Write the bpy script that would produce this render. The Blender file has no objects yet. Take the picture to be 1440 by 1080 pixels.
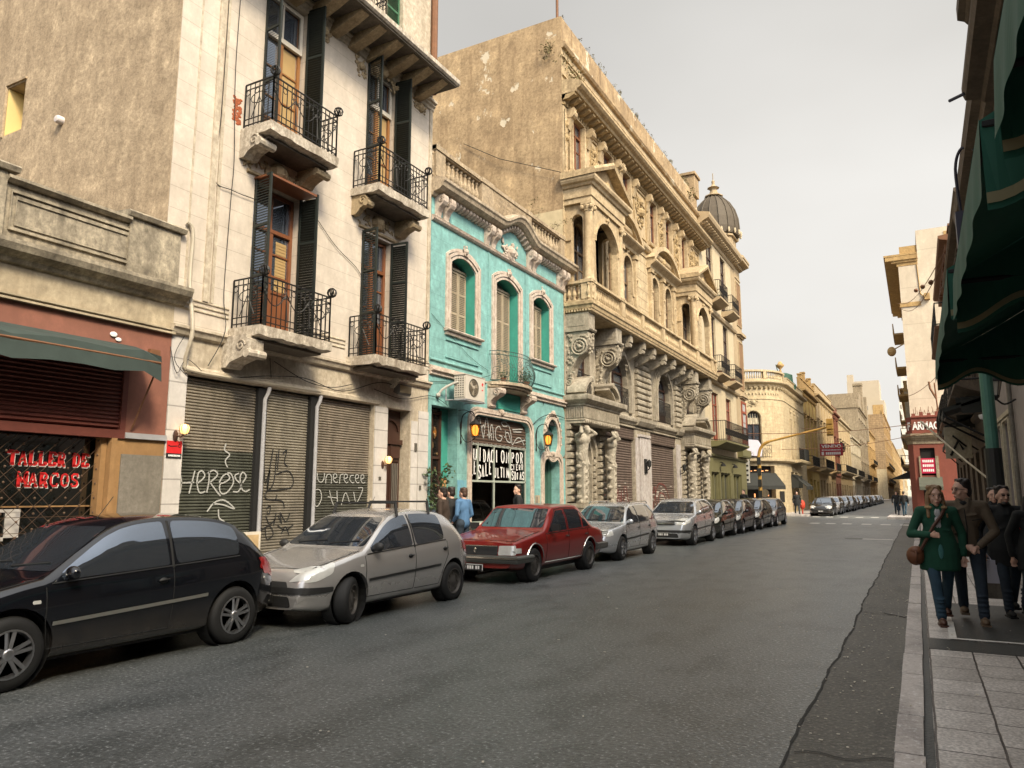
import bpy,bmesh,math,random
from mathutils import Vector,Matrix,Quaternion
from mathutils.bvhtree import BVHTree
R=math.radians
C=bpy.context.scene.collection
SC=bpy.context.scene
# ------------------------------------------------------------ camera, sky, sun, exposure
cd=bpy.data.cameras.new('camera');cam=bpy.data.objects.new('camera',cd);C.objects.link(cam)
cam.location=(0,0,1.65);cam.rotation_euler=(R(90+8.48),0,R(28.53))
cd.sensor_width=36;cd.lens=26.0;cd.clip_start=.05;cd.clip_end=5000
SC.camera=cam
SUN_AZ,SUN_EL=124.0,42.0 # azimuth east of +Y (street direction), elevation
W=bpy.data.worlds.new("World");SC.world=W;W.use_nodes=True
nt=W.node_tree;nd=nt.nodes;nd.clear()
wo=nd.new('ShaderNodeOutputWorld');bg=nd.new('ShaderNodeBackground');sky=nd.new('ShaderNodeTexSky')
sky.sky_type='NISHITA';sky.sun_disc=False;sky.sun_elevation=R(SUN_EL);sky.sun_rotation=R(SUN_AZ)
sky.dust_density=4.0;sky.air_density=1.2;sky.ozone_density=1.5
hs=nd.new('ShaderNodeHueSaturation');hs.inputs['Saturation'].default_value=.42
# thin even cloud veil over the clear sky, thicker down the street than overhead behind the camera
tc=nd.new('ShaderNodeTexCoord');nz=nd.new('ShaderNodeTexNoise');nz.inputs['Scale'].default_value=1.3;nz.inputs['Detail'].default_value=4
dot=nd.new('ShaderNodeVectorMath');dot.operation='DOT_PRODUCT';dot.inputs[1].default_value=(-.62,.78,.12)
mr=nd.new('ShaderNodeMapRange');mr.inputs['From Min'].default_value=-.5;mr.inputs['From Max'].default_value=.55
mr.inputs['To Min'].default_value=.25;mr.inputs['To Max'].default_value=.93
mx=nd.new('ShaderNodeMix');mx.data_type='RGBA'
veil=nd.new('ShaderNodeMix');veil.data_type='RGBA'
veil.inputs[6].default_value=(5.15,4.98,4.68,1);veil.inputs[7].default_value=(6.35,6.2,5.9,1)
L=nt.links.new
L(tc.outputs['Generated'],dot.inputs[0]);L(dot.outputs['Value'],mr.inputs['Value'])
nm_=nd.new('ShaderNodeMapping');nm_.inputs['Scale'].default_value=(1,.45,2.2);nm_.inputs['Rotation'].default_value=(0,0,.6);L(tc.outputs['Generated'],nm_.inputs['Vector']);L(nm_.outputs[0],nz.inputs['Vector'])
nr=nd.new('ShaderNodeMapRange');nr.inputs['From Min'].default_value=.3;nr.inputs['From Max'].default_value=.68;L(nz.outputs['Fac'],nr.inputs['Value']);L(nr.outputs[0],veil.inputs[0])
L(sky.outputs[0],hs.inputs['Color']);L(mr.outputs[0],mx.inputs[0]);L(hs.outputs[0],mx.inputs[6]);L(veil.outputs[2],mx.inputs[7])
# the veil glows round the hidden sun, behind the camera's right shoulder
gd=nd.new('ShaderNodeVectorMath');gd.operation='DOT_PRODUCT';gd.inputs[1].default_value=(math.sin(R(SUN_AZ))*math.cos(R(SUN_EL)),math.cos(R(SUN_AZ))*math.cos(R(SUN_EL)),math.sin(R(SUN_EL)))
gm=nd.new('ShaderNodeMapRange');gm.interpolation_type='SMOOTHSTEP';gm.inputs['From Min'].default_value=.15;gm.inputs['From Max'].default_value=1.0;gm.inputs['To Min'].default_value=1.0;gm.inputs['To Max'].default_value=3.0
hg=nd.new('ShaderNodeVectorMath');hg.operation='DOT_PRODUCT';hg.inputs[1].default_value=(-.05,.985,.16);L(tc.outputs['Generated'],hg.inputs[0])
hm=nd.new('ShaderNodeMapRange');hm.interpolation_type='SMOOTHSTEP';hm.inputs['From Min'].default_value=.82;hm.inputs['From Max'].default_value=1.0;hm.inputs['To Min'].default_value=0;hm.inputs['To Max'].default_value=.5;L(hg.outputs['Value'],hm.inputs['Value'])
sz=nd.new('ShaderNodeSeparateXYZ');L(tc.outputs['Generated'],sz.inputs[0]);zm=nd.new('ShaderNodeMapRange');zm.interpolation_type='SMOOTHSTEP' # an overcast sky is about three times brighter overhead
zm.inputs['From Min'].default_value=.58;zm.inputs['From Max'].default_value=.95;zm.inputs['To Min'].default_value=0;zm.inputs['To Max'].default_value=.95;L(sz.outputs['Z'],zm.inputs['Value'])
hz=nd.new('ShaderNodeMath');L(zm.outputs[0],hz.inputs[0]);L(hm.outputs[0],hz.inputs[1])
ha=nd.new('ShaderNodeMath');L(gm.outputs[0],ha.inputs[0]);L(hz.outputs[0],ha.inputs[1])
gs=nd.new('ShaderNodeVectorMath');gs.operation='SCALE';L(tc.outputs['Generated'],gd.inputs[0]);L(gd.outputs['Value'],gm.inputs['Value']);L(mx.outputs[2],gs.inputs[0]);L(ha.outputs[0],gs.inputs['Scale'])
L(gs.outputs[0],bg.inputs['Color']);bg.inputs['Strength'].default_value=.107;L(bg.outputs[0],wo.inputs['Surface'])
sl=bpy.data.lights.new('sun','SUN');so=bpy.data.objects.new('sun',sl);C.objects.link(so)
sl.energy=5.0;sl.angle=R(12);sl.color=(1.0,.85,.60)
sd=Vector((math.sin(R(SUN_AZ))*math.cos(R(SUN_EL)),math.cos(R(SUN_AZ))*math.cos(R(SUN_EL)),math.sin(R(SUN_EL))))
so.rotation_euler=sd.to_track_quat('Z','Y').to_euler()
SC.view_settings.view_transform='Standard';SC.view_settings.look='None';SC.view_settings.exposure=0.0;SC.view_settings.gamma=1
try:
    SC.cycles.max_bounces=6;SC.cycles.diffuse_bounces=2;SC.cycles.transparent_max_bounces=8;SC.cycles.caustics_reflective=False
except Exception:pass
rnd=random.Random(7)
ordn=['first','second','third','fourth','fifth','sixth','seventh','eighth','ninth','tenth','eleventh','twelfth','thirteenth','fourteenth','fifteenth','sixteenth','seventeenth','eighteenth','nineteenth','twentieth']
# ------------------------------------------------------------ helpers
WL={}
def wl(p):return WL.get(p.name,Vector((0,0,0))) if p else Vector((0,0,0))
def tag(o,label=None,cat=None,group=None,kind=None):
    if label:o['label']=label
    if cat:o['category']=cat
    if group:o['group']=group
    if kind:o['kind']=kind
    return o
def thing(name,label,cat,loc=(0,0,0),group=None):
    o=bpy.data.objects.new(name,None);C.objects.link(o);o.location=loc;o.empty_display_size=.2
    WL[o.name]=Vector(loc);return tag(o,label,cat,group)
def copy_tree(o,parent=None):
    c=o.copy();C.objects.link(c);WL[c.name]=wl(o)
    if parent:c.parent=parent
    for ch in list(o.children):copy_tree(ch,c)
    return c
NOSPLIT=('lettering','graffiti','cable','foliage','branches','rods','wire','stems','seams','litter','body','trousers','wall','parapet','mark','blouse','shoes','coat','roof_balustrade','canvas','small','dark_marks','frame','exposed')
class MB:
    def __init__(s):s.V=[];s.F=[]
    def add(s,vs,fs):
        n=len(s.V);s.V += [tuple(v) for v in vs];s.F += [tuple(i+n for i in f) for f in fs];return s
    def quad(s,a,b,c,d):return s.add([a,b,c,d],[(0,1,2,3)])
    def poly(s,pts):return s.add(pts,[tuple(range(len(pts)))])
    def box(s,x0,x1,y0,y1,z0,z1):
        return s.add([(x,y,z) for x in (x0,x1) for y in (y0,y1) for z in (z0,z1)],
                     [(0,1,3,2),(4,6,7,5),(0,4,5,1),(2,3,7,6),(0,2,6,4),(1,5,7,3)])
    def obox(s,c,size,q=None):
        c=Vector(c);h=Vector(size)/2;q=q or Quaternion()
        vs=[c+q @ Vector((x*h.x,y*h.y,z*h.z)) for x in (-1,1) for y in (-1,1) for z in (-1,1)]
        return s.add(vs,[(0,1,3,2),(4,6,7,5),(0,4,5,1),(2,3,7,6),(0,2,6,4),(1,5,7,3)])
    def tube(s,pts,r,n=6,closed=False,rs=None):
        pts=[Vector(p) for p in pts];m=len(pts)
        if m<2:return s
        vs=[];up=None
        for i,p in enumerate(pts):
            if closed:d=pts[(i+1) % m]-pts[i-1]
            else:d=pts[min(i+1,m-1)]-pts[max(i-1,0)]
            if d.length<1e-9:d=Vector((0,0,1))
            d.normalize()
            if up is None:
                up=d.cross(Vector((0,0,1)))
                if up.length<.1:up=d.cross(Vector((1,0,0)))
            up=up-d*up.dot(d)
            if up.length<1e-6:up=d.orthogonal()
            up.normalize();w=d.cross(up)
            rr=rs[i] if rs else r
            for k in range(n):
                a=2*math.pi*k/n;vs.append(p+(up*math.cos(a)+w*math.sin(a))*rr)
        fs=[]
        for i in range(m if closed else m-1):
            j=(i+1) % m
            for k in range(n):fs.append((i*n+k,i*n+(k+1) % n,j*n+(k+1) % n,j*n+k))
        if not closed:fs.append(tuple(range(n)));fs.append(tuple((m-1)*n+k for k in range(n)))
        return s.add(vs,fs)
    def bar(s,a,b,w,h=None): # square bar between two points
        a=Vector(a);b=Vector(b);d=b-a;q=d.to_track_quat('Z','Y')
        return s.obox((a+b)/2,(w,h or w,d.length),q)
    def lathe(s,prof,c,n=10,axis='z',rx=1,ry=1,caps=True):
        vs=[];fs=[];m=len(prof);c=Vector(c)
        for (r,z) in prof:
            for k in range(n):
                a=2*math.pi*k/n;x,y=r*math.cos(a)*rx,r*math.sin(a)*ry
                vs.append(c+(Vector((x,y,z)) if axis=='z' else Vector((z,x,y)) if axis=='x' else Vector((x,z,y))))
        for i in range(m-1):
            for k in range(n):fs.append((i*n+k,i*n+(k+1) % n,(i+1)*n+(k+1) % n,(i+1)*n+k))
        if caps:fs.append(tuple(range(n)));fs.append(tuple((m-1)*n+k for k in range(n)))
        return s.add(vs,fs)
    def ell(s,c,r,n=8,m=6,q=None):
        c=Vector(c);vs=[];fs=[];q=q or Quaternion()
        if not hasattr(r,'__len__'):r=(r,r,r)
        for i in range(1,m):
            t=math.pi*i/m
            for k in range(n):
                a=2*math.pi*k/n
                vs.append(c+q @ Vector((r[0]*math.sin(t)*math.cos(a),r[1]*math.sin(t)*math.sin(a),r[2]*math.cos(t))))
        vs.append(c+q @ Vector((0,0,r[2])));vs.append(c+q @ Vector((0,0,-r[2])))
        a0=(m-1)*n
        for i in range(m-2):
            for k in range(n):fs.append((i*n+k,i*n+(k+1) % n,(i+1)*n+(k+1) % n,(i+1)*n+k))
        for k in range(n):fs.append((a0,k,(k+1) % n));fs.append((a0+1,(m-2)*n+(k+1) % n,(m-2)*n+k))
        return s.add(vs,fs)
    def cap(s,a,b,ra,rb,n=12): # tapered capsule
        a=Vector(a);b=Vector(b);d=b-a;ln=d.length
        if ln<1e-6:return s.ell(a,ra,n,8)
        q=d.to_track_quat('Z','Y');prof=[]
        for i in range(5):
            t=math.pi/2*i/4;prof.append((max(ra*math.sin(t),1e-4),-ra*math.cos(t)))
        for i in range(5):
            t=math.pi/2*i/4;prof.append((max(rb*math.cos(t),1e-4),ln+rb*math.sin(t)))
        n0=len(s.V);s.lathe(prof,(0,0,0),n)
        for i in range(n0,len(s.V)):s.V[i]=tuple(a+q @ Vector(s.V[i]))
        return s
    def sweep(s,prof,path,closed=False):
        """prof: closed polygon of (out, z); path: xy polyline, 'out' is to the right of the walking direction"""
        m=len(path);P=[Vector((p[0],p[1])) for p in path];vs=[];k=len(prof)
        for i in range(m):
            def nrm(a,b):
                d=(b-a).normalized();return Vector((d.y,-d.x))
            ns=[]
            if i>0 or closed:ns.append(nrm(P[i-1],P[i]))
            if i<m-1 or closed:ns.append(nrm(P[i],P[(i+1) % m]))
            if len(ns)==2:
                b=(ns[0]+ns[1]);b.normalize();b=b/max(.3,b.dot(ns[0]))
            else:b=ns[0]
            for (o,z) in prof:vs.append((P[i].x+b.x*o,P[i].y+b.y*o,z))
        fs=[]
        for i in range(m if closed else m-1):
            j=(i+1) % m
            for q in range(k):fs.append((i*k+q,i*k+(q+1) % k,j*k+(q+1) % k,j*k+q))
        if not closed:fs.append(tuple(range(k)));fs.append(tuple((m-1)*k+q for q in range(k)))
        return s.add(vs,fs)
    def clusters(s,gap=.15):
        """groups of loose pieces that stand clear of each other"""
        n=len(s.V);p=list(range(n))
        def f(a):
            while p[a] != a:p[a]=p[p[a]];a=p[a]
            return a
        for fc in s.F:
            r=f(fc[0])
            for q in fc[1:]:p[f(q)]=r
        bb={}
        for i,v in enumerate(s.V):
            r=f(i);b=bb.get(r)
            if b is None:bb[r]=[list(v),list(v)]
            else:
                for k in range(3):b[0][k]=min(b[0][k],v[k]);b[1][k]=max(b[1][k],v[k])
        gs=[[b[0],b[1],{r}] for r,b in bb.items()]
        if len(gs)>320:return None,f
        ch=True
        while ch:
            ch=False;out=[]
            for g in gs:
                for o in out:
                    if all(g[0][k]-gap <= o[1][k]+gap and o[0][k]-gap <= g[1][k]+gap for k in range(3)):
                        o[0]=[min(a,b) for a,b in zip(o[0],g[0])];o[1]=[max(a,b) for a,b in zip(o[1],g[1])];o[2] |= g[2];ch=True;break
                else:out.append(g)
            gs=out
        return gs,f
    def build(s,name,mat,parent=None,smooth=False,loc=None,recalc=True,ang=None):
        if parent and parent.type=='EMPTY' and 8<len(s.V) <= 9000 and not name.startswith(NOSPLIT):
            gs,f=s.clusters()
            if gs and 1<len(gs) <= 12:
                first=None
                for g in gs:
                    q=MB();mp={}
                    for fc in s.F:
                        if f(fc[0]) in g[2]:
                            for i in fc:
                                if i not in mp:mp[i]=len(q.V);q.V.append(s.V[i])
                            q.F.append(tuple(mp[i] for i in fc))
                    o=q._build(name,mat,parent,smooth,loc,recalc,ang);first=first or o
                return first
        return s._build(name,mat,parent,smooth,loc,recalc,ang)
    def _build(s,name,mat,parent=None,smooth=False,loc=None,recalc=True,ang=None):
        off=wl(parent) if parent else Vector(loc or (0,0,0))
        me=bpy.data.meshes.new(name)
        me.from_pydata([tuple(Vector(v)-off) for v in s.V],[],s.F)
        if recalc and s.F:
            b=bmesh.new();b.from_mesh(me);bmesh.ops.recalc_face_normals(b,faces=b.faces);b.to_mesh(me);b.free()
        if smooth:
            for p in me.polygons:p.use_smooth=True
            if ang:
                try:me.set_sharp_from_angle(angle=R(ang))
                except Exception:pass
        me.materials.append(mat)
        o=bpy.data.objects.new(name,me);C.objects.link(o)
        if parent:o.parent=parent;WL[o.name]=off
        else:o.location=off;WL[o.name]=off
        return o
class Fac:
    """wall frame: P(u, v, d) with u along the wall, v up, d outwards"""
    def __init__(s,fn):s.P=fn
    def box(s,mb,u0,u1,v0,v1,d0,d1,nu=1):
        for i in range(nu):
            a=u0+(u1-u0)*i/nu;b=u0+(u1-u0)*(i+1)/nu
            vs=[s.P(u,v,d) for u in (a,b) for v in (v0,v1) for d in (d0,d1)]
            mb.add(vs,[(0,1,3,2),(4,6,7,5),(0,4,5,1),(2,3,7,6),(0,2,6,4),(1,5,7,3)])
    def ext(s,mb,poly,d0,d1): # polygon in (u, v) extruded over d
        n=len(poly)
        mb.add([s.P(u,v,d0) for u,v in poly]+[s.P(u,v,d1) for u,v in poly],
               [tuple(range(n)),tuple(range(n,2*n))]+[(i,(i+1) % n,n+(i+1) % n,n+i) for i in range(n)])
    def prof(s,mb,prof,u0,u1,nu=1): # polygon in (d, v) run along u
        n=len(prof);us=[u0+(u1-u0)*i/nu for i in range(nu+1)]
        vs=[s.P(u,v,d) for u in us for d,v in prof]
        fs=[tuple(range(n)),tuple(nu*n+i for i in range(n))]
        for j in range(nu):
            for i in range(n):fs.append((j*n+i,j*n+(i+1) % n,(j+1)*n+(i+1) % n,(j+1)*n+i))
        mb.add(vs,fs)
    def band(s,mb,pts,w,d0,d1,closed=False): # flat strip of width w along a (u,v) polyline, from d0 to d1
        m=len(pts);L_=[];R_=[]
        for i in range(m):
            a=Vector(pts[i-1] if (i or closed) else pts[i]);b=Vector(pts[(i+1) % m] if (i<m-1 or closed) else pts[i])
            t=(b-a).normalized();nn=Vector((-t.y,t.x))*(w/2);p=Vector(pts[i])
            L_.append(p+nn);R_.append(p-nn)
        vs=[]
        for i in range(m):
            vs += [s.P(L_[i].x,L_[i].y,d0),s.P(L_[i].x,L_[i].y,d1),s.P(R_[i].x,R_[i].y,d1),s.P(R_[i].x,R_[i].y,d0)]
        fs=[]
        for i in range(m if closed else m-1):
            j=(i+1) % m
            for k in range(4):fs.append((i*4+k,i*4+(k+1) % 4,j*4+(k+1) % 4,j*4+k))
        if not closed:fs += [(0,1,2,3),tuple((m-1)*4+k for k in range(4))]
        mb.add(vs,fs)
    def tube(s,mb,pts,r,n=5,closed=False):mb.tube([s.P(*p) if len(p)==3 else s.P(p[0],p[1],0) for p in pts],r,n,closed)
    def wall(s,mb,u0,u1,v0,v1,holes,t=.3,ub=()):
        us=sorted(set([u0,u1]+[h[0] for h in holes]+[h[1] for h in holes]+list(ub)))
        vs=sorted(set([v0,v1]+[h[2] for h in holes]+[h[3] for h in holes]))
        us=[u for u in us if u0 <= u <= u1];vs=[v for v in vs if v0 <= v <= v1]
        for i in range(len(us)-1):
            for j in range(len(vs)-1):
                cu,cv=(us[i]+us[i+1])/2,(vs[j]+vs[j+1])/2
                if any(h[0]<cu<h[1] and h[2]<cv<h[3] for h in holes):continue
                mb.quad(s.P(us[i],vs[j],0),s.P(us[i+1],vs[j],0),s.P(us[i+1],vs[j+1],0),s.P(us[i],vs[j+1],0))
        for (a,b) in ((u0,u0),(u1,u1)):mb.quad(s.P(a,v0,0),s.P(a,v1,0),s.P(a,v1,-t),s.P(a,v0,-t))
        for i in range(len(us)-1):mb.quad(s.P(us[i],v1,0),s.P(us[i+1],v1,0),s.P(us[i+1],v1,-t),s.P(us[i],v1,-t))
        for h in holes:
            a,b,c,d=h[:4];k=h[4] if len(h)>4 else ''
            arc=arch_pts(a,b,d,k)
            zl=arc[0][1]
            mb.quad(s.P(a,c,0),s.P(a,zl,0),s.P(a,zl,-t),s.P(a,c,-t));mb.quad(s.P(b,c,0),s.P(b,arc[-1][1],0),s.P(b,arc[-1][1],-t),s.P(b,c,-t))
            mb.quad(s.P(a,c,0),s.P(b,c,0),s.P(b,c,-t),s.P(a,c,-t))
            for (p,q) in zip(arc[:-1],arc[1:]):
                mb.quad(s.P(p[0],p[1],0),s.P(q[0],q[1],0),s.P(q[0],q[1],-t),s.P(p[0],p[1],-t))
                if k:mb.quad(s.P(p[0],p[1],0),s.P(q[0],q[1],0),s.P(q[0],d,0),s.P(p[0],d,0))
def arch_pts(a,b,top,k,n=10):
    """curve of an opening head from u=a to u=b whose highest point is v=top; k '' flat, 'r' half round, or a rise in metres, or 'c<r>' rounded corners"""
    if not k:return [(a,top),(b,top)]
    w=(b-a)/2;m=(a+b)/2
    if k=='r':return [(m-w*math.cos(math.pi*i/n),top-w+w*math.sin(math.pi*i/n)) for i in range(n+1)]
    if isinstance(k,str) and k[0]=='c':
        r=float(k[1:]);o=[]
        for i in range(6):t=math.pi/2*i/5;o.append((a+r-r*math.cos(t),top-r+r*math.sin(t)))
        for i in range(6):t=math.pi/2*i/5;o.append((b-r+r*math.sin(t),top-r+r*math.cos(t)))
        return o
    k=float(k);rad=(w*w+k*k)/(2*k);th=math.asin(min(1,w/rad))
    return [(m+rad*math.sin(-th+2*th*i/n),top-rad+rad*math.cos(-th+2*th*i/n)) for i in range(n+1)]
def left_fac(X):return Fac(lambda u,v,d:(X+d,u,v))
def right_fac(X):return Fac(lambda u,v,d:(X-d,u,v))
def front_fac(Y):return Fac(lambda u,v,d:(u,Y-d,v))
def back_fac(Y):return Fac(lambda u,v,d:(u,Y+d,v))
def cr(pts,n=6,closed=False): # catmull-rom through points of any dimension
    m=len(pts);out=[]
    for i in range(m if closed else m-1):
        p=[pts[(i+k) % m] if closed else pts[max(0,min(m-1,i+k))] for k in (-1,0,1,2)]
        for j in range(n):
            t=j/n
            out.append(tuple(.5*((2*b)+(-a+c)*t+(2*a-5*b+4*c-d)*t*t+(-a+3*b-3*c+d)*t**3) for a,b,c,d in zip(*p)))
    if not closed:out.append(tuple(pts[-1]))
    return out
def spiral(cu,cv,r,turns=1.6,a0=0,sgn=1,n=26,r1=.15):
    return [(cu+(r*(1-(1-r1)*i/n))*math.cos(a0+sgn*2*math.pi*turns*i/n),
             cv+(r*(1-(1-r1)*i/n))*math.sin(a0+sgn*2*math.pi*turns*i/n)) for i in range(n+1)]
# ------------------------------------------------------------ materials
MC={}
def newmat(name):
    m=bpy.data.materials.new(name);m.use_nodes=True
    n=m.node_tree.nodes;b=n['Principled BSDF'];return m,n,m.node_tree.links.new,b
def simple(name,col,rough=.6,metal=0,var=.15,scale=6,bump=0,spec=None,coat=0,emit=None,es=0):
    if name in MC:return MC[name]
    m,n,L,b=newmat(name)
    b.inputs['Roughness'].default_value=rough;b.inputs['Metallic'].default_value=metal
    if spec is not None:b.inputs['Specular IOR Level'].default_value=spec
    if coat:b.inputs['Coat Weight'].default_value=coat;b.inputs['Coat Roughness'].default_value=.04
    if emit:b.inputs['Emission Color'].default_value=(*emit,1);b.inputs['Emission Strength'].default_value=es
    if var:
        tc=n.new('ShaderNodeTexCoord');z=n.new('ShaderNodeTexNoise');z.inputs['Scale'].default_value=scale;z.inputs['Detail'].default_value=5
        rp=n.new('ShaderNodeMix');rp.data_type='RGBA'
        rp.inputs[6].default_value=(*[max(0,c*(1-var)) for c in col],1);rp.inputs[7].default_value=(*[min(1,c*(1+var)) for c in col],1)
        L(tc.outputs['Object'],z.inputs['Vector']);L(z.outputs['Fac'],rp.inputs[0]);L(rp.outputs[2],b.inputs['Base Color'])
        if bump:
            bp=n.new('ShaderNodeBump');bp.inputs['Strength'].default_value=bump;bp.inputs['Distance'].default_value=.02
            L(z.outputs['Fac'],bp.inputs['Height']);L(bp.outputs[0],b.inputs['Normal'])
    else:b.inputs['Base Color'].default_value=(*col,1)
    MC[name]=m;return m
def plaster(name,base,dirt,amt=.5,blocks=None,axis='y',streak=1.0,rough=.85,bump=.25,peel=None,line=.45,patch=.9,fine=9):
    """painted or bare render: broad mottling, vertical rain streaks, grain, optional scored block joints and peeled patches"""
    if name in MC:return MC[name]
    m,n,L,b=newmat(name);b.inputs['Roughness'].default_value=rough
    tc=n.new('ShaderNodeTexCoord')
    def noise(scale,detail=6,vec=(1,1,1),rough_=.6):
        mp=n.new('ShaderNodeMapping');mp.inputs['Scale'].default_value=vec;L(tc.outputs['Object'],mp.inputs['Vector'])
        z=n.new('ShaderNodeTexNoise');z.inputs['Scale'].default_value=scale;z.inputs['Detail'].default_value=detail;z.inputs['Roughness'].default_value=rough_
        L(mp.outputs[0],z.inputs['Vector']);return z.outputs['Fac']
    def ramp(src,a,bb,to0=0,to1=1):
        r=n.new('ShaderNodeMapRange');r.inputs['From Min'].default_value=a;r.inputs['From Max'].default_value=bb
        r.inputs['To Min'].default_value=to0;r.inputs['To Max'].default_value=to1;L(src,r.inputs['Value']);return r.outputs[0]
    def math_(op,a,c):
        x=n.new('ShaderNodeMath');x.operation=op
        for i,q in ((0,a),(1,c)):
            if isinstance(q,(int,float)):x.inputs[i].default_value=q
            else:L(q,x.inputs[i])
        return x.outputs[0]
    def mix(f,a,c):
        x=n.new('ShaderNodeMix');x.data_type='RGBA'
        if isinstance(f,(int,float)):x.inputs[0].default_value=f
        else:L(f,x.inputs[0])
        for i,q in ((6,a),(7,c)):
            if isinstance(q,tuple):x.inputs[i].default_value=(*q,1)
            else:L(q,x.inputs[i])
        return x.outputs[2]
    big=noise(patch,8,(1,1,.6),.68);st=noise(1.6,6,(2.4,2.4,.22),.62);gr=noise(fine,6,(1,1,1),.75)
    f=math_('ADD',math_('MULTIPLY',ramp(big,.42,.68),.55),math_('MULTIPLY',ramp(st,.5,.72),.6*streak))
    mo=noise(patch*3.3,9,(1,1,.75),.72)
    f=math_('MULTIPLY',f,amt);f=math_('MINIMUM',f,.95)
    lite=mix(math_('MULTIPLY',ramp(mo,.5,.63),min(1,amt*1.1)),base,tuple(min(.8,c*1.38) for c in base))
    col=mix(f,lite,dirt)
    col=mix(math_('MULTIPLY',ramp(mo,.47,.36),min(.85,amt*.8)),col,tuple(a_*.35+c_*.45 for a_,c_ in zip(base,dirt)))
    col=mix(ramp(gr,.35,.7,0,.35+.3*amt),col,tuple(c*.72 for c in dirt) if amt>.6 else tuple(c*.8 for c in base))
    hgt=math_('MULTIPLY',gr,.5)
    if blocks:
        cx=n.new('ShaderNodeSeparateXYZ');L(tc.outputs['Object'],cx.inputs[0]);cb=n.new('ShaderNodeCombineXYZ')
        L(cx.outputs['Y' if axis=='y' else 'X'],cb.inputs[0]);L(cx.outputs['Z'],cb.inputs[1])
        br=n.new('ShaderNodeTexBrick');br.inputs['Scale'].default_value=1;br.inputs['Brick Width'].default_value=blocks[0];br.inputs['Row Height'].default_value=blocks[1]
        br.inputs['Mortar Size'].default_value=blocks[2] if len(blocks)>2 else .008;br.inputs['Mortar Smooth'].default_value=.2
        br.inputs['Color1'].default_value=(1,1,1,1);br.inputs['Color2'].default_value=(.93,.93,.93,1);br.inputs['Mortar'].default_value=(0,0,0,1)
        L(cb.outputs[0],br.inputs['Vector'])
        col=mix(math_('MULTIPLY',br.outputs['Fac'],line),col,tuple(c*.35 for c in dirt))
        hgt=math_('SUBTRACT',hgt,math_('MULTIPLY',br.outputs['Fac'],1.2))
    if peel:
        pn=noise(1.1,9,(1,1,.8),.62);pf=ramp(pn,.60,.625)
        col=mix(pf,col,peel)
        hgt=math_('SUBTRACT',hgt,math_('MULTIPLY',pf,.5))
    L(col,b.inputs['Base Color'])
    bp=n.new('ShaderNodeBump');bp.inputs['Strength'].default_value=bump;bp.inputs['Distance'].default_value=.02
    L(hgt,bp.inputs['Height']);L(bp.outputs[0],b.inputs['Normal'])
    MC[name]=m;return m
def glass_dark(name='window_glass',col=(.02,.022,.025),rough=.04,wav=.02,metal=0.0):
    if name in MC:return MC[name]
    m,n,L,b=newmat(name);b.inputs['Base Color'].default_value=(*col,1);b.inputs['Roughness'].default_value=rough
    b.inputs['Metallic'].default_value=metal;b.inputs['IOR'].default_value=1.9;b.inputs['Coat Weight'].default_value=.7;b.inputs['Coat IOR'].default_value=1.7;b.inputs['Coat Roughness'].default_value=.02
    tc=n.new('ShaderNodeTexCoord');z=n.new('ShaderNodeTexNoise');z.inputs['Scale'].default_value=1.7;bp=n.new('ShaderNodeBump')
    bp.inputs['Strength'].default_value=wav;bp.inputs['Distance'].default_value=.3;L(tc.outputs['Object'],z.inputs['Vector']);L(z.outputs['Fac'],bp.inputs['Height']);L(bp.outputs[0],b.inputs['Normal'])
    MC[name]=m;return m
def glass_clear(name='clear_glass',tint=(.75,.8,.8),f0=.06):
    if name in MC:return MC[name]
    m,n,L,b=newmat(name);n.remove(b)
    out=[x for x in n if x.type=='OUTPUT_MATERIAL'][0]
    t=n.new('ShaderNodeBsdfTransparent');t.inputs[0].default_value=(*tint,1);g=n.new('ShaderNodeBsdfGlossy');g.inputs['Roughness'].default_value=.02
    fr=n.new('ShaderNodeFresnel');fr.inputs[0].default_value=1.5;mx=n.new('ShaderNodeMixShader')
    L(fr.outputs[0],mx.inputs[0]);L(t.outputs[0],mx.inputs[1]);L(g.outputs[0],mx.inputs[2]);L(mx.outputs[0],out.inputs['Surface'])
    MC[name]=m;return m
def carpaint(name,col,metal=.5,rough=.3):
    if name in MC:return MC[name]
    m,n,L,b=newmat(name);b.inputs['Metallic'].default_value=metal;b.inputs['Roughness'].default_value=rough
    b.inputs['Coat Weight'].default_value=.7;b.inputs['Coat Roughness'].default_value=.03
    tc=n.new('ShaderNodeTexCoord');z=n.new('ShaderNodeTexNoise');z.inputs['Scale'].default_value=5;z.inputs['Detail'].default_value=8
    sp=n.new('ShaderNodeSeparateXYZ');L(tc.outputs['Object'],sp.inputs[0]);L(tc.outputs['Object'],z.inputs['Vector'])
    # road dust gathers on the sills and bumpers
    a=n.new('ShaderNodeMapRange');a.inputs['From Min'].default_value=.55;a.inputs['From Max'].default_value=.18;a.inputs['To Max'].default_value=.55;L(sp.outputs['Z'],a.inputs['Value'])
    mu=n.new('ShaderNodeMath');mu.operation='MULTIPLY';L(a.outputs[0],mu.inputs[0]);L(z.outputs['Fac'],mu.inputs[1])
    mx=n.new('ShaderNodeMix');mx.data_type='RGBA';mx.inputs[6].default_value=(*col,1);mx.inputs[7].default_value=(.16,.13,.10,1)
    L(mu.outputs[0],mx.inputs[0]);L(mx.outputs[2],b.inputs['Base Color'])
    rr=n.new('ShaderNodeMapRange');rr.inputs['To Min'].default_value=rough;rr.inputs['To Max'].default_value=min(1,rough+.35);L(mu.outputs[0],rr.inputs['Value']);L(rr.outputs[0],b.inputs['Roughness'])
    MC[name]=m;return m
iron=simple('wrought_iron',(.012,.011,.010),.55,.3,.3,20)
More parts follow.
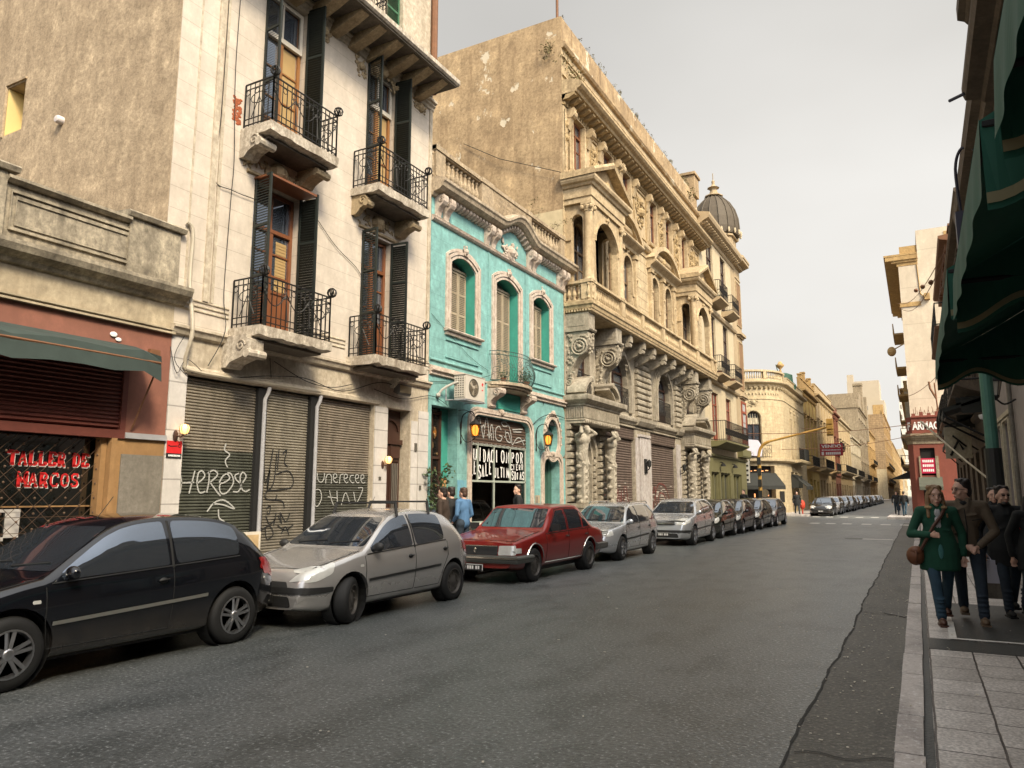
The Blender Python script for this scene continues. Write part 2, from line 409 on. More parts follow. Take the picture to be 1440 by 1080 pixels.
black=simple('black_matte',(.006,.006,.006),.8,0,0)
rubber=simple('rubber',(.012,.012,.012),.75,0,.3,8)
GL=glass_dark('window_glass',(.17,.20,.25),.04,.03,.75)
# text and strokes
def text_mesh(body,size,bold=0.0,shear=0,spacing=1.0):
    cu=bpy.data.curves.new('t','FONT');cu.body=body;cu.size=size;cu.offset=bold;cu.shear=shear;cu.space_character=spacing;cu.resolution_u=3
    o=bpy.data.objects.new('t',cu);C.objects.link(o);dg=bpy.context.evaluated_depsgraph_get();dg.update()
    me=bpy.data.meshes.new_from_object(o.evaluated_get(dg));vs=[(v.co.x,v.co.y) for v in me.vertices];fs=[tuple(p.vertices) for p in me.polygons]
    bpy.data.objects.remove(o);bpy.data.curves.remove(cu);bpy.data.meshes.remove(me);return vs,fs
def write(mb,F,body,u,v,size,d,bold=0,flip=1,width=None,jit=None,sx=1.0,spacing=1.0,height=None):
    """lettering lying on wall frame F; flip = -1 where u runs right to left seen from outside. width fits the line to that many metres"""
    vs,fs=text_mesh(body,size,bold,0,spacing)
    if not vs:return
    x0=min(p[0] for p in vs);x1=max(p[0] for p in vs);y0=min(p[1] for p in vs);y1=max(p[1] for p in vs);k=sx
    if width:k=width/(x1-x0)
    ky=height/(y1-y0) if height else 1
    mb.add([F.P(u+flip*(p[0]-x0)*k,v+(p[1]-y0)*ky,d) for p in vs],fs)
def strokes(mb,F,lines,r,d,smooth=True,u0=0,v0=0,su=1,sv=1):
    for ln in lines:
        p=[(u0+a*su,v0+b*sv) for a,b in ln]
        if smooth and len(p)>2:p=cr(p,5)
        F.band(mb,p,r*2,d,d+.003)
STONE={}
# ============================================================ the ground
def asphalt(name,c1,c2,rough=.62,grain=55,bump=.5,spk=.5,wear=None):
    m,n,L,b=newmat(name)
    tc=n.new('ShaderNodeTexCoord')
    def nz(s,d=6,vec=(1,1,1),r=.6):
        mp=n.new('ShaderNodeMapping');mp.inputs['Scale'].default_value=vec;L(tc.outputs['Object'],mp.inputs['Vector'])
        z=n.new('ShaderNodeTexNoise');z.inputs['Scale'].default_value=s;z.inputs['Detail'].default_value=d;z.inputs['Roughness'].default_value=r;L(mp.outputs[0],z.inputs['Vector']);return z.outputs['Fac']
    def rm(src,a,bb,t0=0,t1=1):
        r=n.new('ShaderNodeMapRange');r.inputs['From Min'].default_value=a;r.inputs['From Max'].default_value=bb;r.inputs['To Min'].default_value=t0;r.inputs['To Max'].default_value=t1;L(src,r.inputs['Value']);return r.outputs[0]
    def mix(f,a,c):
        x=n.new('ShaderNodeMix');x.data_type='RGBA';L(f,x.inputs[0])
        for i,q in ((6,a),(7,c)):
            if isinstance(q,tuple):x.inputs[i].default_value=(*q,1)
            else:L(q,x.inputs[i])
        return x.outputs[2]
    big=nz(.35,7,(1,.35,1),.65);mid=nz(2.2,6,(1,.5,1));g=nz(grain,3,(1,1,1),.8)
    vo=n.new('ShaderNodeTexVoronoi');vo.inputs['Scale'].default_value=grain*1.25;L(tc.outputs['Object'],vo.inputs['Vector'])
    col=mix(rm(big,.35,.66),c1,c2)
    col=mix(rm(mid,.46,.66,0,.7),col,tuple(c*.55 for c in c1))
    col=mix(rm(g,.56,.72,0,spk),col,tuple(min(1,c*3.4) for c in c2))
    col=mix(rm(g,.45,.3,0,spk),col,tuple(c*.25 for c in c1))
    L(col,b.inputs['Base Color']);L(rm(big,.3,.7,rough,rough+.14),b.inputs['Roughness'])
    ad=n.new('ShaderNodeMath');ad.operation='SUBTRACT';L(g,ad.inputs[0]);L(vo.outputs['Distance'],ad.inputs[1])
    bp=n.new('ShaderNodeBump');bp.inputs['Strength'].default_value=bump;bp.inputs['Distance'].default_value=.012;L(ad.outputs[0],bp.inputs['Height']);L(bp.outputs[0],b.inputs['Normal'])
    return m
m_road=asphalt('asphalt',(.076,.085,.081),(.128,.131,.125),.34,30,.28,1.1)
m_gut=asphalt('gutter_asphalt',(.050,.047,.038),(.085,.079,.064),.50,26,.4,.9)
m_slab=asphalt('dark_slab',(.035,.037,.034),(.06,.06,.054),.42,40,.25,.25)
m_conc=asphalt('kerb_stone',(.42,.375,.35),(.56,.51,.47),.6,26,.4,.5)
def paving(name,c1,c2,bw,rh,off=.5):
    m,n,L,b=newmat(name);tc=n.new('ShaderNodeTexCoord')
    mp=n.new('ShaderNodeMapping');mp.inputs['Rotation'].default_value=(0,0,R(90));mp.inputs['Location'].default_value=(.12,0,0);L(tc.outputs['Object'],mp.inputs['Vector'])
    # slabs are wobbled a little so that joints are not ruled lines
    wz=n.new('ShaderNodeTexNoise');wz.inputs['Scale'].default_value=3;L(tc.outputs['Object'],wz.inputs['Vector'])
    sc=n.new('ShaderNodeVectorMath');sc.operation='SCALE';sc.inputs['Scale'].default_value=.02;L(wz.outputs['Color'],sc.inputs[0])
    av=n.new('ShaderNodeVectorMath');L(mp.outputs[0],av.inputs[0]);L(sc.outputs[0],av.inputs[1])
    br=n.new('ShaderNodeTexBrick');br.inputs['Scale'].default_value=1;br.inputs['Brick Width'].default_value=bw;br.inputs['Row Height'].default_value=rh
    br.inputs['Mortar Size'].default_value=.009;br.inputs['Mortar Smooth'].default_value=.35;br.offset=off;br.inputs['Bias'].default_value=-.1
    br.inputs['Color1'].default_value=(*c1,1);br.inputs['Color2'].default_value=(*c2,1);br.inputs['Mortar'].default_value=(.03,.019,.016,1);L(av.outputs[0],br.inputs['Vector'])
    z=n.new('ShaderNodeTexNoise');z.inputs['Scale'].default_value=3.5;z.inputs['Detail'].default_value=8;L(tc.outputs['Object'],z.inputs['Vector'])
    z2=n.new('ShaderNodeTexNoise');z2.inputs['Scale'].default_value=45;z2.inputs['Detail'].default_value=4;L(tc.outputs['Object'],z2.inputs['Vector'])
    r=n.new('ShaderNodeMapRange');r.inputs['From Min'].default_value=.42;r.inputs['From Max'].default_value=.7;r.inputs['To Max'].default_value=.5;L(z.outputs['Fac'],r.inputs['Value'])
    x=n.new('ShaderNodeMix');x.data_type='RGBA';L(r.outputs[0],x.inputs[0]);L(br.outputs['Color'],x.inputs[6]);x.inputs[7].default_value=(c1[0]*.38,c1[1]*.36,c1[2]*.34,1)
    r2=n.new('ShaderNodeMapRange');r2.inputs['From Min'].default_value=.4;r2.inputs['From Max'].default_value=.65;r2.inputs['To Min'].default_value=.65;r2.inputs['To Max'].default_value=1.15;L(z2.outputs['Fac'],r2.inputs['Value'])
    mu=n.new('ShaderNodeVectorMath');mu.operation='SCALE';L(x.outputs[2],mu.inputs[0]);L(r2.outputs[0],mu.inputs['Scale']);L(mu.outputs[0],b.inputs['Base Color'])
    rr=n.new('ShaderNodeMapRange');rr.inputs['To Min'].default_value=.3;rr.inputs['To Max'].default_value=.55;L(z.outputs['Fac'],rr.inputs['Value']);L(rr.outputs[0],b.inputs['Roughness'])
    ad=n.new('ShaderNodeMath');ad.operation='SUBTRACT';L(z2.outputs['Fac'],ad.inputs[0]);L(br.outputs['Fac'],ad.inputs[1])
    bp=n.new('ShaderNodeBump');bp.inputs['Strength'].default_value=.5;bp.inputs['Distance'].default_value=.01;L(ad.outputs[0],bp.inputs['Height']);L(bp.outputs[0],b.inputs['Normal'])
    return m
m_pave=paving('paving_slabs',(.66,.615,.575),(.49,.45,.415),.5,.36)
m_white=simple('road_paint',(.62,.60,.56),.6,0,.3,9)
def struct(mb,name,mat,**k):return tag(mb.build(name,mat,**k),kind='structure')
g=MB();g.quad((-900,-300,-.03),(900,-300,-.03),(900,2200,-.03),(-900,2200,-.03));struct(g,'ground',m_gut)
g=MB()
def gridsheet(mb,x0,x1,y0,y1,z,nx,ny):mb.quad((x0,y0,z),(x1,y0,z),(x1,y1,z),(x0,y1,z))
gridsheet(g,-8.6,.2,-25,1200,0,1,1);struct(g,'road',m_road)
g=MB();gridsheet(g,-90,-8.6,50,60.3,0,1,1);gridsheet(g,.2,90,49.6,56.2,0,1,1);struct(g,'cross_street',m_road)
# older strip of asphalt along the right kerb with a ragged edge
rr=random.Random(3);n_=240;xs=[]
for i in range(n_+1):
    y=.5+i*.2;xs.append((-.85+.014*math.sin(y*.8)+.010*math.sin(y*3.7+1)+rr.uniform(-.008,.008),y))
g=MB()
for (a,b) in zip(xs[:-1],xs[1:]):g.quad((a[0],a[1],.004),(-.2,a[1],.004),(-.2,b[1],.004),(b[0],b[1],.004))
struct(g,'gutter_strip',m_gut)
g=MB()
for i,(a,b) in enumerate(zip(xs[:-1],xs[1:])):
    w=.005+.005*abs(math.sin(i*1.7))+rr.uniform(0,.007)
    g.quad((a[0]-w,a[1],.008),(a[0]+w*.8,a[1],.008),(b[0]+w*.8,b[1]+.01,.008),(b[0]-w,b[1]+.01,.008))
struct(g,'road_crack',simple('tar',(.030,.029,.026),.9,0,0))
g=MB()
for i,y in enumerate((5.3,11.8)):
    p=[(-.82+.6*t,y+.05*math.sin(9*t+i)+.12*t*(-1)**i,0) for t in [k/8 for k in range(9)]]
    for (a,b) in zip(p[:-1],p[1:]):g.quad((a[0],a[1],.0125),(b[0],b[1],.0125),(b[0],b[1]+.02,.0125),(a[0],a[1]+.017,.0125))
struct(g,'gutter_cracks',MC['tar'])
g=MB();g.box(-90,-8.35,-25,50.0,-.03,.13);struct(g,'left_pavement',m_pave)
g=MB();g.box(-90,-7.55,60.3,1200,-.03,.13);struct(g,'far_left_pavement',m_pave)
g=MB();g.box(-.02,90,-25,49.6,-.03,.13);struct(g,'right_pavement',m_pave)
g=MB();g.box(-1.8,90,56.2,1200,-.03,.13);struct(g,'far_right_pavement',m_pave)
g=MB();y=-24.6;i=0
while y<49.4:
    ln=(.95,.62,.88,.45,.9,.9)[i % 6];dx=rr.uniform(-.005,.005);dz=rr.uniform(-.005,.005)
    b=min(y+ln-.014,49.5);z1=.142+dz
    g.add([(-.245+dx,y,-.02),(-.075+dx,y,-.02),(-.075+dx,b,-.02),(-.245+dx,b,-.02),(-.23+dx,y,z1),(-.075+dx,y,z1),(-.075+dx,b,z1),(-.23+dx,b,z1)],
          [(0,1,2,3),(4,5,6,7),(0,1,5,4),(1,2,6,5),(2,3,7,6),(3,0,4,7)])
    y += ln;i += 1
struct(g,'right_kerb',m_conc)
g=MB();g.box(-.23,-.021,-25,49.5,-.03,.118);struct(g,'kerb_joint',m_slab)
g=MB();g.box(-8.36,-8.2,-25,50.02,-.02,.137);struct(g,'left_kerb',m_conc)
g=MB();g.box(-7.56,-7.4,60.2,500,-.02,.137);struct(g,'far_left_kerb',m_conc)
g=MB();g.box(-1.97,-1.79,56.4,500,-.02,.137);g.box(-1.9,30,56.05,56.21,-.02,.137);struct(g,'far_right_kerb',m_conc)
# dark service slab in the right pavement with its white painted edge
g=MB();g.box(-.015,3,8.72,9.33,.10,.136);g.box(.25,3,9.47,12.4,.10,.136);struct(g,'service_slab',m_slab)
g=MB();g.quad((.18,9.36,.1395),(.25,9.36,.1395),(.26,10.6,.1395),(.19,10.6,.1395));g.quad((.25,9.36,.1395),(2.2,9.40,.1395),(2.2,9.46,.1395),(.25,9.44,.1395));struct(g,'pavement_line',m_white)
# crossing blocks and stop bar
g=MB()
for a in (-5.6,-4.75,-3.9,-2.9,-1.95,-1.0):g.quad((a,45.7-a*.1-.5,.006),(a+.5,45.7-a*.1-.55,.006),(a+.5,46.9-a*.1-.6,.006),(a,46.9-a*.1-.5,.006))
for a in (-7.0,-6.1,-5.1,-4.1,-3.1,-2.1):g.quad((a,58.9,.006),(a+.5,58.9,.006),(a+.5,59.9,.006),(a,59.9,.006))
struct(g,'crossing_marks',m_white)
g=MB();g.quad((-1.95,30.7,.006),(-.95,30.7,.006),(-.95,31.1,.006),(-1.95,31.15,.006));struct(g,'stop_bar',m_white)
g=MB();g.quad((-2.5,30.6,.005),(-1.9,30.65,.005),(-1.9,31.4,.005),(-2.6,31.3,.005));g.quad((-.55,11.9,.0165),(-.27,11.6,.0165),(-.27,11.68,.0165),(-.55,11.96,.0165));struct(g,'paint_scraps',m_slab)
g=MB()
for i in range(330):
    x=rr.choice([rr.uniform(-.8,-.26),rr.uniform(-.85,-.26),rr.uniform(-.9,-.26),rr.uniform(-.9,1.4),rr.uniform(-6,-1)]);y=rr.uniform(3.2,22);z=.014 if x<-.25 else .147
    if -.25<x<-.02:z=.15
    s=rr.uniform(.005,.015);a=rr.uniform(0,3.14);l=s*rr.uniform(1,2.2)
    g.obox((x,y,z+.001),(s,l,.004),Quaternion((0,0,1),a))
tag(g.build('litter',simple('litter',(.62,.57,.47),.8,0,.5,30)),'small pale scraps and cigarette ends scattered along the kerb','litter',kind='stuff')
# ============================================================ shared building pieces
def window(F,root,u0,u1,v0,v1,d=-.2,fm=None,cols=2,trans=.24,low=0,fw=.07,k='',gm=None,bars=1,name='window',mull=.05):
    """casement with frame, transom, glazing bars; low = height of solid panels at the foot (balcony doors). Frame mesh with a pane child"""
    m=MB();H_=v1-v0;vt=v1-H_*trans if trans else v1
    F.box(m,u0,u0+fw,v0,v1,d,d+.07);F.box(m,u1-fw,u1,v0,v1,d,d+.07)
    F.box(m,u0+fw,u1-fw,v0,v0+fw,d,d+.065)
    if not k:F.box(m,u0+fw,u1-fw,v1-fw,v1,d,d+.065)
    if trans:F.box(m,u0+fw,u1-fw,vt-fw/2,vt+fw/2,d+.002,d+.085)
    for i in range(1,cols):
        uc=u0+(u1-u0)*i/cols;F.box(m,uc-mull,uc+mull,v0+fw,vt-fw/2,d+.004,d+.075)
        if trans:F.box(m,uc-mull*.5,uc+mull*.5,vt+fw/2,v1-fw,d+.004,d+.06)
    w=(u1-u0)/cols
    for i in range(cols):
        a,b=u0+w*i+(fw if i==0 else mull),u0+w*(i+1)-(fw if i==cols-1 else mull)
        for j in range(1,bars+1):
            vv=v0+low+(vt-v0-low)*(1-j*.36)
            if vv>v0+low+.1:F.box(m,a,b,vv-.016,vv+.016,d+.006,d+.045)
        if low:
            F.box(m,a,b,v0+fw,v0+low,d+.006,d+.04);F.box(m,a+.06,b-.06,v0+fw+.07,v0+low-.08,d+.04,d+.055)
            F.box(m,a,b,v0+low,v0+low+.05,d+.006,d+.06)
    if k:
        pts=arch_pts(u0,u1,v1,k);F.band(m,pts,fw,d,d+.065)
    o=m.build(name,fm,root)
    g=MB();arc=arch_pts(u0+.01,u1-.01,v1-.01,k)
    F.ext(g,[(u0+.01,v0+.01)]+arc+[(u1-.01,v0+.01)],d+.012,d+.022)
    g.build('pane',gm or GL,o);return o
def louvres(F,m,u0,u1,v0,v1,d,fw=.05,pitch=.055,th=.035,rails=(.5,)):
    F.box(m,u0,u0+fw,v0,v1,d,d+th);F.box(m,u1-fw,u1,v0,v1,d,d+th)
    for v in (v0,v1-fw)+tuple(v0+(v1-v0)*r for r in rails):F.box(m,u0+fw,u1-fw,v,v+fw,d+.001,d+th-.001)
    n=int((v1-v0)/pitch)
    for i in range(1,n):
        v=v0+i*pitch
        a,b=d+.004,d+th-.004
        m.add([F.P(u0+fw,v,a),F.P(u1-fw,v,a),F.P(u1-fw,v-pitch*.6,b),F.P(u0+fw,v-pitch*.6,b),
               F.P(u0+fw,v+.008,a),F.P(u1-fw,v+.008,a),F.P(u1-fw,v-pitch*.6+.008,b),F.P(u0+fw,v-pitch*.6+.008,b)],
              [(0,1,2,3),(4,5,6,7),(0,1,5,4),(2,3,7,6)])
def leaf_out(F,root,u,v0,v1,mat,sgn,out=.42,ang=12):
    """louvred leaf swung open so that it stands out from the wall at a jamb"""
    c,s_=math.cos(R(ang)),math.sin(R(ang))
    G=Fac(lambda a,v,d:F.P(u+sgn*(a*s_+d*c),v,a*c-d*s_+.01))
    m=MB();louvres(G,m,0,out,v0,v1,0,.045,.05,.035,(.33,.66));return m.build('shutter',mat,root)
def balustrade(F,m,u0,u1,v0,v1,d,th=.22,sp=.2,pier=None,n=8,piers=()):
    """rail, plinth and turned balusters along u, centred at depth d"""
    h=v1-v0;F.box(m,u0,u1,v0,v0+.1*h,d-th/2,d+th/2);F.box(m,u0-.01,u1+.01,v1-.12*h,v1,d-th/2-.03,d+th/2+.03)
    F.box(m,u0,u1,v1-.16*h,v1-.12*h,d-th/2+.01,d+th/2-.01)
    ed=sorted([u0]+[x for p in piers for x in (p[0],p[1])]+[u1])
    for p in piers:
        F.box(m,p[0],p[1],v0+.1*h,v1-.12*h,d-th/2-.015,d+th/2+.015);F.box(m,p[0]-.03,p[1]+.03,v1-.13*h,v1+.02,d-th/2-.045,d+th/2+.045)
    pr=[(.03,0),(.065,.02),(.065,.1),(.03,.14),(.045,.22),(.078,.36),(.07,.46),(.035,.66),(.03,.8),(.055,.84),(.055,.92),(.035,.95)]
    for a,b in zip(ed[0::2],ed[1::2]):
        k=max(1,round((b-a)/sp))
        for i in range(k):
            c=F.P(a+(b-a)*(i+.5)/k,v0+.1*h,d);m.lathe([(r*min(1,sp/.2),z*h*.78) for r,z in pr],c,n)
def modillions(F,m,u0,u1,v,h,d0,d1,sp,w):
    k=int((u1-u0)/sp)
    for i in range(k+1):
        u=u0+(u1-u0)*(i/max(1,k));F.prof(m,[(d0,v-h),(d0+(d1-d0)*.5,v-h),(d1,v-h*.45),(d1,v),(d0,v)],u-w/2,u+w/2)
def console(F,m,u0,u1,v0,v1,d0,d1,th=.0):
    """S scroll bracket: big volute at the head, small one at the foot, in side view; u0..u1 is its width"""
    H_,D_=v1-v0,d1-d0
    pr=[(0,0),(.16,.02),(.24,.1),(.2,.2),(.28,.36),(.5,.52),(.8,.62),(.97,.74),(1,.88),(.94,1),(0,1)]
    F.prof(m,[(d0+D_*a,v0+H_*b) for a,b in pr],u0,u1)
    for uu,sg in ((u0,-1),(u1,1)):
        for cu,cv,r in ((.70,.80,.19*H_ if H_*.19<D_*.3 else D_*.28),(.14,.1,.08*H_)):
            pts=spiral(d0+D_*cu,v0+H_*cv,r,1.7,.5)
            m.tube([F.P(uu+sg*.01,b,a) for a,b in pts],max(.012,r*.16),5)
def ornament(F,m,u,v,w,h,d,seed=0,n=14,sc=1):
    """relief of leaves and scrolls round a middle boss"""
    r_=random.Random(seed)
    m.ell(F.P(u,v,d),(w*.16 if False else .06*sc+w*.1,)*3,8,5)
    for sgn in (-1,1):
        m.tube([F.P(u+sgn*a,b,d) for a,b in [(p[0]-u,p[1]) for p in spiral(u+w*.28,v+h*.08,min(w,h)*.2,1.2,2.5)]],.016*sc+w*.012,5)
        m.tube([F.P(u+sgn*a,b,d) for a,b in [(p[0]-u,p[1]) for p in spiral(u+w*.2,v-h*.25,min(w,h)*.14,1.1,4)]],.013*sc+w*.01,5)
        for i in range(n // 2):
            a=r_.uniform(.05,.5)*w*sgn;b=r_.uniform(-.48,.48)*h
            q=Quaternion((1,0,0),r_.uniform(0,3.1))
            m.ell(F.P(u+a,v+b,d),(.022*sc,r_.uniform(.03,.05)*sc+.02*w,.018*sc+.015*h),6,4,q)
def lantern_mat():return simple('lamp_glow',(.9,.6,.3),.4,0,0,emit=(1,.50,.16),es=2.6)
m_side=plaster('stained_render',(.45,.35,.235),(.19,.135,.08),1.0,None,patch=1.2,fine=15,bump=1.0,streak=.45)
m_side2=plaster('old_party_wall',(.47,.345,.20),(.16,.10,.05),1.0,None,patch=.5,fine=9,bump=.8,streak=.8,peel=(.55,.48,.36))
m_b1p=plaster('grimy_parapet',(.40,.345,.255),(.075,.062,.045),1.0,None,patch=2.2,fine=12,streak=1.0)
m_b1f=plaster('cream_frieze',(.44,.37,.26),(.24,.19,.125),.7)
m_pink=plaster('rust_pink_paint',(.225,.092,.062),(.14,.056,.038),.55,peel=None)
m_redsh=simple('oxide_red_slats',(.12,.032,.022),.6,.1,.3,14)
m_ochre=plaster('ochre_trim',(.28,.16,.065),(.16,.08,.03),.6)
m_bare=plaster('bare_cement',(.21,.19,.16),(.13,.115,.09),.9,fine=16)
m_cream=plaster('cream_stucco',(.53,.465,.39),(.34,.28,.215),.5,(19,.36,.006),line=.35,patch=.9)
m_cream2=plaster('cream_trim',(.52,.45,.35),(.26,.21,.145),.7,patch=3)
m_pil=plaster('white_tile_pier',(.52,.49,.46),(.36,.33,.30),.4,(5,.375,.012),line=.55)
m_sl=plaster('weathered_slab',(.56,.50,.41),(.17,.13,.09),1.0,patch=4,fine=18,bump=.6)
m_under=plaster('dark_soffit',(.12,.10,.075),(.05,.04,.03),.9)  # much darker plaster for the undersides of slabs
m_orn=plaster('ochre_relief',(.40,.31,.19),(.20,.145,.08),.8,patch=4,fine=20)
m_leaf=simple('dark_green_shutter',(.008,.012,.009),.6,0,.3,12)
m_woodr=simple('red_brown_wood',(.17,.062,.025),.42,0,.35,5)
m_woodo=simple('varnished_wood',(.25,.11,.035),.38,0,.3,5)
m_dwood=simple('dark_door_wood',(.05,.022,.014),.5,0,.3,7)
m_curt=plaster('window_glazing_curtain',(.42,.36,.24),(.3,.25,.16),.4,rough=.12,bump=0)
m_zinc=simple('grey_pipe',(.42,.42,.44),.35,.3,.2,8)
m_rusty=simple('rusty_pipe',(.16,.07,.03),.7,.1,.4,8)
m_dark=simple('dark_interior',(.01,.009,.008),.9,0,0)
F=left_fac(-10.0)
# ============================================================ 1. low workshop with the rust-pink front
B1=thing('workshop_building','low rust pink workshop with a grimy parapet beside the tall cream house','building',(-10,0,0))
m=MB();F.wall(m,-14,7.35,2.48,4.12,[(-3.2,6.68,2.48,3.46)],.3);m.build('painted_wall',m_pink,B1)
m=MB();F.wall(m,-14,7.35,0,2.45,[(-3.2,6.57,.5,2.45)],.3);m.build('lower_wall',m_ochre,B1)
m=MB();F.box(m,6.66,7.33,.1,2.22,.0,.022);m.build('bare_patch',m_bare,B1)
m=MB();F.box(m,6.68,7.35,2.45,2.53,-.02,.05);m.build('sill_band',m_zinc,B1)
m=MB();F.box(m,-14,7.36,4.16,4.62,-.3,.005)
F.prof(m,[(0,4.10),(.07,4.10),(.07,4.125),(.045,4.14),(.085,4.155),(.085,4.175),(0,4.18)],-14,7.37);m.build('frieze',m_b1f,B1)
m=MB();F.prof(m,[(0,4.56),(.06,4.58),(.1,4.64),(.22,4.70),(.26,4.78),(.26,4.83),(0,4.9)],-14,7.5);m.build('cornice',m_b1p,B1)
m=MB();F.box(m,-14,6.50,4.6,5.62,-.3,0);F.box(m,6.5,7.36,4.6,5.72,-.32,.05);F.box(m,4.5,4.8,4.6,5.75,-.3,.05)
F.prof(m,[(-.35,5.62),(.05,5.62),(.1,5.66),(.1,5.70),(-.35,5.74)],4.8,6.5);F.prof(m,[(-.4,5.72),(.1,5.72),(.13,5.78),(.10,5.81),(-.4,5.85)],6.44,7.42);F.prof(m,[(-.4,5.75),(.1,5.75),(.13,5.81),(.10,5.84),(-.4,5.88)],-14,4.92)
F.band(m,[(4.88,5.02),(4.88,5.52),(6.6,5.52),(6.6,5.02)],.035,0,.035,True);F.band(m,[(4.95,5.1),(4.95,5.45),(6.5,5.45),(6.5,5.1)],.05,0,.02,True)
m.build('parapet',m_b1p,B1)
m=MB();m.box(-24,-10.29,-14,7.1,0,4.7);m.build('body',m_under,B1)
m=MB();F.box(m,-3.2,6.68,2.44,2.56,-.08,.03);F.box(m,6.6,6.68,2.56,3.46,-.1,.03)
for i in range(15):v=2.58+i*.06;F.prof(m,[(-.08,v),(-.02,v),(.005,v+.02),(-.03,v+.058),(-.08,v+.058)],-3.2,6.6)
m.build('roller_shutter',m_redsh,B1)
m=MB();F.box(m,-3.2,6.55,.5,2.44,-.28,-.26);wd=m.build('shop_window',glass_dark('shop_glass',(.006,.007,.006),.08),B1)
m=MB();F.box(m,6.40,6.48,.5,2.44,-.2,-.06);F.box(m,6.49,6.575,.5,2.44,-.3,.03);F.box(m,-3.2,6.4,1.48,1.50,-.25,-.22);m.build('frame',m_ochre,wd)
m=MB() # diamond lattice in front of the glass
lat=.2
for i in range(-10,50):
    for s_ in (1,-1):
        u0=-3+i*lat;p=[]
        a=(u0,.5);b=(u0+s_*1.94,2.44)
        t0=0;t1=1
        if b[0]>6.38:t1=(6.38-a[0])/(b[0]-a[0]) if a[0]<6.38 else -1
        if a[0]>6.38:t0=(6.38-a[0])/(b[0]-a[0]) if b[0]<6.38 else 2
        if t1 <= t0 or b[0]<3 and a[0]<3:continue
        m.bar(F.P(a[0]+(b[0]-a[0])*t0,a[1]+1.94*t0,-.14+.008*s_),F.P(a[0]+(b[0]-a[0])*t1,a[1]+1.94*t1,-.14+.008*s_),.006)
for z in (.75,.95,1.15,1.35):F.box(m,3,6.38,z,z+.008,-.155,-.15)
for i in range(18):
    for j in range(20):
        if (i+j) % 2==0:m.ell(F.P(3+i*.2,.5+j*.1+.0,-.13),(.014,.018,.018),6,4)
m.build('lattice_grille',simple('lattice_steel',(.085,.05,.03),.6,.4,.3,20),wd)
m=MB();F.box(m,4.4,5.5,1.42,1.46,-.245,-.235);F.box(m,5.32,5.5,1.1,1.44,-.25,-.24);F.box(m,4.4,5.32,1.06,1.11,-.25,-.24);m.build('notice_frame',simple('pale_card',(.42,.40,.38),.7,0,.2,5),wd)
# slab-serif lettering: thick strokes with a white drop edge
SL={'T':[[(0,1),(.8,1)],[(.4,1),(.4,0)],[(.2,0),(.6,0)],[(0,1),(0,.82)],[(.8,1),(.8,.82)]],
      'A':[[(.12,0),(.42,1)],[(.42,1),(.72,0)],[(.22,.34),(.62,.34)],[(0,0),(.26,0)],[(.56,0),(.86,0)]],
      'L':[[(.2,1),(.2,0)],[(.05,1),(.4,1)],[(.05,0),(.72,0)],[(.72,0),(.72,.24)]],
      'E':[[(.2,1),(.2,0)],[(.03,1),(.72,1)],[(.03,0),(.72,0)],[(.2,.52),(.52,.52)],[(.72,0),(.72,.24)],[(.72,1),(.72,.8)]],
      'R':[[(.2,1),(.2,0)],[(.03,1),(.5,1),(.66,.86),(.66,.66),(.5,.5),(.2,.5)],[(.42,.5),(.66,0)],[(.05,0),(.36,0)],[(.58,0),(.8,0)]],
      'D':[[(.2,1),(.2,0)],[(.03,1),(.46,1),(.7,.8),(.72,.5),(.7,.2),(.46,0),(.03,0)]],
      'M':[[(.15,0),(.15,1)],[(.15,1),(.48,.25)],[(.48,.25),(.8,1)],[(.8,1),(.8,0)],[(0,0),(.3,0)],[(.65,0),(.95,0)],[(0,1),(.2,1)],[(.75,1),(.95,1)]],
      'C':[[(.7,.76),(.68,1),(.3,1),(.12,.8),(.1,.5),(.12,.2),(.3,0),(.66,0),(.72,.22)]],
      'O':[[(.4,1),(.18,.88),(.1,.5),(.18,.12),(.4,0),(.64,.12),(.72,.5),(.64,.88),(.4,1)]],
      'S':[[(.68,.76),(.66,.98),(.3,1),(.12,.86),(.16,.62),(.6,.42),(.7,.2),(.56,.02),(.2,0),(.1,.22)]],
      'U':[[(.1,1),(.1,.3),(.25,0),(.5,0),(.66,.3),(.66,1)]],'I':[[(.2,1),(.2,0)]],'Q':[[(.4,1),(.12,.8),(.1,.3),(.35,0),(.65,.15),(.7,.7),(.4,1)],[(.5,.25),(.78,-.1)]],
      'N':[[(.1,0),(.1,1),(.66,0),(.66,1)]],'P':[[(.1,0),(.1,1),(.5,.98),(.64,.75),(.5,.5),(.1,.48)]],' ':[]}
def slab(mb,word,u,v,h,w,d,th,du=0,dv=0,gap=.98,jit=0,seed=1,fac=F,plain=False):
    r_=random.Random(seed)
    for ch in word:
        jx,jy,js=(r_.uniform(-1,1)*jit,r_.uniform(-1,1)*jit,1+r_.uniform(-1,1)*jit*2)
        if ch==' ':u += w*.6;continue
        for ln in SL[ch]:
            if plain and len(ln)==2 and ch in 'ALTERMD' and abs(ln[0][1]-ln[1][1])<.3 and not (ch in 'TLE' and abs(ln[0][0]-ln[1][0])>.3) and ch != 'A':continue
            if plain and ch=='A' and ln[0][1]==0 and ln[1][1]==0:continue
            t=th*(1.0 if abs(ln[0][0]-ln[-1][0])<.25 and len(ln)==2 else .62) if not plain else th
            fac.band(mb,[(u+du+(a+jx)*w,v+dv+(b*js+jy)*h) for a,b in ln],t,d,d+.004)
        u += w*gap
    return u
m_red=simple('sign_red',(.55,.018,.02),.5,0,.15,10);m_wht=simple('sign_white',(.75,.74,.72),.6,0,.1,10)
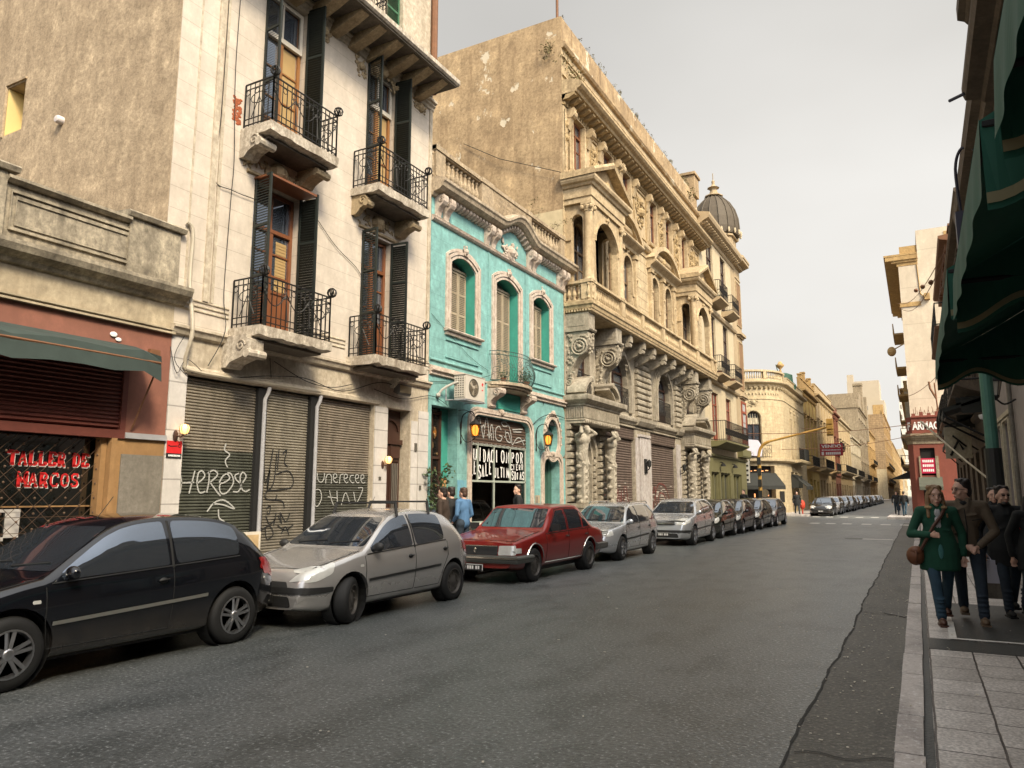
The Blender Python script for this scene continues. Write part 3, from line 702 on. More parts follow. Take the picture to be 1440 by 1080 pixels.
m=MB();slab(m,'TALLER DE',5.29,2.04,.165,.128,-.253,.046,.014,-.014);slab(m,'MARCOS',5.42,1.76,.165,.142,-.253,.046,.014,-.014);m.build('lettering_shadow',m_wht,wd)
m=MB();slab(m,'TALLER DE',5.29,2.04,.165,.128,-.245,.046);slab(m,'MARCOS',5.42,1.76,.165,.142,-.245,.046);m.build('lettering',m_red,wd)
# canvas awning and its stay
m=MB();pts=[(0.02,3.80),(.3,3.70),(.62,3.60),(.64,3.50),(.66,3.30)]
us=[-6+i*.43 for i in range(30)]+[6.75]
def drop(u,d):return 0.02*math.sin(u*2.3)*d/.66+(.03*math.sin(u*9) if d>.6 else 0)
vs=[(F.P(u,v+drop(u,d)-(.05 if u>6.5 and d>.6 else 0),d)) for u in us for d,v in pts];k=len(pts)
m.add(vs,[(i*k+j,i*k+j+1,(i+1)*k+j+1,(i+1)*k+j) for i in range(len(us)-1) for j in range(k-1)])
m.poly([F.P(6.75,v,d) for d,v in pts[:4]]+[F.P(6.75,3.55,0.02)])
aw=thing('shop_awning','faded dark green canvas awning over the workshop window','awning',(-9.7,3,3.5))
m.build('canvas',simple('dark_green_canvas',(.030,.045,.040),.85,0,.35,4),aw,smooth=False)
m=MB();m.tube([F.P(6.72,3.45,.6),F.P(6.78,2.58,.02)],.014,6);m.tube([F.P(-6,3.52,.63),F.P(6.74,3.50,.63)],.018,6);m.box(-9.98,-9.92,6.95,7.12,3.68,3.8);m.build('stay',m_rusty,aw)
o=MB();o.ell(F.P(6.4,3.92,.02),(.01,.06,.04),7,4);o.ell(F.P(6.48,3.86,.015),(.008,.05,.03),7,4);o.build('paint_blotch',m_wht,B1)
# ============================================================ 2. cream house with iron balconies
B2=thing('cream_house','tall cream stucco house with four black iron balconies and grey roller shutters','building',(-10,7.13,0))
ops=[(8.8,9.9,4.42,7.2),(11.72,12.72,4.42,7.2),(8.85,9.9,8.0,11.08),(11.75,12.75,8.0,11.08)]
m=MB();F.wall(m,7.135,14.25,4.14,11.4,ops,.35);m.build('upper_wall',m_cream,B2)
m=MB();F.wall(m,7.66,14.25,0,4.14,[(7.67,12.29,0,3.53),(12.73,13.57,.12,3.52)],.35);m.build('lower_wall',m_cream2,B2)
m=MB();F.box(m,7.36,7.665,.1,4.12,-.3,.012);m.build('pilaster',m_pil,B2)
for a,b,z,d in ((12.30,12.72,3.5,.03),(13.86,14.24,3.55,.03),(13.6,13.84,3.3,.015)):m=MB();F.box(m,a,b,.1,z,.002,d);m.build('pilaster',m_pil,B2)
m=MB();m.box(-24,-10.35,7.55,14.24,0,11.35);m.box(-24,-15.1,7.14,7.54,0,11.35);m.box(-14.47,-10.36,7.14,7.54,0,11.35);m.box(-15.09,-14.48,7.14,7.54,0,8.5);m.box(-15.09,-14.48,7.14,7.54,9.5,11.35);m.build('body',m_side,B2)
m=MB() # side wall above the workshop with its niche
FS=front_fac(7.118);FS.wall(m,-24,-10.0,4.6,15.5,[(-15.1,-14.47,8.5,9.5)],.0101);m.box(-24,-10.34,7.14,14.24,11.3,15.4)
m.build('side_wall',m_side,B2)
m=MB();m.box(-15.095,-14.475,7.5,7.545,8.505,9.495);m.box(-15.095,-15.07,7.13,7.5,8.505,9.495);m.box(-15.07,-14.475,7.13,7.5,8.505,8.53);nich=m.build('niche',simple('pale_yellow_paint',(.62,.47,.2),.8,0,.15,3),B2)
m=MB();FS.band(m,[(-15.12,8.48),(-15.12,9.55),(-14.44,9.55)],.05,0,.035);m.build('niche_frame',m_side,nich)
# scored panels, string courses
m=MB()
F.prof(m,[(0,4.10),(.07,4.13),(.10,4.20),(.13,4.22),(.13,4.26),(0,4.28)],7.3,14.25)
for z in (4.55,4.63,4.71):F.prof(m,[(0,z),(.02,z+.01),(.02,z+.03),(0,z+.045)],7.13,8.39);
for z in (4.55,4.63,4.71):F.prof(m,[(0,z),(.02,z+.01),(.02,z+.03),(0,z+.045)],10.2,11.3)
for z in (4.55,4.63,4.71):F.prof(m,[(0,z),(.02,z+.01),(.02,z+.03),(0,z+.045)],13.25,14.25)
F.box(m,7.85,7.95,4.75,11.2,0,.04);F.box(m,8.0,8.06,4.75,11.2,0,.025);F.box(m,7.5,7.53,4.75,11.2,0,.012)
F.prof(m,[(0,11.08),(.04,11.1),(.05,11.16),(.09,11.2),(.09,11.24),(.14,11.27),(.14,11.33),(0,11.35)],7.13,14.25)
F.box(m,13.3,13.34,7.6,10.6,0,.03);F.box(m,14.1,14.2,4.75,11.1,0,.03)
F.prof(m,[(0,3.53),(.05,3.55),(.05,3.62),(.02,3.66),(0,3.66)],7.6,12.4)
m.build('mouldings',m_cream2,B2)
m=MB()
for (u,v,w,h,s_) in ((10.35,11.0,.5,.5,1),(11.5,10.85,.35,.5,2),(12.25,11.12,1.0,.25,3),(13.1,10.75,.4,.8,4),(13.7,10.95,.5,.2,5),(9.3,7.5,1.3,.25,6),(12.2,7.5,1.2,.3,7),(8.6,7.5,.25,.3,8),(13.25,10.2,.12,.7,9),(12.8,10.95,.5,.3,10),(11.95,11.0,.5,.3,11)):m=MB();ornament(F,m,u,v,w,h,.01,s_,22);m.build('relief',m_orn,B2)
m=MB()
for u in (9.0,9.25,9.5,9.75):F.box(m,u,u+.12,7.36,7.55,0,.05)
F.prof(m,[(0,7.26),(.05,7.28),(.05,7.33),(0,7.35)],8.6,10.2);F.prof(m,[(0,7.24),(.05,7.26),(.05,7.31),(0,7.33)],11.6,12.95)
m.build('lintel_mouldings',m_orn,B2)
m=MB()
for z0 in (7.6,):
    r_=random.Random(5)
    for i in range(60):m.ell(F.P(8.3+r_.uniform(-.05,.1),8.05+i*.008,.0),(.012,.04,.025),6,4)
m.build('exposed_brick',simple('brick_red',(.30,.08,.03),.9,0,.3,20),B2)
window(F,B2,8.82,9.88,4.44,7.18,-.2,m_woodr,2,.27,.85,gm=GL,bars=2)
window(F,B2,11.74,12.70,4.44,7.18,-.2,m_woodr,2,.25,.85,gm=GL,bars=2)
m_wf=simple('white_frame',(.55,.50,.42),.6,0,.2,8)
for (a,b) in ((8.87,9.88),(11.77,12.73)):
    w_=window(F,B2,a,b,8.02,11.06,-.2,m_woodo,2,.27,.55,gm=GL,bars=2)
    mm=MB();F.box(mm,a,b,10.20,10.30,-.15,-.09);F.box(mm,a,b,10.98,11.06,-.15,-.09);F.box(mm,a,a+.07,10.3,10.98,-.15,-.09);F.box(mm,b-.07,b,10.3,10.98,-.15,-.09);F.box(mm,(a+b)/2-.02,(a+b)/2+.02,10.3,10.98,-.14,-.1);mm.build('transom_frame',m_wf,w_)
    mm=MB();c_=(a+b)/2+.06;F.box(mm,c_,b-.08,8.62,10.16,-.182,-.176);mm.build('curtain',simple('amber_curtain',(.36,.24,.10),.8,0,.2,3),w_)
mm=MB();F.box(mm,9.52,9.78,5.35,6.3,-.182,-.176)
for i in range(16):F.box(mm,9.52,9.78,5.37+i*.058,5.39+i*.058,-.176,-.170)
mm.build('inner_blind',simple('amber_curtain',(.5,.36,.15),.8,0,.1,3),[c for c in B2.children if c.name.startswith('window')][0])
for (u,v0,v1,s_) in ((8.84,4.46,7.25,-1),(9.88,4.46,7.25,1),(11.76,4.46,7.2,-1),(12.70,4.46,7.2,1),(8.88,8.04,11.15,-1),(9.88,8.04,11.15,1),(11.78,8.04,11.1,-1),(12.72,8.04,11.1,1)):
    leaf_out(F,B2,u,v0,v1,m_leaf,s_,.43,5)
m=MB();F.box(m,8.78,9.92,7.2,7.24,0,.42);m.build('lintel_board',m_woodr,B2)
def iron_rail(parent,u0,u1,v,D,h=.86,knob=True,mat=iron):
    """bars, garland scrolls and basket finials along three sides of a balcony"""
    m=MB()
    segs=[((u0,.03),(u0,D)),((u0,D),(u1,D)),((u1,D),(u1,.03))]
    for (a,b) in segs:
        A,Bv=Vector(a),Vector(b);ln=(Bv-A).length;n_=max(2,round(ln/.105))
        def Q(t,z):p=A+(Bv-A)*t;return F.P(p.x,z,p.y)
        for z,w in ((v+h,.022),(v+h-.1,.014),(v+.07,.016),(v+.18,.014)):m.bar(Q(0,z),Q(1,z),w,w)
        for i in range(n_+1):m.bar(Q(i/n_,v),Q(i/n_,v+h),.012 if 0<i<n_ else .022)
        for i in range(n_):
            if i % 2==0:m.tube([Q((i+.5)/n_+.5/n_*math.cos(t)*.85,v+h-.16+.05*math.sin(t)) for t in [k*math.pi/5 for k in range(10)]],.007,4,True)
        if ln>1:
            g=[Q(t,v+h-.2-.26*math.sin(math.pi*((t*3) % 1.0001))) for t in [k/30 for k in range(31)]];m.tube(g,.010,4)
            for t in (.0,.333,.667,1):
                for s_ in (-1,1):m.tube([Q(min(1,max(0,t+s_*(p[0])/ln)),v+h-.25+p[1]) for p in spiral(.07,0,.06,1.2,3)],.008,4)
                m.tube([Q(t,v+h-.3),Q(min(1,t+.02),v+.15)],.012,4)
        else:
            m.tube([Q(.5+.3*math.cos(t),v+h-.3+.1*math.sin(t)) for t in [k*math.pi/6 for k in range(12)]],.009,4,True)
            for s_ in (-1,1):m.tube([Q(.5+s_*.25*(1-k/6),v+.2+k*.06) for k in range(7)],.009,4)
    if knob:
        for u in (u0,u1):
            for k in range(5):
                a=math.pi*k/5;c=Vector(F.P(u,v+h+.09,D+.03))
                m.tube([c+Vector((math.cos(a)*.085*math.cos(t),math.sin(a)*.085*math.cos(t),.085*math.sin(t))) for t in [q*math.pi/5 for q in range(10)]],.010,4,True)
            m.tube([F.P(u,v+h-.02,D),F.P(u,v+h+.04,D+.02),F.P(u,v+h+.14,D+.06)],.014,5)
    return m.build('railing',mat,parent)
def slab_b2(u0,u1,z,seed,D=.75):
    r_=random.Random(seed);m=MB();n_=14
    top=[(u0+(u1-u0)*i/n_) for i in range(n_+1)]
    # front edge is chipped underneath
    vs=[];
    for i,u in enumerate(top):
        b=z-.15-r_.uniform(0,.025)-(.02 if i % 5==2 else 0);dd=D-r_.uniform(0,.025)
        vs += [F.P(u,z,-.02),F.P(u,z,D),F.P(u,b,dd),F.P(u,b-.02,D-.15),F.P(u,b-.0,-.02)]
    m.add(vs,[(i*5+j,i*5+(j+1) % 5,(i+1)*5+(j+1) % 5,(i+1)*5+j) for i in range(n_) for j in range(5)]+[(0,1,2,3,4),tuple(n_*5+j for j in range(5))])
    s_=m.build('balcony',m_sl,B2)
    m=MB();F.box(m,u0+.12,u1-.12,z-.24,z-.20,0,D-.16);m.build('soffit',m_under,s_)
    return s_
def corbel(parent,u0,u1,z0,z1,D,mat=m_sl):
    m=MB();F.prof(m,[(0,z0),(.12,z0),(.2,z0+.08),(D*.55,z0+.12),(D*.8,z0+.16),(D,z0+.25),(D,z1-.08),(D*.9,z1-.05),(D*.9,z1),(0,z1)],u0,u1)
    for u,s_ in ((u0,-1),(u1,1)):m.tube([F.P(u+s_*.008,b,a) for a,b in spiral(D*.72,(z0+z1)/2+.08,.10,1.5)],.016,5)
    m.tube([F.P(u,z0+.2,D-.02) for u in (u0-.03,u1+.03)],.075,9)
    return m.build('corbel',mat,parent)
for (a,b,z,kb) in ((8.4,10.12,4.40,1),(11.35,13.15,4.40,2),(8.42,10.12,7.98,3),(11.32,13.12,7.98,4)):
    s_=slab_b2(a,b,z,kb);iron_rail(s_,a+.05,b-.05,z,.71,.84)
    if kb==1:corbel(s_,8.30,8.62,3.72,4.24,.62)
    if kb==3:corbel(s_,8.42,8.72,7.45,7.82,.5);corbel(s_,9.80,10.1,7.45,7.82,.5,m_orn)
    if kb==4:corbel(s_,11.36,11.5,7.42,7.82,.42,m_orn);corbel(s_,12.82,13.08,7.4,7.82,.5,m_orn)
    if kb==2:corbel(s_,12.8,13.1,3.95,4.24,.4)
# deck slab at the top with brackets, and the storey above
m=MB();r_=random.Random(2);
F.prof(m,[(0,11.36),(.96,11.36),(1.0,11.40),(1.0,11.50),(.9,11.56),(0,11.58)],7.3,13.95);dk=m.build('roof_deck',m_sl,B2)
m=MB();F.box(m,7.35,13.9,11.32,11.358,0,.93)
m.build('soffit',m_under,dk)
m=MB()
for i in range(11):u=7.6+i*.58;F.prof(m,[(0,11.05),(.2,11.08),(.6,11.2),(.85,11.3),(.85,11.36),(0,11.36)],u,u+.24)
m.build('brackets',m_orn,dk)
m=MB();F.wall(m,7.135,14.25,11.5,15.5,[(12.35,12.95,11.7,14.2),(9.0,10,11.7,14.2),(10.9,11.5,11.7,14.2)],.3);m.build('attic_wall',m_cream2,B2)
m=MB();louvres(F,m,12.37,12.93,11.75,14.15,-.12,.05);m.build('shutter',simple('green_shutter',(.04,.12,.06),.6,0,.3,9),B2)
m=MB();louvres(F,m,10.92,11.48,11.75,14.15,-.12,.05);m.build('shutter',MC['green_shutter'],B2)
iron_rail(B2,10.7,11.7,11.58,.5,.8,False)
m=MB();m.tube([F.P(14.12,11.5,.1),F.P(14.12,15.5,.1)],.085,8);m.build('drainpipe',m_rusty,B2)
# roller shutters with mullion posts
def roller(F,root,u0,u1,v0,v1,d,mat,pitch=.05,name='roller_shutter',dep=.022):
    m=MB();n_=int((v1-v0)/pitch);pr=[(d-.03,v0)]
    for i in range(n_):v=v0+i*pitch;pr += [(d,v+.002),(d+dep,v+pitch*.35),(d+dep,v+pitch*.7),(d,v+pitch*.96)]
    pr += [(d,v1),(d-.03,v1)]
    k=len(pr);m.add([F.P(u,v,dd) for u in (u0,u1) for dd,v in pr],[(i,(i+1) % k,k+(i+1) % k,k+i) for i in range(k)])
    return m.build(name,mat,root)
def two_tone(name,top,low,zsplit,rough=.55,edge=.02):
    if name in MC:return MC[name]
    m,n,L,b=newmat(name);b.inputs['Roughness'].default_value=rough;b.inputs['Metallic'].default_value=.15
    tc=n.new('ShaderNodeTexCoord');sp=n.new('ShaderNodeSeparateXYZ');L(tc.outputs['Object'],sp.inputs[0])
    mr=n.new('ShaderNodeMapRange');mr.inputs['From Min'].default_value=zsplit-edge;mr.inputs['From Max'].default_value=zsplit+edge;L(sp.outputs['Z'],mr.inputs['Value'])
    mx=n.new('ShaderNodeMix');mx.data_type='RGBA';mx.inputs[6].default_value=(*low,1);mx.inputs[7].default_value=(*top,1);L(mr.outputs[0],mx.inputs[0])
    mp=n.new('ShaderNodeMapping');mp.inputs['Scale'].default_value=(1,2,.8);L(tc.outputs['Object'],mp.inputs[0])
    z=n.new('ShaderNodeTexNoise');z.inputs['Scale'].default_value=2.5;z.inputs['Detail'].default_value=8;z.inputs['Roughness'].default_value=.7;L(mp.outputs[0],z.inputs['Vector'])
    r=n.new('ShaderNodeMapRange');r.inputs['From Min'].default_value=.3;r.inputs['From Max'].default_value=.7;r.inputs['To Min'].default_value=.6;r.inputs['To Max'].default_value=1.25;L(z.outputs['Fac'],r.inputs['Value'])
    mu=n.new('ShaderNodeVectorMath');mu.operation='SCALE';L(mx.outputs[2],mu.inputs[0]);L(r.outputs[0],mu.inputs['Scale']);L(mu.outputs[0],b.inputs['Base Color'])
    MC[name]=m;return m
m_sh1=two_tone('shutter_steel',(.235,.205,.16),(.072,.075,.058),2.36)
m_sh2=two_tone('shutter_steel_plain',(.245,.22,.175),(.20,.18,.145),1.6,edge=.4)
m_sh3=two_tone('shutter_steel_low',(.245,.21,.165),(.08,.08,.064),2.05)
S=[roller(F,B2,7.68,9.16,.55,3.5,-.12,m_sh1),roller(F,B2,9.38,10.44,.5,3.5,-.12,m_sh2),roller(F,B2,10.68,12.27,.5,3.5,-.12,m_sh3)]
m=MB();F.box(m,9.16,9.37,.2,3.5,-.16,-.03);F.box(m,10.45,10.67,.2,3.5,-.16,-.03);F.box(m,7.68,12.28,.1,.56,-.2,-.1);m.build('shutter_post',black,B2)
m=MB()
for u in (9.28,10.58):m.tube([F.P(u+.08,3.52,.02),F.P(u+.05,3.42,.02),F.P(u,3.3,0),F.P(u,.5,0)],.036,8)
m.build('downpipe',m_zinc,B2)
wp=simple('spray_white',(.36,.36,.34),.7,0,.1,9);bp_=simple('spray_black',(.012,.012,.012),.7,0,0)
def spray(lines,mat,root,u0,v0,su,sv,r,d=-.092,name='graffiti',FF=None):
    m=MB();strokes(m,FF or F,lines,r,d,True,u0,v0,su,sv);return m.build(name,mat,root)
HER=[[(0,.9),(.03,.5),(.02,0)],[(-.02,.45),(.1,.47),(.2,.5)],[(.2,1),(.17,.5),(.14,0)],
       [(.24,.45),(.3,.6),(.34,.8),(.3,1),(.25,.9),(.24,.45),(.28,.05),(.36,.1)],[(.4,1),(.4,.5),(.38,.05)],[(.38,.9),(.46,1.05),(.52,.85),(.42,.5)],[(.42,.5),(.52,.1),(.58,-.1)],
       [(.55,.5),(.6,.8),(.66,.9),(.7,.7),(.62,.5),(.57,.45),(.56,.2),(.6,0),(.68,.08),(.76,.5),(.72,.9),(.66,.95)],[(.84,.95),(.78,.85),(.8,.65),(.88,.4),(.84,.1),(.76,.1)],
       [(.9,.5),(.95,.8),(.9,1),(.86,.8),(.88,.3),(.95,.1),(1.02,.2)],[(.62,2.3),(.6,2.0),(.68,1.8),(.62,1.5),(.66,1.2)],
       [(.4,-.8),(.5,-.4),(.64,-.3),(.8,-.7),(.62,-.5),(.48,-.45)],[(.56,-.7),(.58,-1.1),(.66,-1.3),(.6,-1.7),(.56,-2.2),(.54,-2.7)]]
spray(HER,wp,S[0],7.72,1.66,1.38,.36,.012)
TAG=[[(0,.8),(.05,.6),(.15,.75),(.1,.5)],[(.2,1),(.1,.55),(.25,.6),(.3,.95)],[(.35,1),(.33,.75)],[(.45,.95),(.55,1),(.5,.85),(.6,.8)],
       [(.3,.7),(.6,.75),(.75,.65),(.7,.55),(.4,.52),(.1,.5),(.08,.42),(.3,.4),(.35,.46)],[(.1,.3),(.2,.33),(.18,.24),(.12,.26)],[(.3,.4),(.5,.38),(.55,.3)],
       [(.1,.22),(.2,.12),(.35,.18)],[(.35,.25),(.3,.1)],[(.4,.22),(.5,.12),(.45,.25),(.6,.14),(.7,.24)],[(0,.05),(.2,.1),(.3,0),(.15,-.05),(.1,.08)],[(.4,.1),(.6,.04),(.8,.1)],[(.5,0),(.6,.08),(.7,-.02)]]
spray(TAG,bp_,S[1],9.42,.95,.95,1.5,.011)
UNE=[[(0,1),(.02,.3),(.08,.1),(.13,.4),(.14,1)],[(.17,0),(.18,.7),(.24,.9),(.28,.6),(.28,0)],[(.32,.5),(.38,.6),(.38,.9),(.33,.9),(.32,.4),(.37,.1),(.41,.2)],[(.45,0),(.46,.8),(.52,.95)],
       [(.54,.5),(.6,.6),(.6,.9),(.55,.9),(.54,.4),(.59,.1),(.63,.2)],[(.74,.85),(.68,.8),(.66,.4),(.72,.1),(.76,.2)],[(.78,.5),(.84,.6),(.84,.9),(.79,.9),(.78,.4),(.83,.1),(.87,.2)],[(.9,.5),(.96,.6),(.96,.9),(.91,.9),(.9,.4),(.95,.1),(1,.2)],
       [(-.1,-.8),(.05,-.6),(.1,-1.4),(.02,-2.2),(-.06,-1.6),(-.1,-.8)],[(.25,-.7),(.3,-1.6),(.34,-2.1)],[(.22,-1.3),(.4,-1.4)],[(.4,-.7),(.42,-2.0)],[(.5,-2.1),(.58,-.9),(.68,-2.0)],[(.75,-.8),(.82,-1.9),(.95,-.5),(.85,-.4)]]
spray(UNE,wp,S[2],10.75,1.86,1.42,.2,.010)
m=MB();F.box(m,12.76,13.54,.12,3.5,-.3,-.26)
for (a,b) in ((12.8,13.13),(13.17,13.5)):
    F.box(m,a,b,.2,.9,-.26,-.235);F.box(m,a,b,2.45,2.72,-.26,-.22)
    F.band(m,[(a+.03,1.0),(a+.03,2.38),(b-.03,2.38),(b-.03,1.0)],.04,-.26,-.235,True)
F.box(m,12.76,13.54,2.75,2.86,-.26,-.18);F.box(m,13.13,13.17,.12,2.75,-.26,-.2);F.band(m,arch_pts(12.85,13.45,3.3,.25),.04,-.26,-.22)
dr=m.build('door',m_dwood,B2)
m=MB()
for u in (13.24,13.30,13.36,13.42):m.bar(F.P(u,1.05,-.225),F.P(u,2.33,-.225),.018)
m.build('door_grille',simple('grille_pale',(.25,.23,.2),.5,.5,.2,9),dr)
# cables sagging along the cream front
m=MB();wire=lambda pts,r=.008:m.tube(cr([F.P(*p) for p in pts],5),r,4)
wire([(8.0,11,.03),(7.98,8,.03),(7.9,6.9,.03),(8.3,6.8,.04),(8.8,6.82,.04)]);wire([(8.25,11,.03),(8.22,9,.03),(8.3,7.4,.03),(8.28,6.6,.03),(8.25,5,.03),(8.22,4.3,.15),(8.0,3.7,.06)])
wire([(7.7,3.55,.06),(8.6,3.60,.05),(9.3,3.72,.05),(10.2,3.8,.05),(11.2,3.68,.05),(12.3,4.0,.05),(12.9,4.02,.05)]);wire([(9.3,4.05,.05),(9.35,3.7,.05)]);wire([(9.4,4.0,.05),(10.2,3.75,.06),(10.9,3.72,.06),(11.5,3.86,.06)])
wire([(10.35,6.98,.03),(10.9,6.6,.03),(11.5,6.35,.03),(11.7,6.2,.03)]);wire([(12.2,3.85,.05),(13.2,3.75,.05),(14.3,3.95,.05),(15.0,3.8,.05)])
wire([(7.3,3.9,.05),(7.42,3.5,.08),(7.6,3.75,.05),(7.9,3.6,.05)],.006);wire([(7.5,4.1,.1),(7.35,3.7,.1),(7.7,3.4,.1)],.006)
m.build('cable',black,B2)
m=MB();m.tube(cr([F.P(7.45,5.95,.05),F.P(7.56,5.8,.06),F.P(7.56,5.0,.06),F.P(7.56,4.2,.2),F.P(7.57,3.7,.06),F.P(7.75,3.58,.05),F.P(9.0,3.58,.04),F.P(10.6,3.6,.04)],5),.032,7)
m.build('conduit',simple('painted_conduit',(.40,.35,.27),.6,0,.2,8),B2)
# fixtures: globe wall lamps, alarm sign, floodlight, camera
def globe_lamp(u,v,label):
    t=thing('wall_lamp',label,'lamp',F.P(u,v,0),'small globe lamps beside the grey roller shutters')
    m=MB();m.ell(F.P(u-.05,v-.08,.03),(.03,.045,.09),8,6);m.tube([F.P(u-.05,v-.08,.04),F.P(u-.02,v-.1,.12),F.P(u+.02,v-.05,.14)],.014,6);m.build('bracket',simple('rust_iron',(.05,.02,.012),.6,.2,.2,9),t)
    m=MB();m.lathe([(.02,-.055),(.05,-.04),(.068,0),(.075,.05),(.05,.09),(.02,.1)],F.P(u+.02,v,.14),10);m.build('globe',lantern_mat(),t,smooth=True)
    m=MB()
    for k in range(5):a=k*1.2566;m.tube([Vector(F.P(u+.02,v,.14))+Vector((math.cos(a)*r,math.sin(a)*r,z)) for r,z in ((.03,-.06),(.072,0),(.08,.05),(.05,.095))],.005,4)
    m.build('cage',black,t)
globe_lamp(7.56,2.62,'lit globe lamp above the red alarm sign on the white pier')
globe_lamp(12.62,2.35,'lit globe lamp left of the dark wooden house door')
t=thing('alarm_sign','small red and black alarm company plate on the white pier','sign',F.P(7.5,2.3,.02))
m=MB();F.box(m,7.38,7.64,2.27,2.46,.014,.026);m.build('plate',m_red,t)
m=MB();F.box(m,7.38,7.64,2.2,2.268,.014,.026);F.band(m,[(7.40,2.39),(7.44,2.375),(7.56,2.385)],.014,.026,.029);m.tube([F.P(7.595+.025*math.cos(a),2.39+.025*math.sin(a),.03) for a in [k*.7854 for k in range(8)]],.004,4,True)
m.build('emblem',black,t)
m=MB()
for k in range(9):F.box(m,7.41+k*.024,7.427+k*.024,2.22,2.25,.026,.029)
m.build('small_print',m_wht,t)
t=thing('floodlight','square floodlight under the second balcony ledge','floodlight',F.P(13.1,3.95,0))
m=MB();F.prof(m,[(.08,3.86),(.2,3.80),(.24,3.84),(.24,4.03),(.12,4.05)],12.82,13.26);m.build('housing',simple('grey_steel',(.10,.09,.08),.5,.3,.2,9),t)
m=MB();F.box(m,12.85,13.23,3.85,4.01,.243,.25);m.build('lens',simple('lens_dull',(.35,.28,.17),.2,0,.1,9),t)
m=MB();m.tube([F.P(13.04,3.95,.1),F.P(13.04,3.95,0)],.02,6);m.build('bracket',black,t)
t=thing('vent_cap','round white vent cap on the stained side wall','vent',(-13.12,7.1,8.32))
m=MB();m.lathe([(.001,-.14),(.06,-.13),(.075,-.1),(.075,0)],(-13.12,7.13,8.32),12,'y');m.build('cap',simple('vent_white',(.55,.5,.48),.5,0,.1,9),t,smooth=True,ang=40)
m=MB();F.box(m,13.72,13.80,2.62,2.8,.01,.04);F.box(m,12.45,12.52,1.95,2.02,.03,.045);F.box(m,13.9,13.97,1.75,1.85,.03,.05);m.build('door_fittings',simple('fitting',(.12,.11,.09),.5,.2,.1,9),B2)
# framed menu boards leaning on the low wall, partly behind the first car
t=thing('poster_board','framed poster board standing behind the black car','board',F.P(9.1,.9,.05))
m=MB();F.box(m,8.92,9.3,.55,1.02,.0,.04);m.build('frame',m_wf,t);m=MB();F.box(m,8.97,9.25,.6,.97,.04,.046);m.build('poster',simple('poster_sheet',(.42,.30,.16),.7,0,.4,12),t)
# ============================================================ 3. turquoise house
m_aq=plaster('turquoise_paint',(.20,.41,.395),(.14,.28,.265),.85,(.9,.36,.006),line=.3,patch=1.0,bump=.2)
m_aqd=plaster('deep_green_reveal',(.04,.27,.215),(.03,.18,.145),.5,bump=.1)
m_trim=plaster('pinkish_cream_trim',(.55,.47,.40),(.29,.215,.16),.75,patch=3,bump=.3)
m_cor=plaster('sooty_cornice',(.48,.39,.28),(.11,.085,.06),.85,patch=3,streak=.8,bump=.6,fine=14)
m_bal=plaster('old_baluster_stone',(.42,.33,.22),(.13,.095,.06),.8,patch=5,bump=.4)
B3=thing('turquoise_house','two storey turquoise house with three arched shuttered windows and a shop below','building',(-10,14.25,0))
arcs=.26
ops=[(15.15,16.33,5.66,7.70,arcs),(17.44,18.76,4.75,7.74,arcs),(19.72,20.88,5.66,7.74,arcs)]
m=MB();F.wall(m,14.27,22.0,4.55,9.0,ops,.012);m.build('upper_wall',m_aq,B3)
m=MB()
for o_ in ops: # deep reveals of the openings
    a,b,c,d,k=o_;arc=arch_pts(a,b,d,k);
    m.quad(F.P(a,c,-.005),F.P(a,arc[0][1],-.005),F.P(a,arc[0][1],-.4),F.P(a,c,-.4));m.quad(F.P(b,c,-.005),F.P(b,arc[0][1],-.005),F.P(b,arc[0][1],-.4),F.P(b,c,-.4));m.quad(F.P(a,c,-.005),F.P(b,c,-.005),F.P(b,c,-.4),F.P(a,c,-.4))
    for p,q in zip(arc[:-1],arc[1:]):m.quad(F.P(*p,-.005),F.P(*q,-.005),F.P(*q,-.4),F.P(*p,-.4))
m.build('reveals',m_aqd,B3)
m=MB();m.box(-24,-10.42,14.26,22,4.3,9.3);m.box(-24,-10.42,14.26,22,3.8,4.3);m.box(-10.42,-10.02,14.26,22,8.0,9.3);m.box(-24,-14,14.26,22,0,3.8)
m.box(-14,-10.1,14.26,14.36,0,3.8);m.box(-14,-10.35,19.6,20.4,0,3.8);m.box(-14,-10.6,21.6,22,0,3.8);m.box(-14,-10.02,14.27,22,3.8,4.3);m.build('body',m_dark,B3)
gops=[(14.4,15.54,.13,3.76),(16.2,19.5,.9,3.72,'c.4'),(20.42,21.56,.4,2.74,'c.3')]
m=MB();F.wall(m,14.27,20.40,0,4.55,gops[:2],.35)
F.wall(m,20.40,22.0,0,2.80,[(20.42,21.56,.4,2.74,'c.3')],.35)
# round the oval: wall pieces from the oval edge outwards
cu,cv,ru,rv=21.02,3.42,.42,.56;N=28
ov=[(cu+ru*math.cos(2*math.pi*i/N),cv+rv*math.sin(2*math.pi*i/N)) for i in range(N+1)]
def sq(i):
    a=2*math.pi*i/N;c_,s_=math.cos(a),math.sin(a);k=max(abs(c_),abs(s_));x,y=c_/k,s_/k
    return (20.40 if x<-.999 else 22.0 if x>.999 else cu+(x*(cu-20.40) if x<0 else x*(22.0-cu)),2.80 if y<-.999 else 4.55 if y>.999 else cv+(y*(cv-2.80) if y<0 else y*(4.55-cv)))
for i in range(N):m.quad(F.P(*ov[i],0),F.P(*ov[i+1],0),F.P(*sq(i+1),0),F.P(*sq(i),0));m.quad(F.P(*ov[i],0),F.P(*ov[i+1],0),F.P(*ov[i+1],-.25),F.P(*ov[i],-.25))
m.build('lower_wall',m_aq,B3)
m=MB();F.ext(m,[(cu+(ru-.01)*math.cos(2*math.pi*i/N),cv+(rv-.01)*math.sin(2*math.pi*i/N)) for i in range(N)],-.22,-.2);ow=m.build('oval_window',glass_dark('oval_glass',(.02,.07,.06),.12),B3)
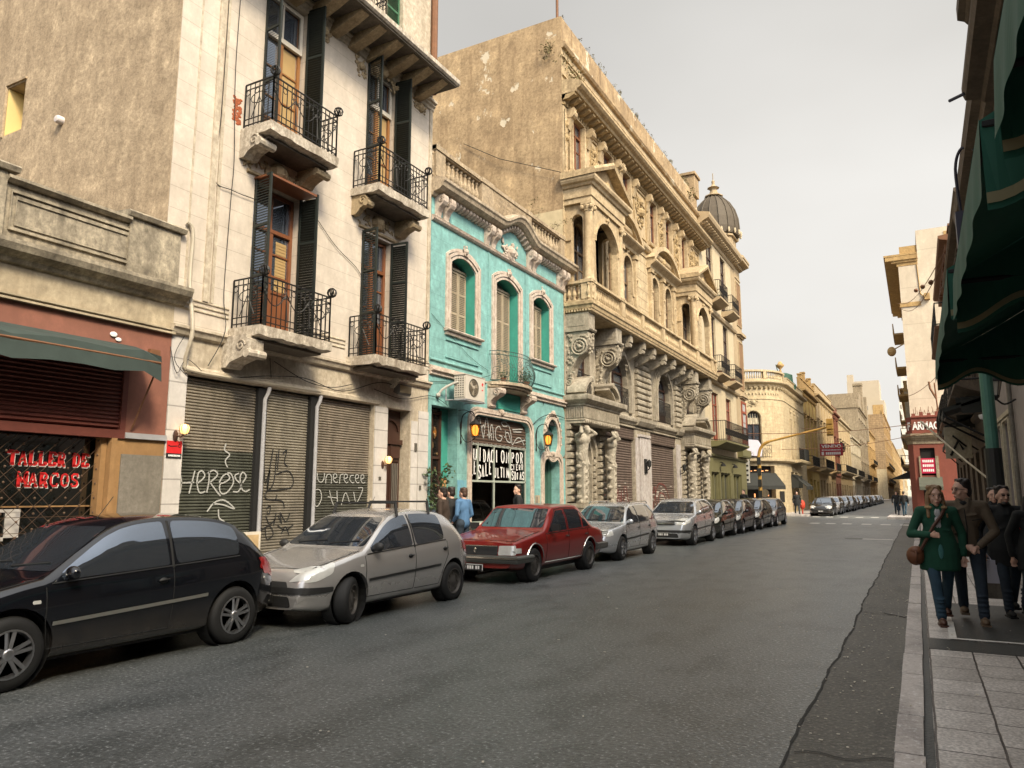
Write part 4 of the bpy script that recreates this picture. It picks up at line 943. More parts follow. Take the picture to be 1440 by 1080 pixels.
m=MB()
for k,(e,w,dd) in enumerate(((.05,.09,.05),(.14,.05,.03),(.2,.03,.05))):F.band(m,[(cu+(ru+e)*math.cos(2*math.pi*i/N),cv+(rv+e)*math.sin(2*math.pi*i/N)) for i in range(N)],w,-.01,dd,True)
for i in range(-2,9):a=math.pi*i/10+.35;m.ell(F.P(cu+(ru+.2)*math.cos(a),cv+(rv+.19)*math.sin(a),.05),(.03,.05,.045),6,4)
ornament(F,m,cu,cv+rv+.2,.25,.16,.05,3,8);m.build('frame',m_trim,ow)
def surround(u0,u1,v0,v1,k,w,root=B3,steps=3,seg='s'):
    m=MB();
    for j in range(steps):
        e=w*(j+.5)/steps;a=arch_pts(u0-e,u1+e,v1+e,k)
        F.band(m,[(u0-e,v0)]+a+[(u1+e,v0)],w/steps-.006,0,(.035,.06,.045)[j % 3])
    return m
for i,(a,b,c,d,k) in enumerate(ops):
    m=surround(a,b,c,d,k,.24);ornament(F,m,(a+b)/2,d+.2,.22,.3,.08,i+5,10)
    if i != 1:
        F.prof(m,[(0,c-.02),(.13,c-.0),(.15,c+.03),(.12,c+.06),(0,c+.07)],a-.28,b+.28);F.prof(m,[(0,c-.1),(.06,c-.09),(.08,c-.03),(0,c-.02)],a-.24,b+.24)
    m.build('window_surround',m_trim,B3)
    m=MB();F.box(m,a,b,c,d,-.39,-.36);w_=m.build('window',m_bare,B3)
    n_=3 if i != 1 else 3;ww=(b-a-.04)/3
    m=MB()
    for j in range(3):louvres(F,m,a+.02+ww*j,a+.02+ww*(j+1)-.015,c+.03,d-.28,-.3,.05,.05,.035,(.33,.66))
    F.box(m,a,b,d-.26,d-.2,-.3,-.25);m.build('shutters',simple('old_cream_shutter',(.33,.27,.19),.7,0,.3,12),w_)
# sunk panels under the side windows, mouldings
m=MB()
for (a,b) in ((14.95,16.5),(19.6,21.0)):
    for v in (5.42,4.98):F.prof(m,[(0,v),(.035,v+.01),(.035,v+.04),(0,v+.05)],a,b)
F.prof(m,[(0,4.82),(.05,4.84),(.05,4.87),(0,4.9)],14.27,16.7);F.prof(m,[(0,4.82),(.05,4.84),(.05,4.87),(0,4.9)],19.4,22)
F.box(m,17.0,17.06,4.9,8.3,0,.02);F.box(m,19.2,19.26,4.9,8.3,0,.02);m.build('panel_mouldings',m_aq,B3)
m=MB()
for (a,b) in ((14.27,16.8),(19.4,22.0)):F.prof(m,[(0,4.47),(.06,4.49),(.06,4.55),(.12,4.58),(.12,4.62),(.05,4.64),(.05,4.7),(0,4.72)],a,b)
F.prof(m,[(0,8.30),(.05,8.31),(.09,8.35),(.05,8.38),(.08,8.43),(0,8.45)],14.27,22.0);m.build('string_course',m_trim,B3)
# cornice that arches up over the middle window
def corz(u):
    if 17.3<u<19.5:return .42*(.5-.5*math.cos((u-17.3)/2.2*2*math.pi))**.8
    return 0
us=[14.2,17.1]+[17.3+i*.1 for i in range(23)]+[19.7,22.35]
pr=[(0,8.9),(.06,8.92),(.10,9.0),(.26,9.03),(.36,9.10),(.39,9.18),(.43,9.22),(.43,9.29),(.2,9.36),(-.3,9.38),(-.3,8.9)]
m=MB();k=len(pr);vs=[F.P(u,v+corz(u),d) for u in us for d,v in pr]
m.add(vs,[tuple(range(k)),tuple((len(us)-1)*k+j for j in range(k))]+[(i*k+j,i*k+(j+1) % k,(i+1)*k+(j+1) % k,(i+1)*k+j) for i in range(len(us)-1) for j in range(k)]);m.build('cornice',m_cor,B3)
m=MB()
for i in range(46):
    u=14.45+i*.163;z=8.98+corz(u)
    F.prof(m,[(.0,z-.12),(.12,z-.1),(.2,z-.04),(.2,z+.03),(.0,z+.03)],u,u+.085)
for u in (14.4,14.75,16.78,17.12,19.3,19.64,21.45,21.8):
    console(F,m,u,u+.2,8.34,8.96+corz(u+.1),0,.28)
m.build('brackets',m_trim,B3)
m=MB();F.ext(m,[(17.25,8.95)]+[(17.3+i*.1,8.95+corz(17.3+i*.1)) for i in range(23)]+[(19.55,8.95)],-.3,-.001);m.build('gable_panel',m_aq,B3)
m=MB();ornament(F,m,18.2,8.62,.95,.62,.04,4,40,1.3);m.ell(F.P(18.2,8.6,.06),(.07,.16,.22),10,8);m.build('cartouche',m_trim,B3)
m=MB();balustrade(F,m,14.32,22.0,9.38,10.26,-.06,.22,.21,piers=((14.34,14.75),(16.55,17.15),(19.25,19.55),(21.7,22.0)))
F.box(m,17.15,19.25,9.5,10.18,-.16,.05);m.build('balustrade',m_bal,B3)
m=MB()
for i in range(22):
    for s_ in (1,-1):m.bar(F.P(17.2+i*.093,9.55 if s_>0 else 10.12,.056),F.P(min(19.2,17.2+i*.093+.2),10.12 if s_>0 else 9.55,.056),.014)
m.build('lattice_panel',m_bal,B3)
# bowed middle balcony
def bow(t,e=0):return (17.0+2.1*t,(.1+.50*math.sin(math.pi*t)**.55)+e)
m=MB();T=[i/18 for i in range(19)]
for (z0,z1,e) in ((4.47,4.52,-.12),(4.52,4.58,-.04),(4.58,4.66,.03)):F_poly=[bow(t,e) for t in T];\
    m.add([F.P(u,z0,d) for u,d in F_poly]+[F.P(u,z1,d) for u,d in F_poly]+[F.P(17.0,z0,-.0),F.P(19.1,z0,0),F.P(17.0,z1,0),F.P(19.1,z1,0)],
          [(i,i+1,19+i+1,19+i) for i in range(18)]+[tuple(range(19))+(39,38),tuple(range(19,38))+(41,40),(0,19,40,38),(18,37,41,39)])
bc=m.build('balcony',m_cor,B3)
m=MB();F.box(m,17.3,18.85,3.98,4.44,.002,.03);m.build('apron_panel',m_aqd,bc)
m=MB();console(F,m,17.0,17.3,3.95,4.47,0,.42);console(F,m,18.85,19.15,3.95,4.47,0,.42);m.build('consoles',m_trim,bc)
m=MB();ir=simple('green_grey_iron',(.035,.075,.068),.6,.2,.4,14)
def belly(t,z):h=(z-4.66)/.86;u,d=bow(t);return F.P(u+(t-.5)*.12*math.sin(math.pi*h),z,d-.03+.16*math.sin(math.pi*min(1,h*1.15))*(1-.3*h))
for z in (4.70,5.40,5.5):m.tube([belly(t,z) for t in T],.011,5)
for i in range(27):
    t=i/26;m.tube([belly(t,4.68+.82*k/8) for k in range(9)],.006,4)
r_=random.Random(8)
for i in range(26):
    t=(i+.5)/26;z=r_.uniform(4.85,5.3);s_=r_.choice((-1,1));m.tube([belly(min(1,max(0,t+s_*p[0]*.5)),z+p[1]) for p in spiral(0,0,.10,1.3,r_.uniform(0,6),1,14)],.006,4)
m.build('railing',ir,bc)
def leafball(mb,c,rad,n,size,seed=0,sq=(1,1,1),stems=True):
    r_=random.Random(seed);c=Vector(c)
    for i in range(n):
        d=Vector((r_.gauss(0,1),r_.gauss(0,1),r_.gauss(0,1)));d.normalize();d *= rad*r_.random()**.45
        p=c+Vector((d.x*sq[0],d.y*sq[1],d.z*sq[2]));q=Quaternion(Vector((r_.gauss(0,1),r_.gauss(0,1),r_.gauss(0,1))).normalized(),r_.uniform(0,6.28))
        s=size*r_.uniform(.6,1.3);mb.add([p+q @ Vector(v)*s for v in ((-1,0,0),(0,-.42,.06),(1,0,0),(0,.42,.06))],[(0,1,2,3)])
m_grn=simple('leaf_green',(.045,.075,.025),.6,0,.5,9);m_drygrn=simple('dry_leaf',(.13,.11,.04),.7,0,.5,9)
def pot(u,v,d,label,r=.09,sz=.2,n=90,seed=1,mat=None):
    t=thing('potted_plant',label,'plant',F.P(u,v,d));m=MB();m.lathe([(r*.7,0),(r,.02+r*1.2),(r*1.1,r*1.5),(r*.9,r*1.5)],F.P(u,v,d),10);m.build('pot',simple('terracotta',(.20,.08,.04),.8,0,.2,9),t)
    m=MB();leafball(m,F.P(u,v+r*1.5+sz*.7,d),sz,n,.035,seed)
    for k in range(6):a=k*1.05;m.tube([F.P(u,v+r,d),F.P(u+.5*sz*math.cos(a),v+r+sz,d+.5*sz*math.sin(a))],.004,4)
    m.build('foliage',mat or m_grn,t)
pot(17.35,4.66,.3,'small potted plant at the left end of the bowed turquoise balcony',.08,.13,60,1)
pot(18.45,4.66,.42,'bushy potted plant in the middle of the bowed turquoise balcony',.10,.2,150,2)
pot(18.85,4.66,.22,'tall spiky plant at the right end of the bowed turquoise balcony',.09,.3,150,3,m_drygrn)
# shop front
m=surround(16.2,19.5,.9,3.72,'c.4',.2);ornament(F,m,17.7,3.88,.3,.12,.05,2,8);m.build('shop_surround',m_trim,B3)
m=MB();F.box(m,15.98,16.19,.13,.9,0,.05);F.box(m,19.51,19.72,.13,.9,0,.05);F.prof(m,[(0,.82),(.14,.83),(.16,.88),(0,.92)],15.9,19.8);m.build('shop_sill',m_trim,B3)
m_shq=simple('brown_slats',(.085,.052,.036),.6,.1,.3,12)
SQ=roller(F,B3,16.22,19.48,2.97,3.7,-.14,m_shq,.085)
MAG=[[(.12,.9),(.1,.95),(.13,1),(.16,.6),(.2,.1)],[(.2,.1),(.24,.95),(.27,.95),(.3,.1)],[(.16,.5),(.2,.7),(.22,.5)],[(.3,.1),(.33,.7),(.36,.7),(.38,.1)],[(.26,.3),(.34,.3)],[(.34,.1),(.34,.4)],
       [(.52,.6),(.48,.75),(.42,.6),(.42,.2),(.5,.1),(.54,.3),(.48,.35)],[(.52,.95),(.6,1),(.64,.85),(.56,.8),(.52,.95)],[(.6,.6),(.62,.2),(.7,.1),(.66,.5),(.6,.5)],[(.58,.3),(.62,.35)],
       [(.66,.9),(.7,.6),(.72,.3),(.74,0),(.82,.3),(.9,.35),(.98,.05)],[(.74,.7),(.95,.8)],[(.76,.6),(.92,.65)],[(.8,.1),(.9,.2),(1,.3)]]
spray(MAG,wp,SQ,16.4,3.05,3.0,.62,.016,-.11)
m=MB()
for i in range(40):F.box(m,16.3+i*.08,16.34+i*.08,2.955+.015*(i % 3),2.975+.012*(i % 3),-.13,-.10)
m.build('slat_ends',wp,SQ)
fr_=simple('pale_green_frame',(.33,.36,.31),.6,0,.2,9)
m=MB()
for v in (.9,1.97,2.93):F.box(m,16.2,19.5,v,v+.05,-.2,-.13)
for u,a,b in ((16.2,.95,2.93),(19.45,.95,2.93),(17.60,.95,1.97)):F.box(m,u,u+.05,a,b,-.2,-.13)
for u in (16.74,17.60,18.52):F.box(m,u,u+.045,2.02,2.93,-.2,-.13)
sw=m.build('shop_window',fr_,B3)
m=MB();F.box(m,16.25,19.45,.95,2.93,-.17,-.16);m.build('pane',glass_clear(),sw)
# hand painted lettering, bold and uneven
def hand(word,u,v,h,w,th,seed,slope=0,gap=1.12):
    r_=random.Random(seed);m=MB();
    for ch in word:
        if ch != ' ':
            a=r_.uniform(-.06,.06);k=r_.uniform(.9,1.1)
            for ln in SL[ch]:
                if len(ln)==2 and abs(ln[0][1]-ln[1][1])<.01 and abs(ln[0][0]-ln[1][0])<.42 and ch not in 'EATL' or (ch in 'EL' and abs(ln[0][0]-ln[1][0])<.01 and ln[0][0]>.5) or (ch=='A' and ln[0][1]==0 and ln[1][1]==0) or (ch=='T' and (ln[0][1]==0 or abs(ln[0][0]-ln[1][0])<.01 and ln[0][0] != .4)) or (ch=='L' and ln[0]==(.05,1)):continue
                F.band(m,[(u+(x*k+a*y)*w,v+y*h*k) for x,y in ln],th,-.158,-.154)
        u += w*gap;v += slope*w
    return m
m=MB()
for word,u,v,h,w,th,sd,sl in (('QU',16.29,2.52,.33,.24,.045,1,0),('IDAC',16.86,2.52,.33,.185,.042,2,0),('ION',17.74,2.52,.33,.26,.045,3,0),('POR',18.66,2.54,.31,.23,.04,4,0),
        ('ALE',16.24,2.10,.31,.15,.04,5,.3),('SALE',16.80,2.07,.32,.17,.042,6,.25),('ULTIM',17.66,2.11,.28,.155,.038,7,0),('CIERR',18.60,2.34,.15,.145,.028,9,.02),('OSDIAS',18.50,2.07,.22,.145,.034,8,.0)):
    q=hand(word,u,v,h,w,th,sd,sl);m.add(q.V,q.F)
m.build('lettering',m_wht,sw)
# display inside the shop
m=MB();m.box(-10.95,-10.22,16.25,19.45,.80,.9);m.build('display_shelf',m_b1f,B3)
m=MB();m.box(-13.9,-13.8,15.6,20.3,.2,3.7);m.build('shop_back_wall',simple('shop_wall',(.10,.07,.045),.8,0,.6,2),B3)
r_=random.Random(12);cols=[(.35,.28,.16),(.12,.05,.03),(.30,.27,.22),(.05,.07,.09),(.22,.05,.04),(.16,.14,.05),(.08,.08,.08)]
for i in range(16):
    u=16.4+i*.19;t=MB();h=r_.uniform(.1,.3);x=r_.uniform(-10.75,-10.4)
    k=i % 4
    if k==0:t.lathe([(.03,0),(.07,.05),(.08,h*.5),(.03,h*.8),(.04,h)],(x,u,.9),10);nm,lb='vase','small vase'
    elif k==1:t.obox((x,u,.9+h/2),(.12,.14,h));t.obox((x,u,.9+h+.01),(.13,.15,.02));nm,lb='box','small lidded box'
    elif k==2:t.lathe([(.05,0),(.05,.02),(.015,.04),(.015,h),(.08,h+.01),(.05,h+.1)],(x,u,.9),10);nm,lb='table_lamp','little table lamp'
    else:t.lathe([(.04,0),(.09,.04),(.10,.09),(.09,.09)],(x,u,.9),10);nm,lb='bowl','bowl'
    o=t.build(nm,simple('ware_%d' % (i % 7),cols[i % 7],.4,0,.3,12),None,smooth=True,ang=40,loc=(x,u,.9))
    tag(o,'%s, %s ware from the left on the antique shop window shelf' % (lb,ordn[i]),nm.replace('_',' '),'small wares standing in the shop window')
t=thing('shade_lamp','lamp with a dark red shade standing in the shop window','lamp',(-10.8,18.6,.9))
m=MB();m.lathe([(.1,0),(.1,.03),(.02,.06),(.02,.75)],(-10.8,18.6,.9),10);m.build('stand',m_dwood,t);m=MB();m.lathe([(.2,.7),(.12,.95),(.11,.95),(.19,.7)],(-10.8,18.6,.9),14);m.build('lamp_shade',simple('red_shade',(.28,.02,.02),.7,0,.1,5),t,smooth=True,ang=40)
t=thing('paper_star','white paper decoration low behind the shop glass','decoration',(-10.35,17.15,1.1));m=MB();leafball(m,(-10.35,17.15,1.12),.12,40,.07,3);m.build('paper',m_wht,t)
# entrance door with goods inside, ladder back wall, small green door
m=MB();F.box(m,14.4,15.2,.13,3.72,-.34,-.30);F.box(m,15.2,15.54,.13,3.74,-.34,-.3);dd_=m.build('entrance',glass_dark('door_glass',(.012,.011,.010),.1),B3)
m=MB()
for v in (.2,2.5,3.6):F.box(m,14.42,15.2,v,v+.06,-.3,-.26)
for u in (14.42,14.78,15.15):F.box(m,u,u+.05,.13,3.7,-.3,-.25)
m.build('frame',m_dwood,dd_)
m=MB();r_=random.Random(5)
for i in range(18):m.ell(F.P(r_.uniform(14.5,15.1),r_.uniform(1.2,3.4),-.28),(.02,r_.uniform(.01,.04),r_.uniform(.03,.09)),6,4)
m.build('hung_goods',simple('brass_bits',(.20,.13,.06),.4,.4,.3,20),dd_)
m=MB();F.box(m,15.2,15.54,.13,3.75,-.298,-.29);m.build('reveal',m_aqd,dd_)
m=surround(20.42,21.56,.4,2.74,'c.3',.22);ornament(F,m,20.99,2.9,.22,.1,.05,6,6);m.build('door_surround',m_trim,B3)
m=MB();F.box(m,20.44,21.3,.4,2.72,-.34,-.31);F.box(m,21.3,21.55,.4,2.72,-.34,-.28)
for u in (20.5,20.9):F.band(m,[(u,.6),(u,2.4),(u+.32,2.4),(u+.32,.6)],.04,-.31,-.28,True)
m.build('green_door',simple('worn_green_door',(.04,.10,.075),.6,0,.4,6),B3)
m=MB();F.box(m,20.42,21.56,.13,.4,-.35,.1);m.build('doorstep',m_conc,B3)
m=MB();F.box(m,15.55,15.97,.15,2.0,.001,.012);m.build('blue_patch',plaster('blue_wash',(.10,.28,.44),(.2,.4,.36),.8,patch=3),B3)
m=MB();F.box(m,15.28,15.5,1.2,2.05,-.289,-.283);m.build('orange_poster',simple('orange_sheet',(.42,.2,.08),.8,0,.5,4),B3)
t=thing('plaque','pale notice on the wall between shop window and small door','notice',F.P(20.0,1.5,.02));m=MB();F.box(m,19.82,20.12,1.3,1.62,.012,.022);m.build('card',m_b1f,t);m=MB();F.box(m,19.86,19.96,1.36,1.58,.022,.025);m.build('picture',m_bare,t)
def carriage_lamp(u,v,label,s=1.0):
    t=thing('carriage_lamp',label,'lamp',F.P(u,v,0),'lit carriage lanterns on the turquoise front');b=Vector(F.P(u+.12,v,.34))
    m=MB();m.tube(cr([F.P(u-.05,v-.35,.02),F.P(u-.05,v+.25,.04),F.P(u-.02,v+.42,.14),F.P(u+.08,v+.45,.28),tuple(b+Vector((0,0,.28)))],5),.014,5)
    m.tube(cr([F.P(u-.05,v-.1,.02),F.P(u,v-.28,.1),F.P(u+.06,v-.3,.22),tuple(b+Vector((0,0,-.2)))],5),.010,5);m.ell(F.P(u-.05,v+.1,.02),(.02,.04,.12),8,5);m.ell(F.P(u-.05,v-.3,.02),(.02,.03,.06),8,5);m.build('bracket',iron,t)
    m=MB();m.lathe([(.10*s,-.17),(.155*s,.13),(.15*s,.13),(.09*s,-.17)],b,6);m.build('glass',glass_clear('amber_glass',(.95,.78,.5)),t)
    m=MB()
    for k in range(6):a=k*math.pi/3;m.bar(b+Vector((.102*math.cos(a),.102*math.sin(a),-.17)),b+Vector((.158*math.cos(a),.158*math.sin(a),.13)),.012)
    m.lathe([(.105,-.19),(.105,-.165),(.03,-.165)],b,6);m.lathe([(.17,.125),(.175,.14),(.09,.21),(.03,.25),(.025,.29),(.005,.31)],b,6);m.build('cage',black,t)
    m=MB();m.lathe([(.018,-.15),(.06,-.11),(.085,0),(.06,.1),(.02,.12)],b,10);m.build('flame_bulb',lantern_mat(),t,smooth=True)
carriage_lamp(15.72,3.25,'lit carriage lantern left of the shop window below the air conditioner')
carriage_lamp(19.93,3.28,'lit carriage lantern between the shop window and the oval window')
t=thing('air_conditioner','white outdoor air conditioner unit bracketed above the dark shop entrance','air conditioner',F.P(15.3,4.2,0))
m_acw=simple('ac_white',(.50,.46,.40),.5,0,.12,6)
m=MB();F.box(m,14.95,15.85,3.93,4.52,.28,.60);F.box(m,14.93,15.87,4.52,4.535,.27,.61);m.build('casing',m_acw,t)
m=MB()
for k in range(9):m.box(-9.72+0,-9.42,14.935,14.949,3.98+k*.057,4.012+k*.057)
for k in range(5):m.box(-9.705+k*.066,-9.69+k*.066,14.93,14.95,3.97,4.48)
m.build('side_slats',m_acw,t)
m=MB();m.box(-9.71,-9.43,14.945,14.951,3.97,4.48);m.tube([F.P(15.32+.215*math.cos(a),4.23+.215*math.sin(a),.605) for a in [k*math.pi/12 for k in range(24)]],.012,5,True);m.build('fan_rim',simple('ac_dark',(.10,.09,.07),.6,0,.1,6),t)
m=MB();F.ext(m,[(15.32+.21*math.cos(a),4.23+.21*math.sin(a)) for a in [k*math.pi/12 for k in range(24)]],.60,.603);m.build('fan_well',simple('ac_well',(.07,.055,.035),.6,0,.1,6),t)
m=MB()
for k in range(3):
    a=k*2.094+.4;F.ext(m,[(15.32+r*math.cos(a+e),4.23+r*math.sin(a+e)) for r,e in ((.03,0),(.19,-.35),(.2,.2),(.05,.8))],.604,.607)
m.ell(F.P(15.32,4.23,.61),(.02,.05,.05),8,5)
for r in (.07,.12,.17):m.tube([F.P(15.32+r*math.cos(a),4.23+r*math.sin(a),.618) for a in [k*math.pi/9 for k in range(18)]],.003,3,True)
m.build('fan',simple('ac_fan',(.30,.26,.2),.5,0,.1,6),t)
m=MB();m.tube([F.P(15.74+.035*math.cos(a),4.36+.035*math.sin(a),.604) for a in [k*.7854 for k in range(8)]],.006,4,True);F.box(m,15.72,15.76,4.33,4.39,.601,.605);F.box(m,15.71,15.77,4.2,4.23,.601,.604);m.build('badge',m_red,t)
m=MB();m.tube([F.P(14.98,3.92,.02),F.P(14.98,3.92,.62)],.018,5);m.tube([F.P(15.8,3.92,.02),F.P(15.8,3.92,.62)],.018,5);m.tube([F.P(14.98,4.3,.02),F.P(14.98,3.92,.02)],.018,5);F.box(m,14.9,15.9,3.895,3.915,.3,.6);m.build('brackets',m_zinc,t)
m=MB();m.tube(cr([F.P(14.62,4.02,.05),F.P(14.68,4.15,.12),F.P(14.86,4.3,.3),F.P(14.95,4.34,.4)],5),.03,7);m.ell(F.P(14.6,4.0,.05),.06,8,6);m.build('insulated_pipe',simple('pipe_wrap',(.36,.35,.31),.8,0,.2,9),t)
t=thing('potted_tree','leafy young tree in a pot by the dark shop entrance','plant',(-9.75,14.35,.13))
m=MB();m.lathe([(.13,0),(.17,.3),(.18,.32),(.15,.32)],(-9.75,14.35,.13),12);m.build('pot',MC['terracotta'],t)
m=MB();m.tube([(-9.75,14.35,.4),(-9.77,14.33,1.0),(-9.74,14.38,1.5),(-9.76,14.35,2.1)],.02,6,rs=[.025,.02,.016,.008])
for k in range(9):a=k*2.4;z=1.1+k*.12;m.tube([(-9.75,14.35,z),(-9.75+.25*math.cos(a),14.35+.25*math.sin(a),z+.25)],.007,4)
m.build('trunk',m_dwood,t)
m=MB();[leafball(m,(-9.75+.2*math.cos(k*2.4),14.38+.22*math.sin(k*2.4),1.25+k*.115),.2,42,.06,k) for k in range(9)];m.build('crown',m_grn,t)
m=MB();wire([(14.3,4.3,.03),(15.5,4.45,.03),(16.8,4.75,.04),(17.2,4.9,.1)],.007);wire([(15.5,3.72,.05),(15.8,3.75,.1),(15.85,3.6,.3)],.008);wire([(19.6,3.7,.05),(20.1,3.95,.06),(20.8,4.12,.1),(21.9,4.1,.05)],.012)
wire([(14.3,5.95,.02),(16,5.2,.03),(17,4.95,.03)],.006);m.build('cable',black,B3)
# self-sown branch on the roof
t=thing('roof_shrub','thin bare-branched shrub growing on the roof behind the turquoise balustrade','shrub',(-10.9,21.2,9.4))
m=MB();m2=MB();r_=random.Random(21)
for k in range(9):
    a=r_.uniform(-1.2,1.4);p=[Vector((-10.9,21.2-.0,9.4))];d=Vector((r_.uniform(-.15,.3),math.sin(a)*.3,.3))
    for j in range(7):p.append(p[-1]+d+Vector((r_.uniform(-.06,.06),r_.uniform(-.1,.1),r_.uniform(-.08,.06))));d.z *= .86
    m.tube(p,.012,4,rs=[.016-.002*j for j in range(8)])
    for q in p[3:]:leafball(m2,q,.16,8,.045,k*9)
m.build('branches',m_dwood,t);m2.build('foliage',m_drygrn,t)
# ============================================================ figure helper: overlapping solids fused into one continuous skin
def fuse(mb,name,mat,parent=None,voxel=.014,smooth_it=3,loc=None,rot=0.0,origin=(0,0,0)):
    me=bpy.data.meshes.new('tmp');me.from_pydata(mb.V,[],mb.F);b=bmesh.new();b.from_mesh(me);bmesh.ops.recalc_face_normals(b,faces=b.faces);b.to_mesh(me);b.free()
    o=bpy.data.objects.new('tmp',me);C.objects.link(o)
    r=o.modifiers.new('r','REMESH');r.mode='VOXEL';r.voxel_size=voxel;r.use_smooth_shade=True
    if smooth_it:s=o.modifiers.new('s','SMOOTH');s.factor=.5;s.iterations=smooth_it
    dg=bpy.context.evaluated_depsgraph_get();dg.update();nm=bpy.data.meshes.new_from_object(o.evaluated_get(dg))
    bpy.data.objects.remove(o);nm.name=name;nm.materials.clear();nm.materials.append(mat)
    for p in nm.polygons:p.use_smooth=True
    if loc is not None:nm.transform(Matrix.Translation(Vector(loc)-wl(parent)) @ Matrix.Rotation(rot,4,'Z'))
    q=bpy.data.objects.new(name,nm);C.objects.link(q)
    if parent:q.parent=parent
    WL[q.name]=wl(parent);return q
# ============================================================ 4. palace with atlantes
m_p4=plaster('golden_stone',(.52,.41,.255),(.24,.16,.08),.8,patch=.9,fine=11,streak=.9,bump=.35)
m_p4b=plaster('golden_stone_courses',(.52,.42,.27),(.25,.17,.085),.8,(7,.42,.014),line=.7,patch=.9,bump=.35)
m_p4l=plaster('greyed_stone',(.40,.355,.28),(.15,.12,.08),.9,patch=1.3,fine=14,streak=1,bump=.5)
m_p4r=plaster('carved_ochre',(.42,.31,.165),(.20,.135,.06),.7,patch=5,bump=.5)
m_p4c=plaster('stained_cornice',(.50,.38,.22),(.17,.115,.06),.85,patch=3,bump=.5)
B4=thing('atlantes_palace','ornate golden stone palace with carved atlantes, end pavilions and a long balustraded balcony','building',(-10,22.05,0))
Y0,Y1=22.05,40.6
gl_ops=[(22.8,24.25,.5,3.66,'r'),(25.35,28.85,.5,4.28),(30.88,34.72,.5,4.28),(36.6,38.1,.5,3.66,'r')]
mz_ops=[(22.85,24.2,4.86,7.1,'r'),(25.95,28.15,4.86,7.1,'r'),(31.75,33.95,4.86,7.1,'r'),(36.65,38.1,4.86,7.1,'r')]
pn_ops=[(22.95,24.15,7.85,11.25,'r'),(25.95,26.85,7.85,11.45,'r'),(27.85,28.85,7.85,11.45,'r'),(31.5,32.5,7.85,11.45,'r'),(33.55,34.55,7.85,11.45,'r'),(36.7,38.0,7.85,11.25,'r')]
tf=[23.4,26.3,28.45,32.05,34.5,37.3];tf_ops=[(c-.5,c+.5,13.05,15.1) for c in tf]
m=MB();F.wall(m,Y0,Y1,0,4.4,gl_ops,.4);m.build('ground_wall',m_p4l,B4)
m=MB();F.wall(m,Y0,Y1,4.4,7.6,mz_ops,.45);m.build('mezzanine_wall',m_p4l,B4)
m=MB();F.wall(m,Y0,Y1,7.6,12.4,pn_ops,.45);m.build('main_floor_wall',m_p4b,B4)
m=MB();F.wall(m,Y0,Y1,12.4,17.3,tf_ops,.4);m.build('top_floor_wall',m_p4,B4)
m=MB();m.box(-26,-10.46,Y0+.01,Y1,0,17.6);m.build('body',m_dark,B4)
m=MB();front_fac(22.04).wall(m,-30,-10.0,4,17.45,[],.0);m.box(-30,-10.01,22.045,22.4,9.0,18.52);F.wall(m,Y0,Y1,17.3,18.5,[],.3)
m.build('party_wall',m_side2,B4)
m=MB();FF_=front_fac(22.035);FF_.ext(m,[(-12.2,9.0),(-10.01,9.0),(-10.01,11.3),(-14.2,11.3),(-14.2,10.7),(-13.2,10.2),(-12.6,9.5)],0,.006);m.build('pale_render_patch',plaster('pale_render',(.52,.43,.27),(.4,.32,.2),.4),B4)
m=MB()
F.prof(m,[(0,17.3),(.1,17.33),(.16,17.42),(.16,17.5),(0,17.55)],Y0,Y1)
for i in range(22):F.box(m,Y0+.05+i*.86,Y0+.09+i*.86,17.6,18.5,0,.012)
F.box(m,Y1-.9,Y1+.1,18.4,19.6,-1.0,.12);F.box(m,Y1-1.0,Y1+.2,19.55,19.7,-1.1,.2)
m.build('parapet_trim',m_side2,B4)
# main cornice with return at the near corner
cp=[(-.3,15.3),(.03,15.32),(.1,15.38),(.14,15.48),(.54,15.52),(.58,15.6),(.70,15.66),(.77,15.74),(.77,15.84),(.3,16.05),(-.3,16.08)]
m=MB();F.prof(m,cp,Y0,Y1+.3);m.build('cornice',m_p4c,B4)
m=MB();modillions(F,m,Y0+.1,Y1,15.52,.2,0,.48,.42,.2)
for i in range(90):F.box(m,Y0+.05+i*.205,Y0+.15+i*.205,15.16,15.28,0,.09)
F.prof(m,[(0,15.1),(.05,15.11),(.05,15.15),(0,15.17)],Y0,Y1);m.build('cornice_brackets',m_p4r,B4)
m=MB()
for z in (16.25,16.95):F.prof(m,[(0,z),(.06,z+.02),(.06,z+.07),(0,z+.09)],Y0,Y1)
for i in range(16):u=Y0+.45+i*1.15;F.band(m,[(u,16.4),(u,16.88),(u+.85,16.88),(u+.85,16.4)],.05,0,.04,True);m.ell(F.P(u+.43,16.64,.02),(.05,.25,.1),8,5)
m.build('attic_panels',m_p4,B4)
# top floor dressings
m=MB();vols=[]
for c in tf:
    F.band(m,[(c-.56,13.0),(c-.56,15.14),(c+.56,15.14),(c+.56,13.0)],.12,0,.07)
    F.prof(m,[(0,12.82),(.14,12.85),(.16,12.92),(.16,12.98),(0,13.02)],c-.75,c+.75)
    F.band(m,[(c-.72,13.0),(c-.72,14.9)],.08,0,.04);F.band(m,[(c+.72,13.0),(c+.72,14.9)],.08,0,.04)
    vols += [c-.86,c+.86]
F.prof(m,[(0,12.36),(.12,12.38),(.2,12.46),(.22,12.54),(.22,12.6),(.06,12.66),(0,12.68)],Y0,Y1)
F.prof(m,[(0,12.1),(.04,12.1),(.04,12.14),(0,12.16)],Y0,Y1);F.box(m,Y0,Y0+.35,12.66,15.15,0,.05)
F.band(m,[(Y0+.1,12.75),(Y0+.1,15.0),(22.5,15.0),(22.5,12.75)],.06,0,.05,True)
m.build('window_dressings',m_p4,B4)
m=MB()
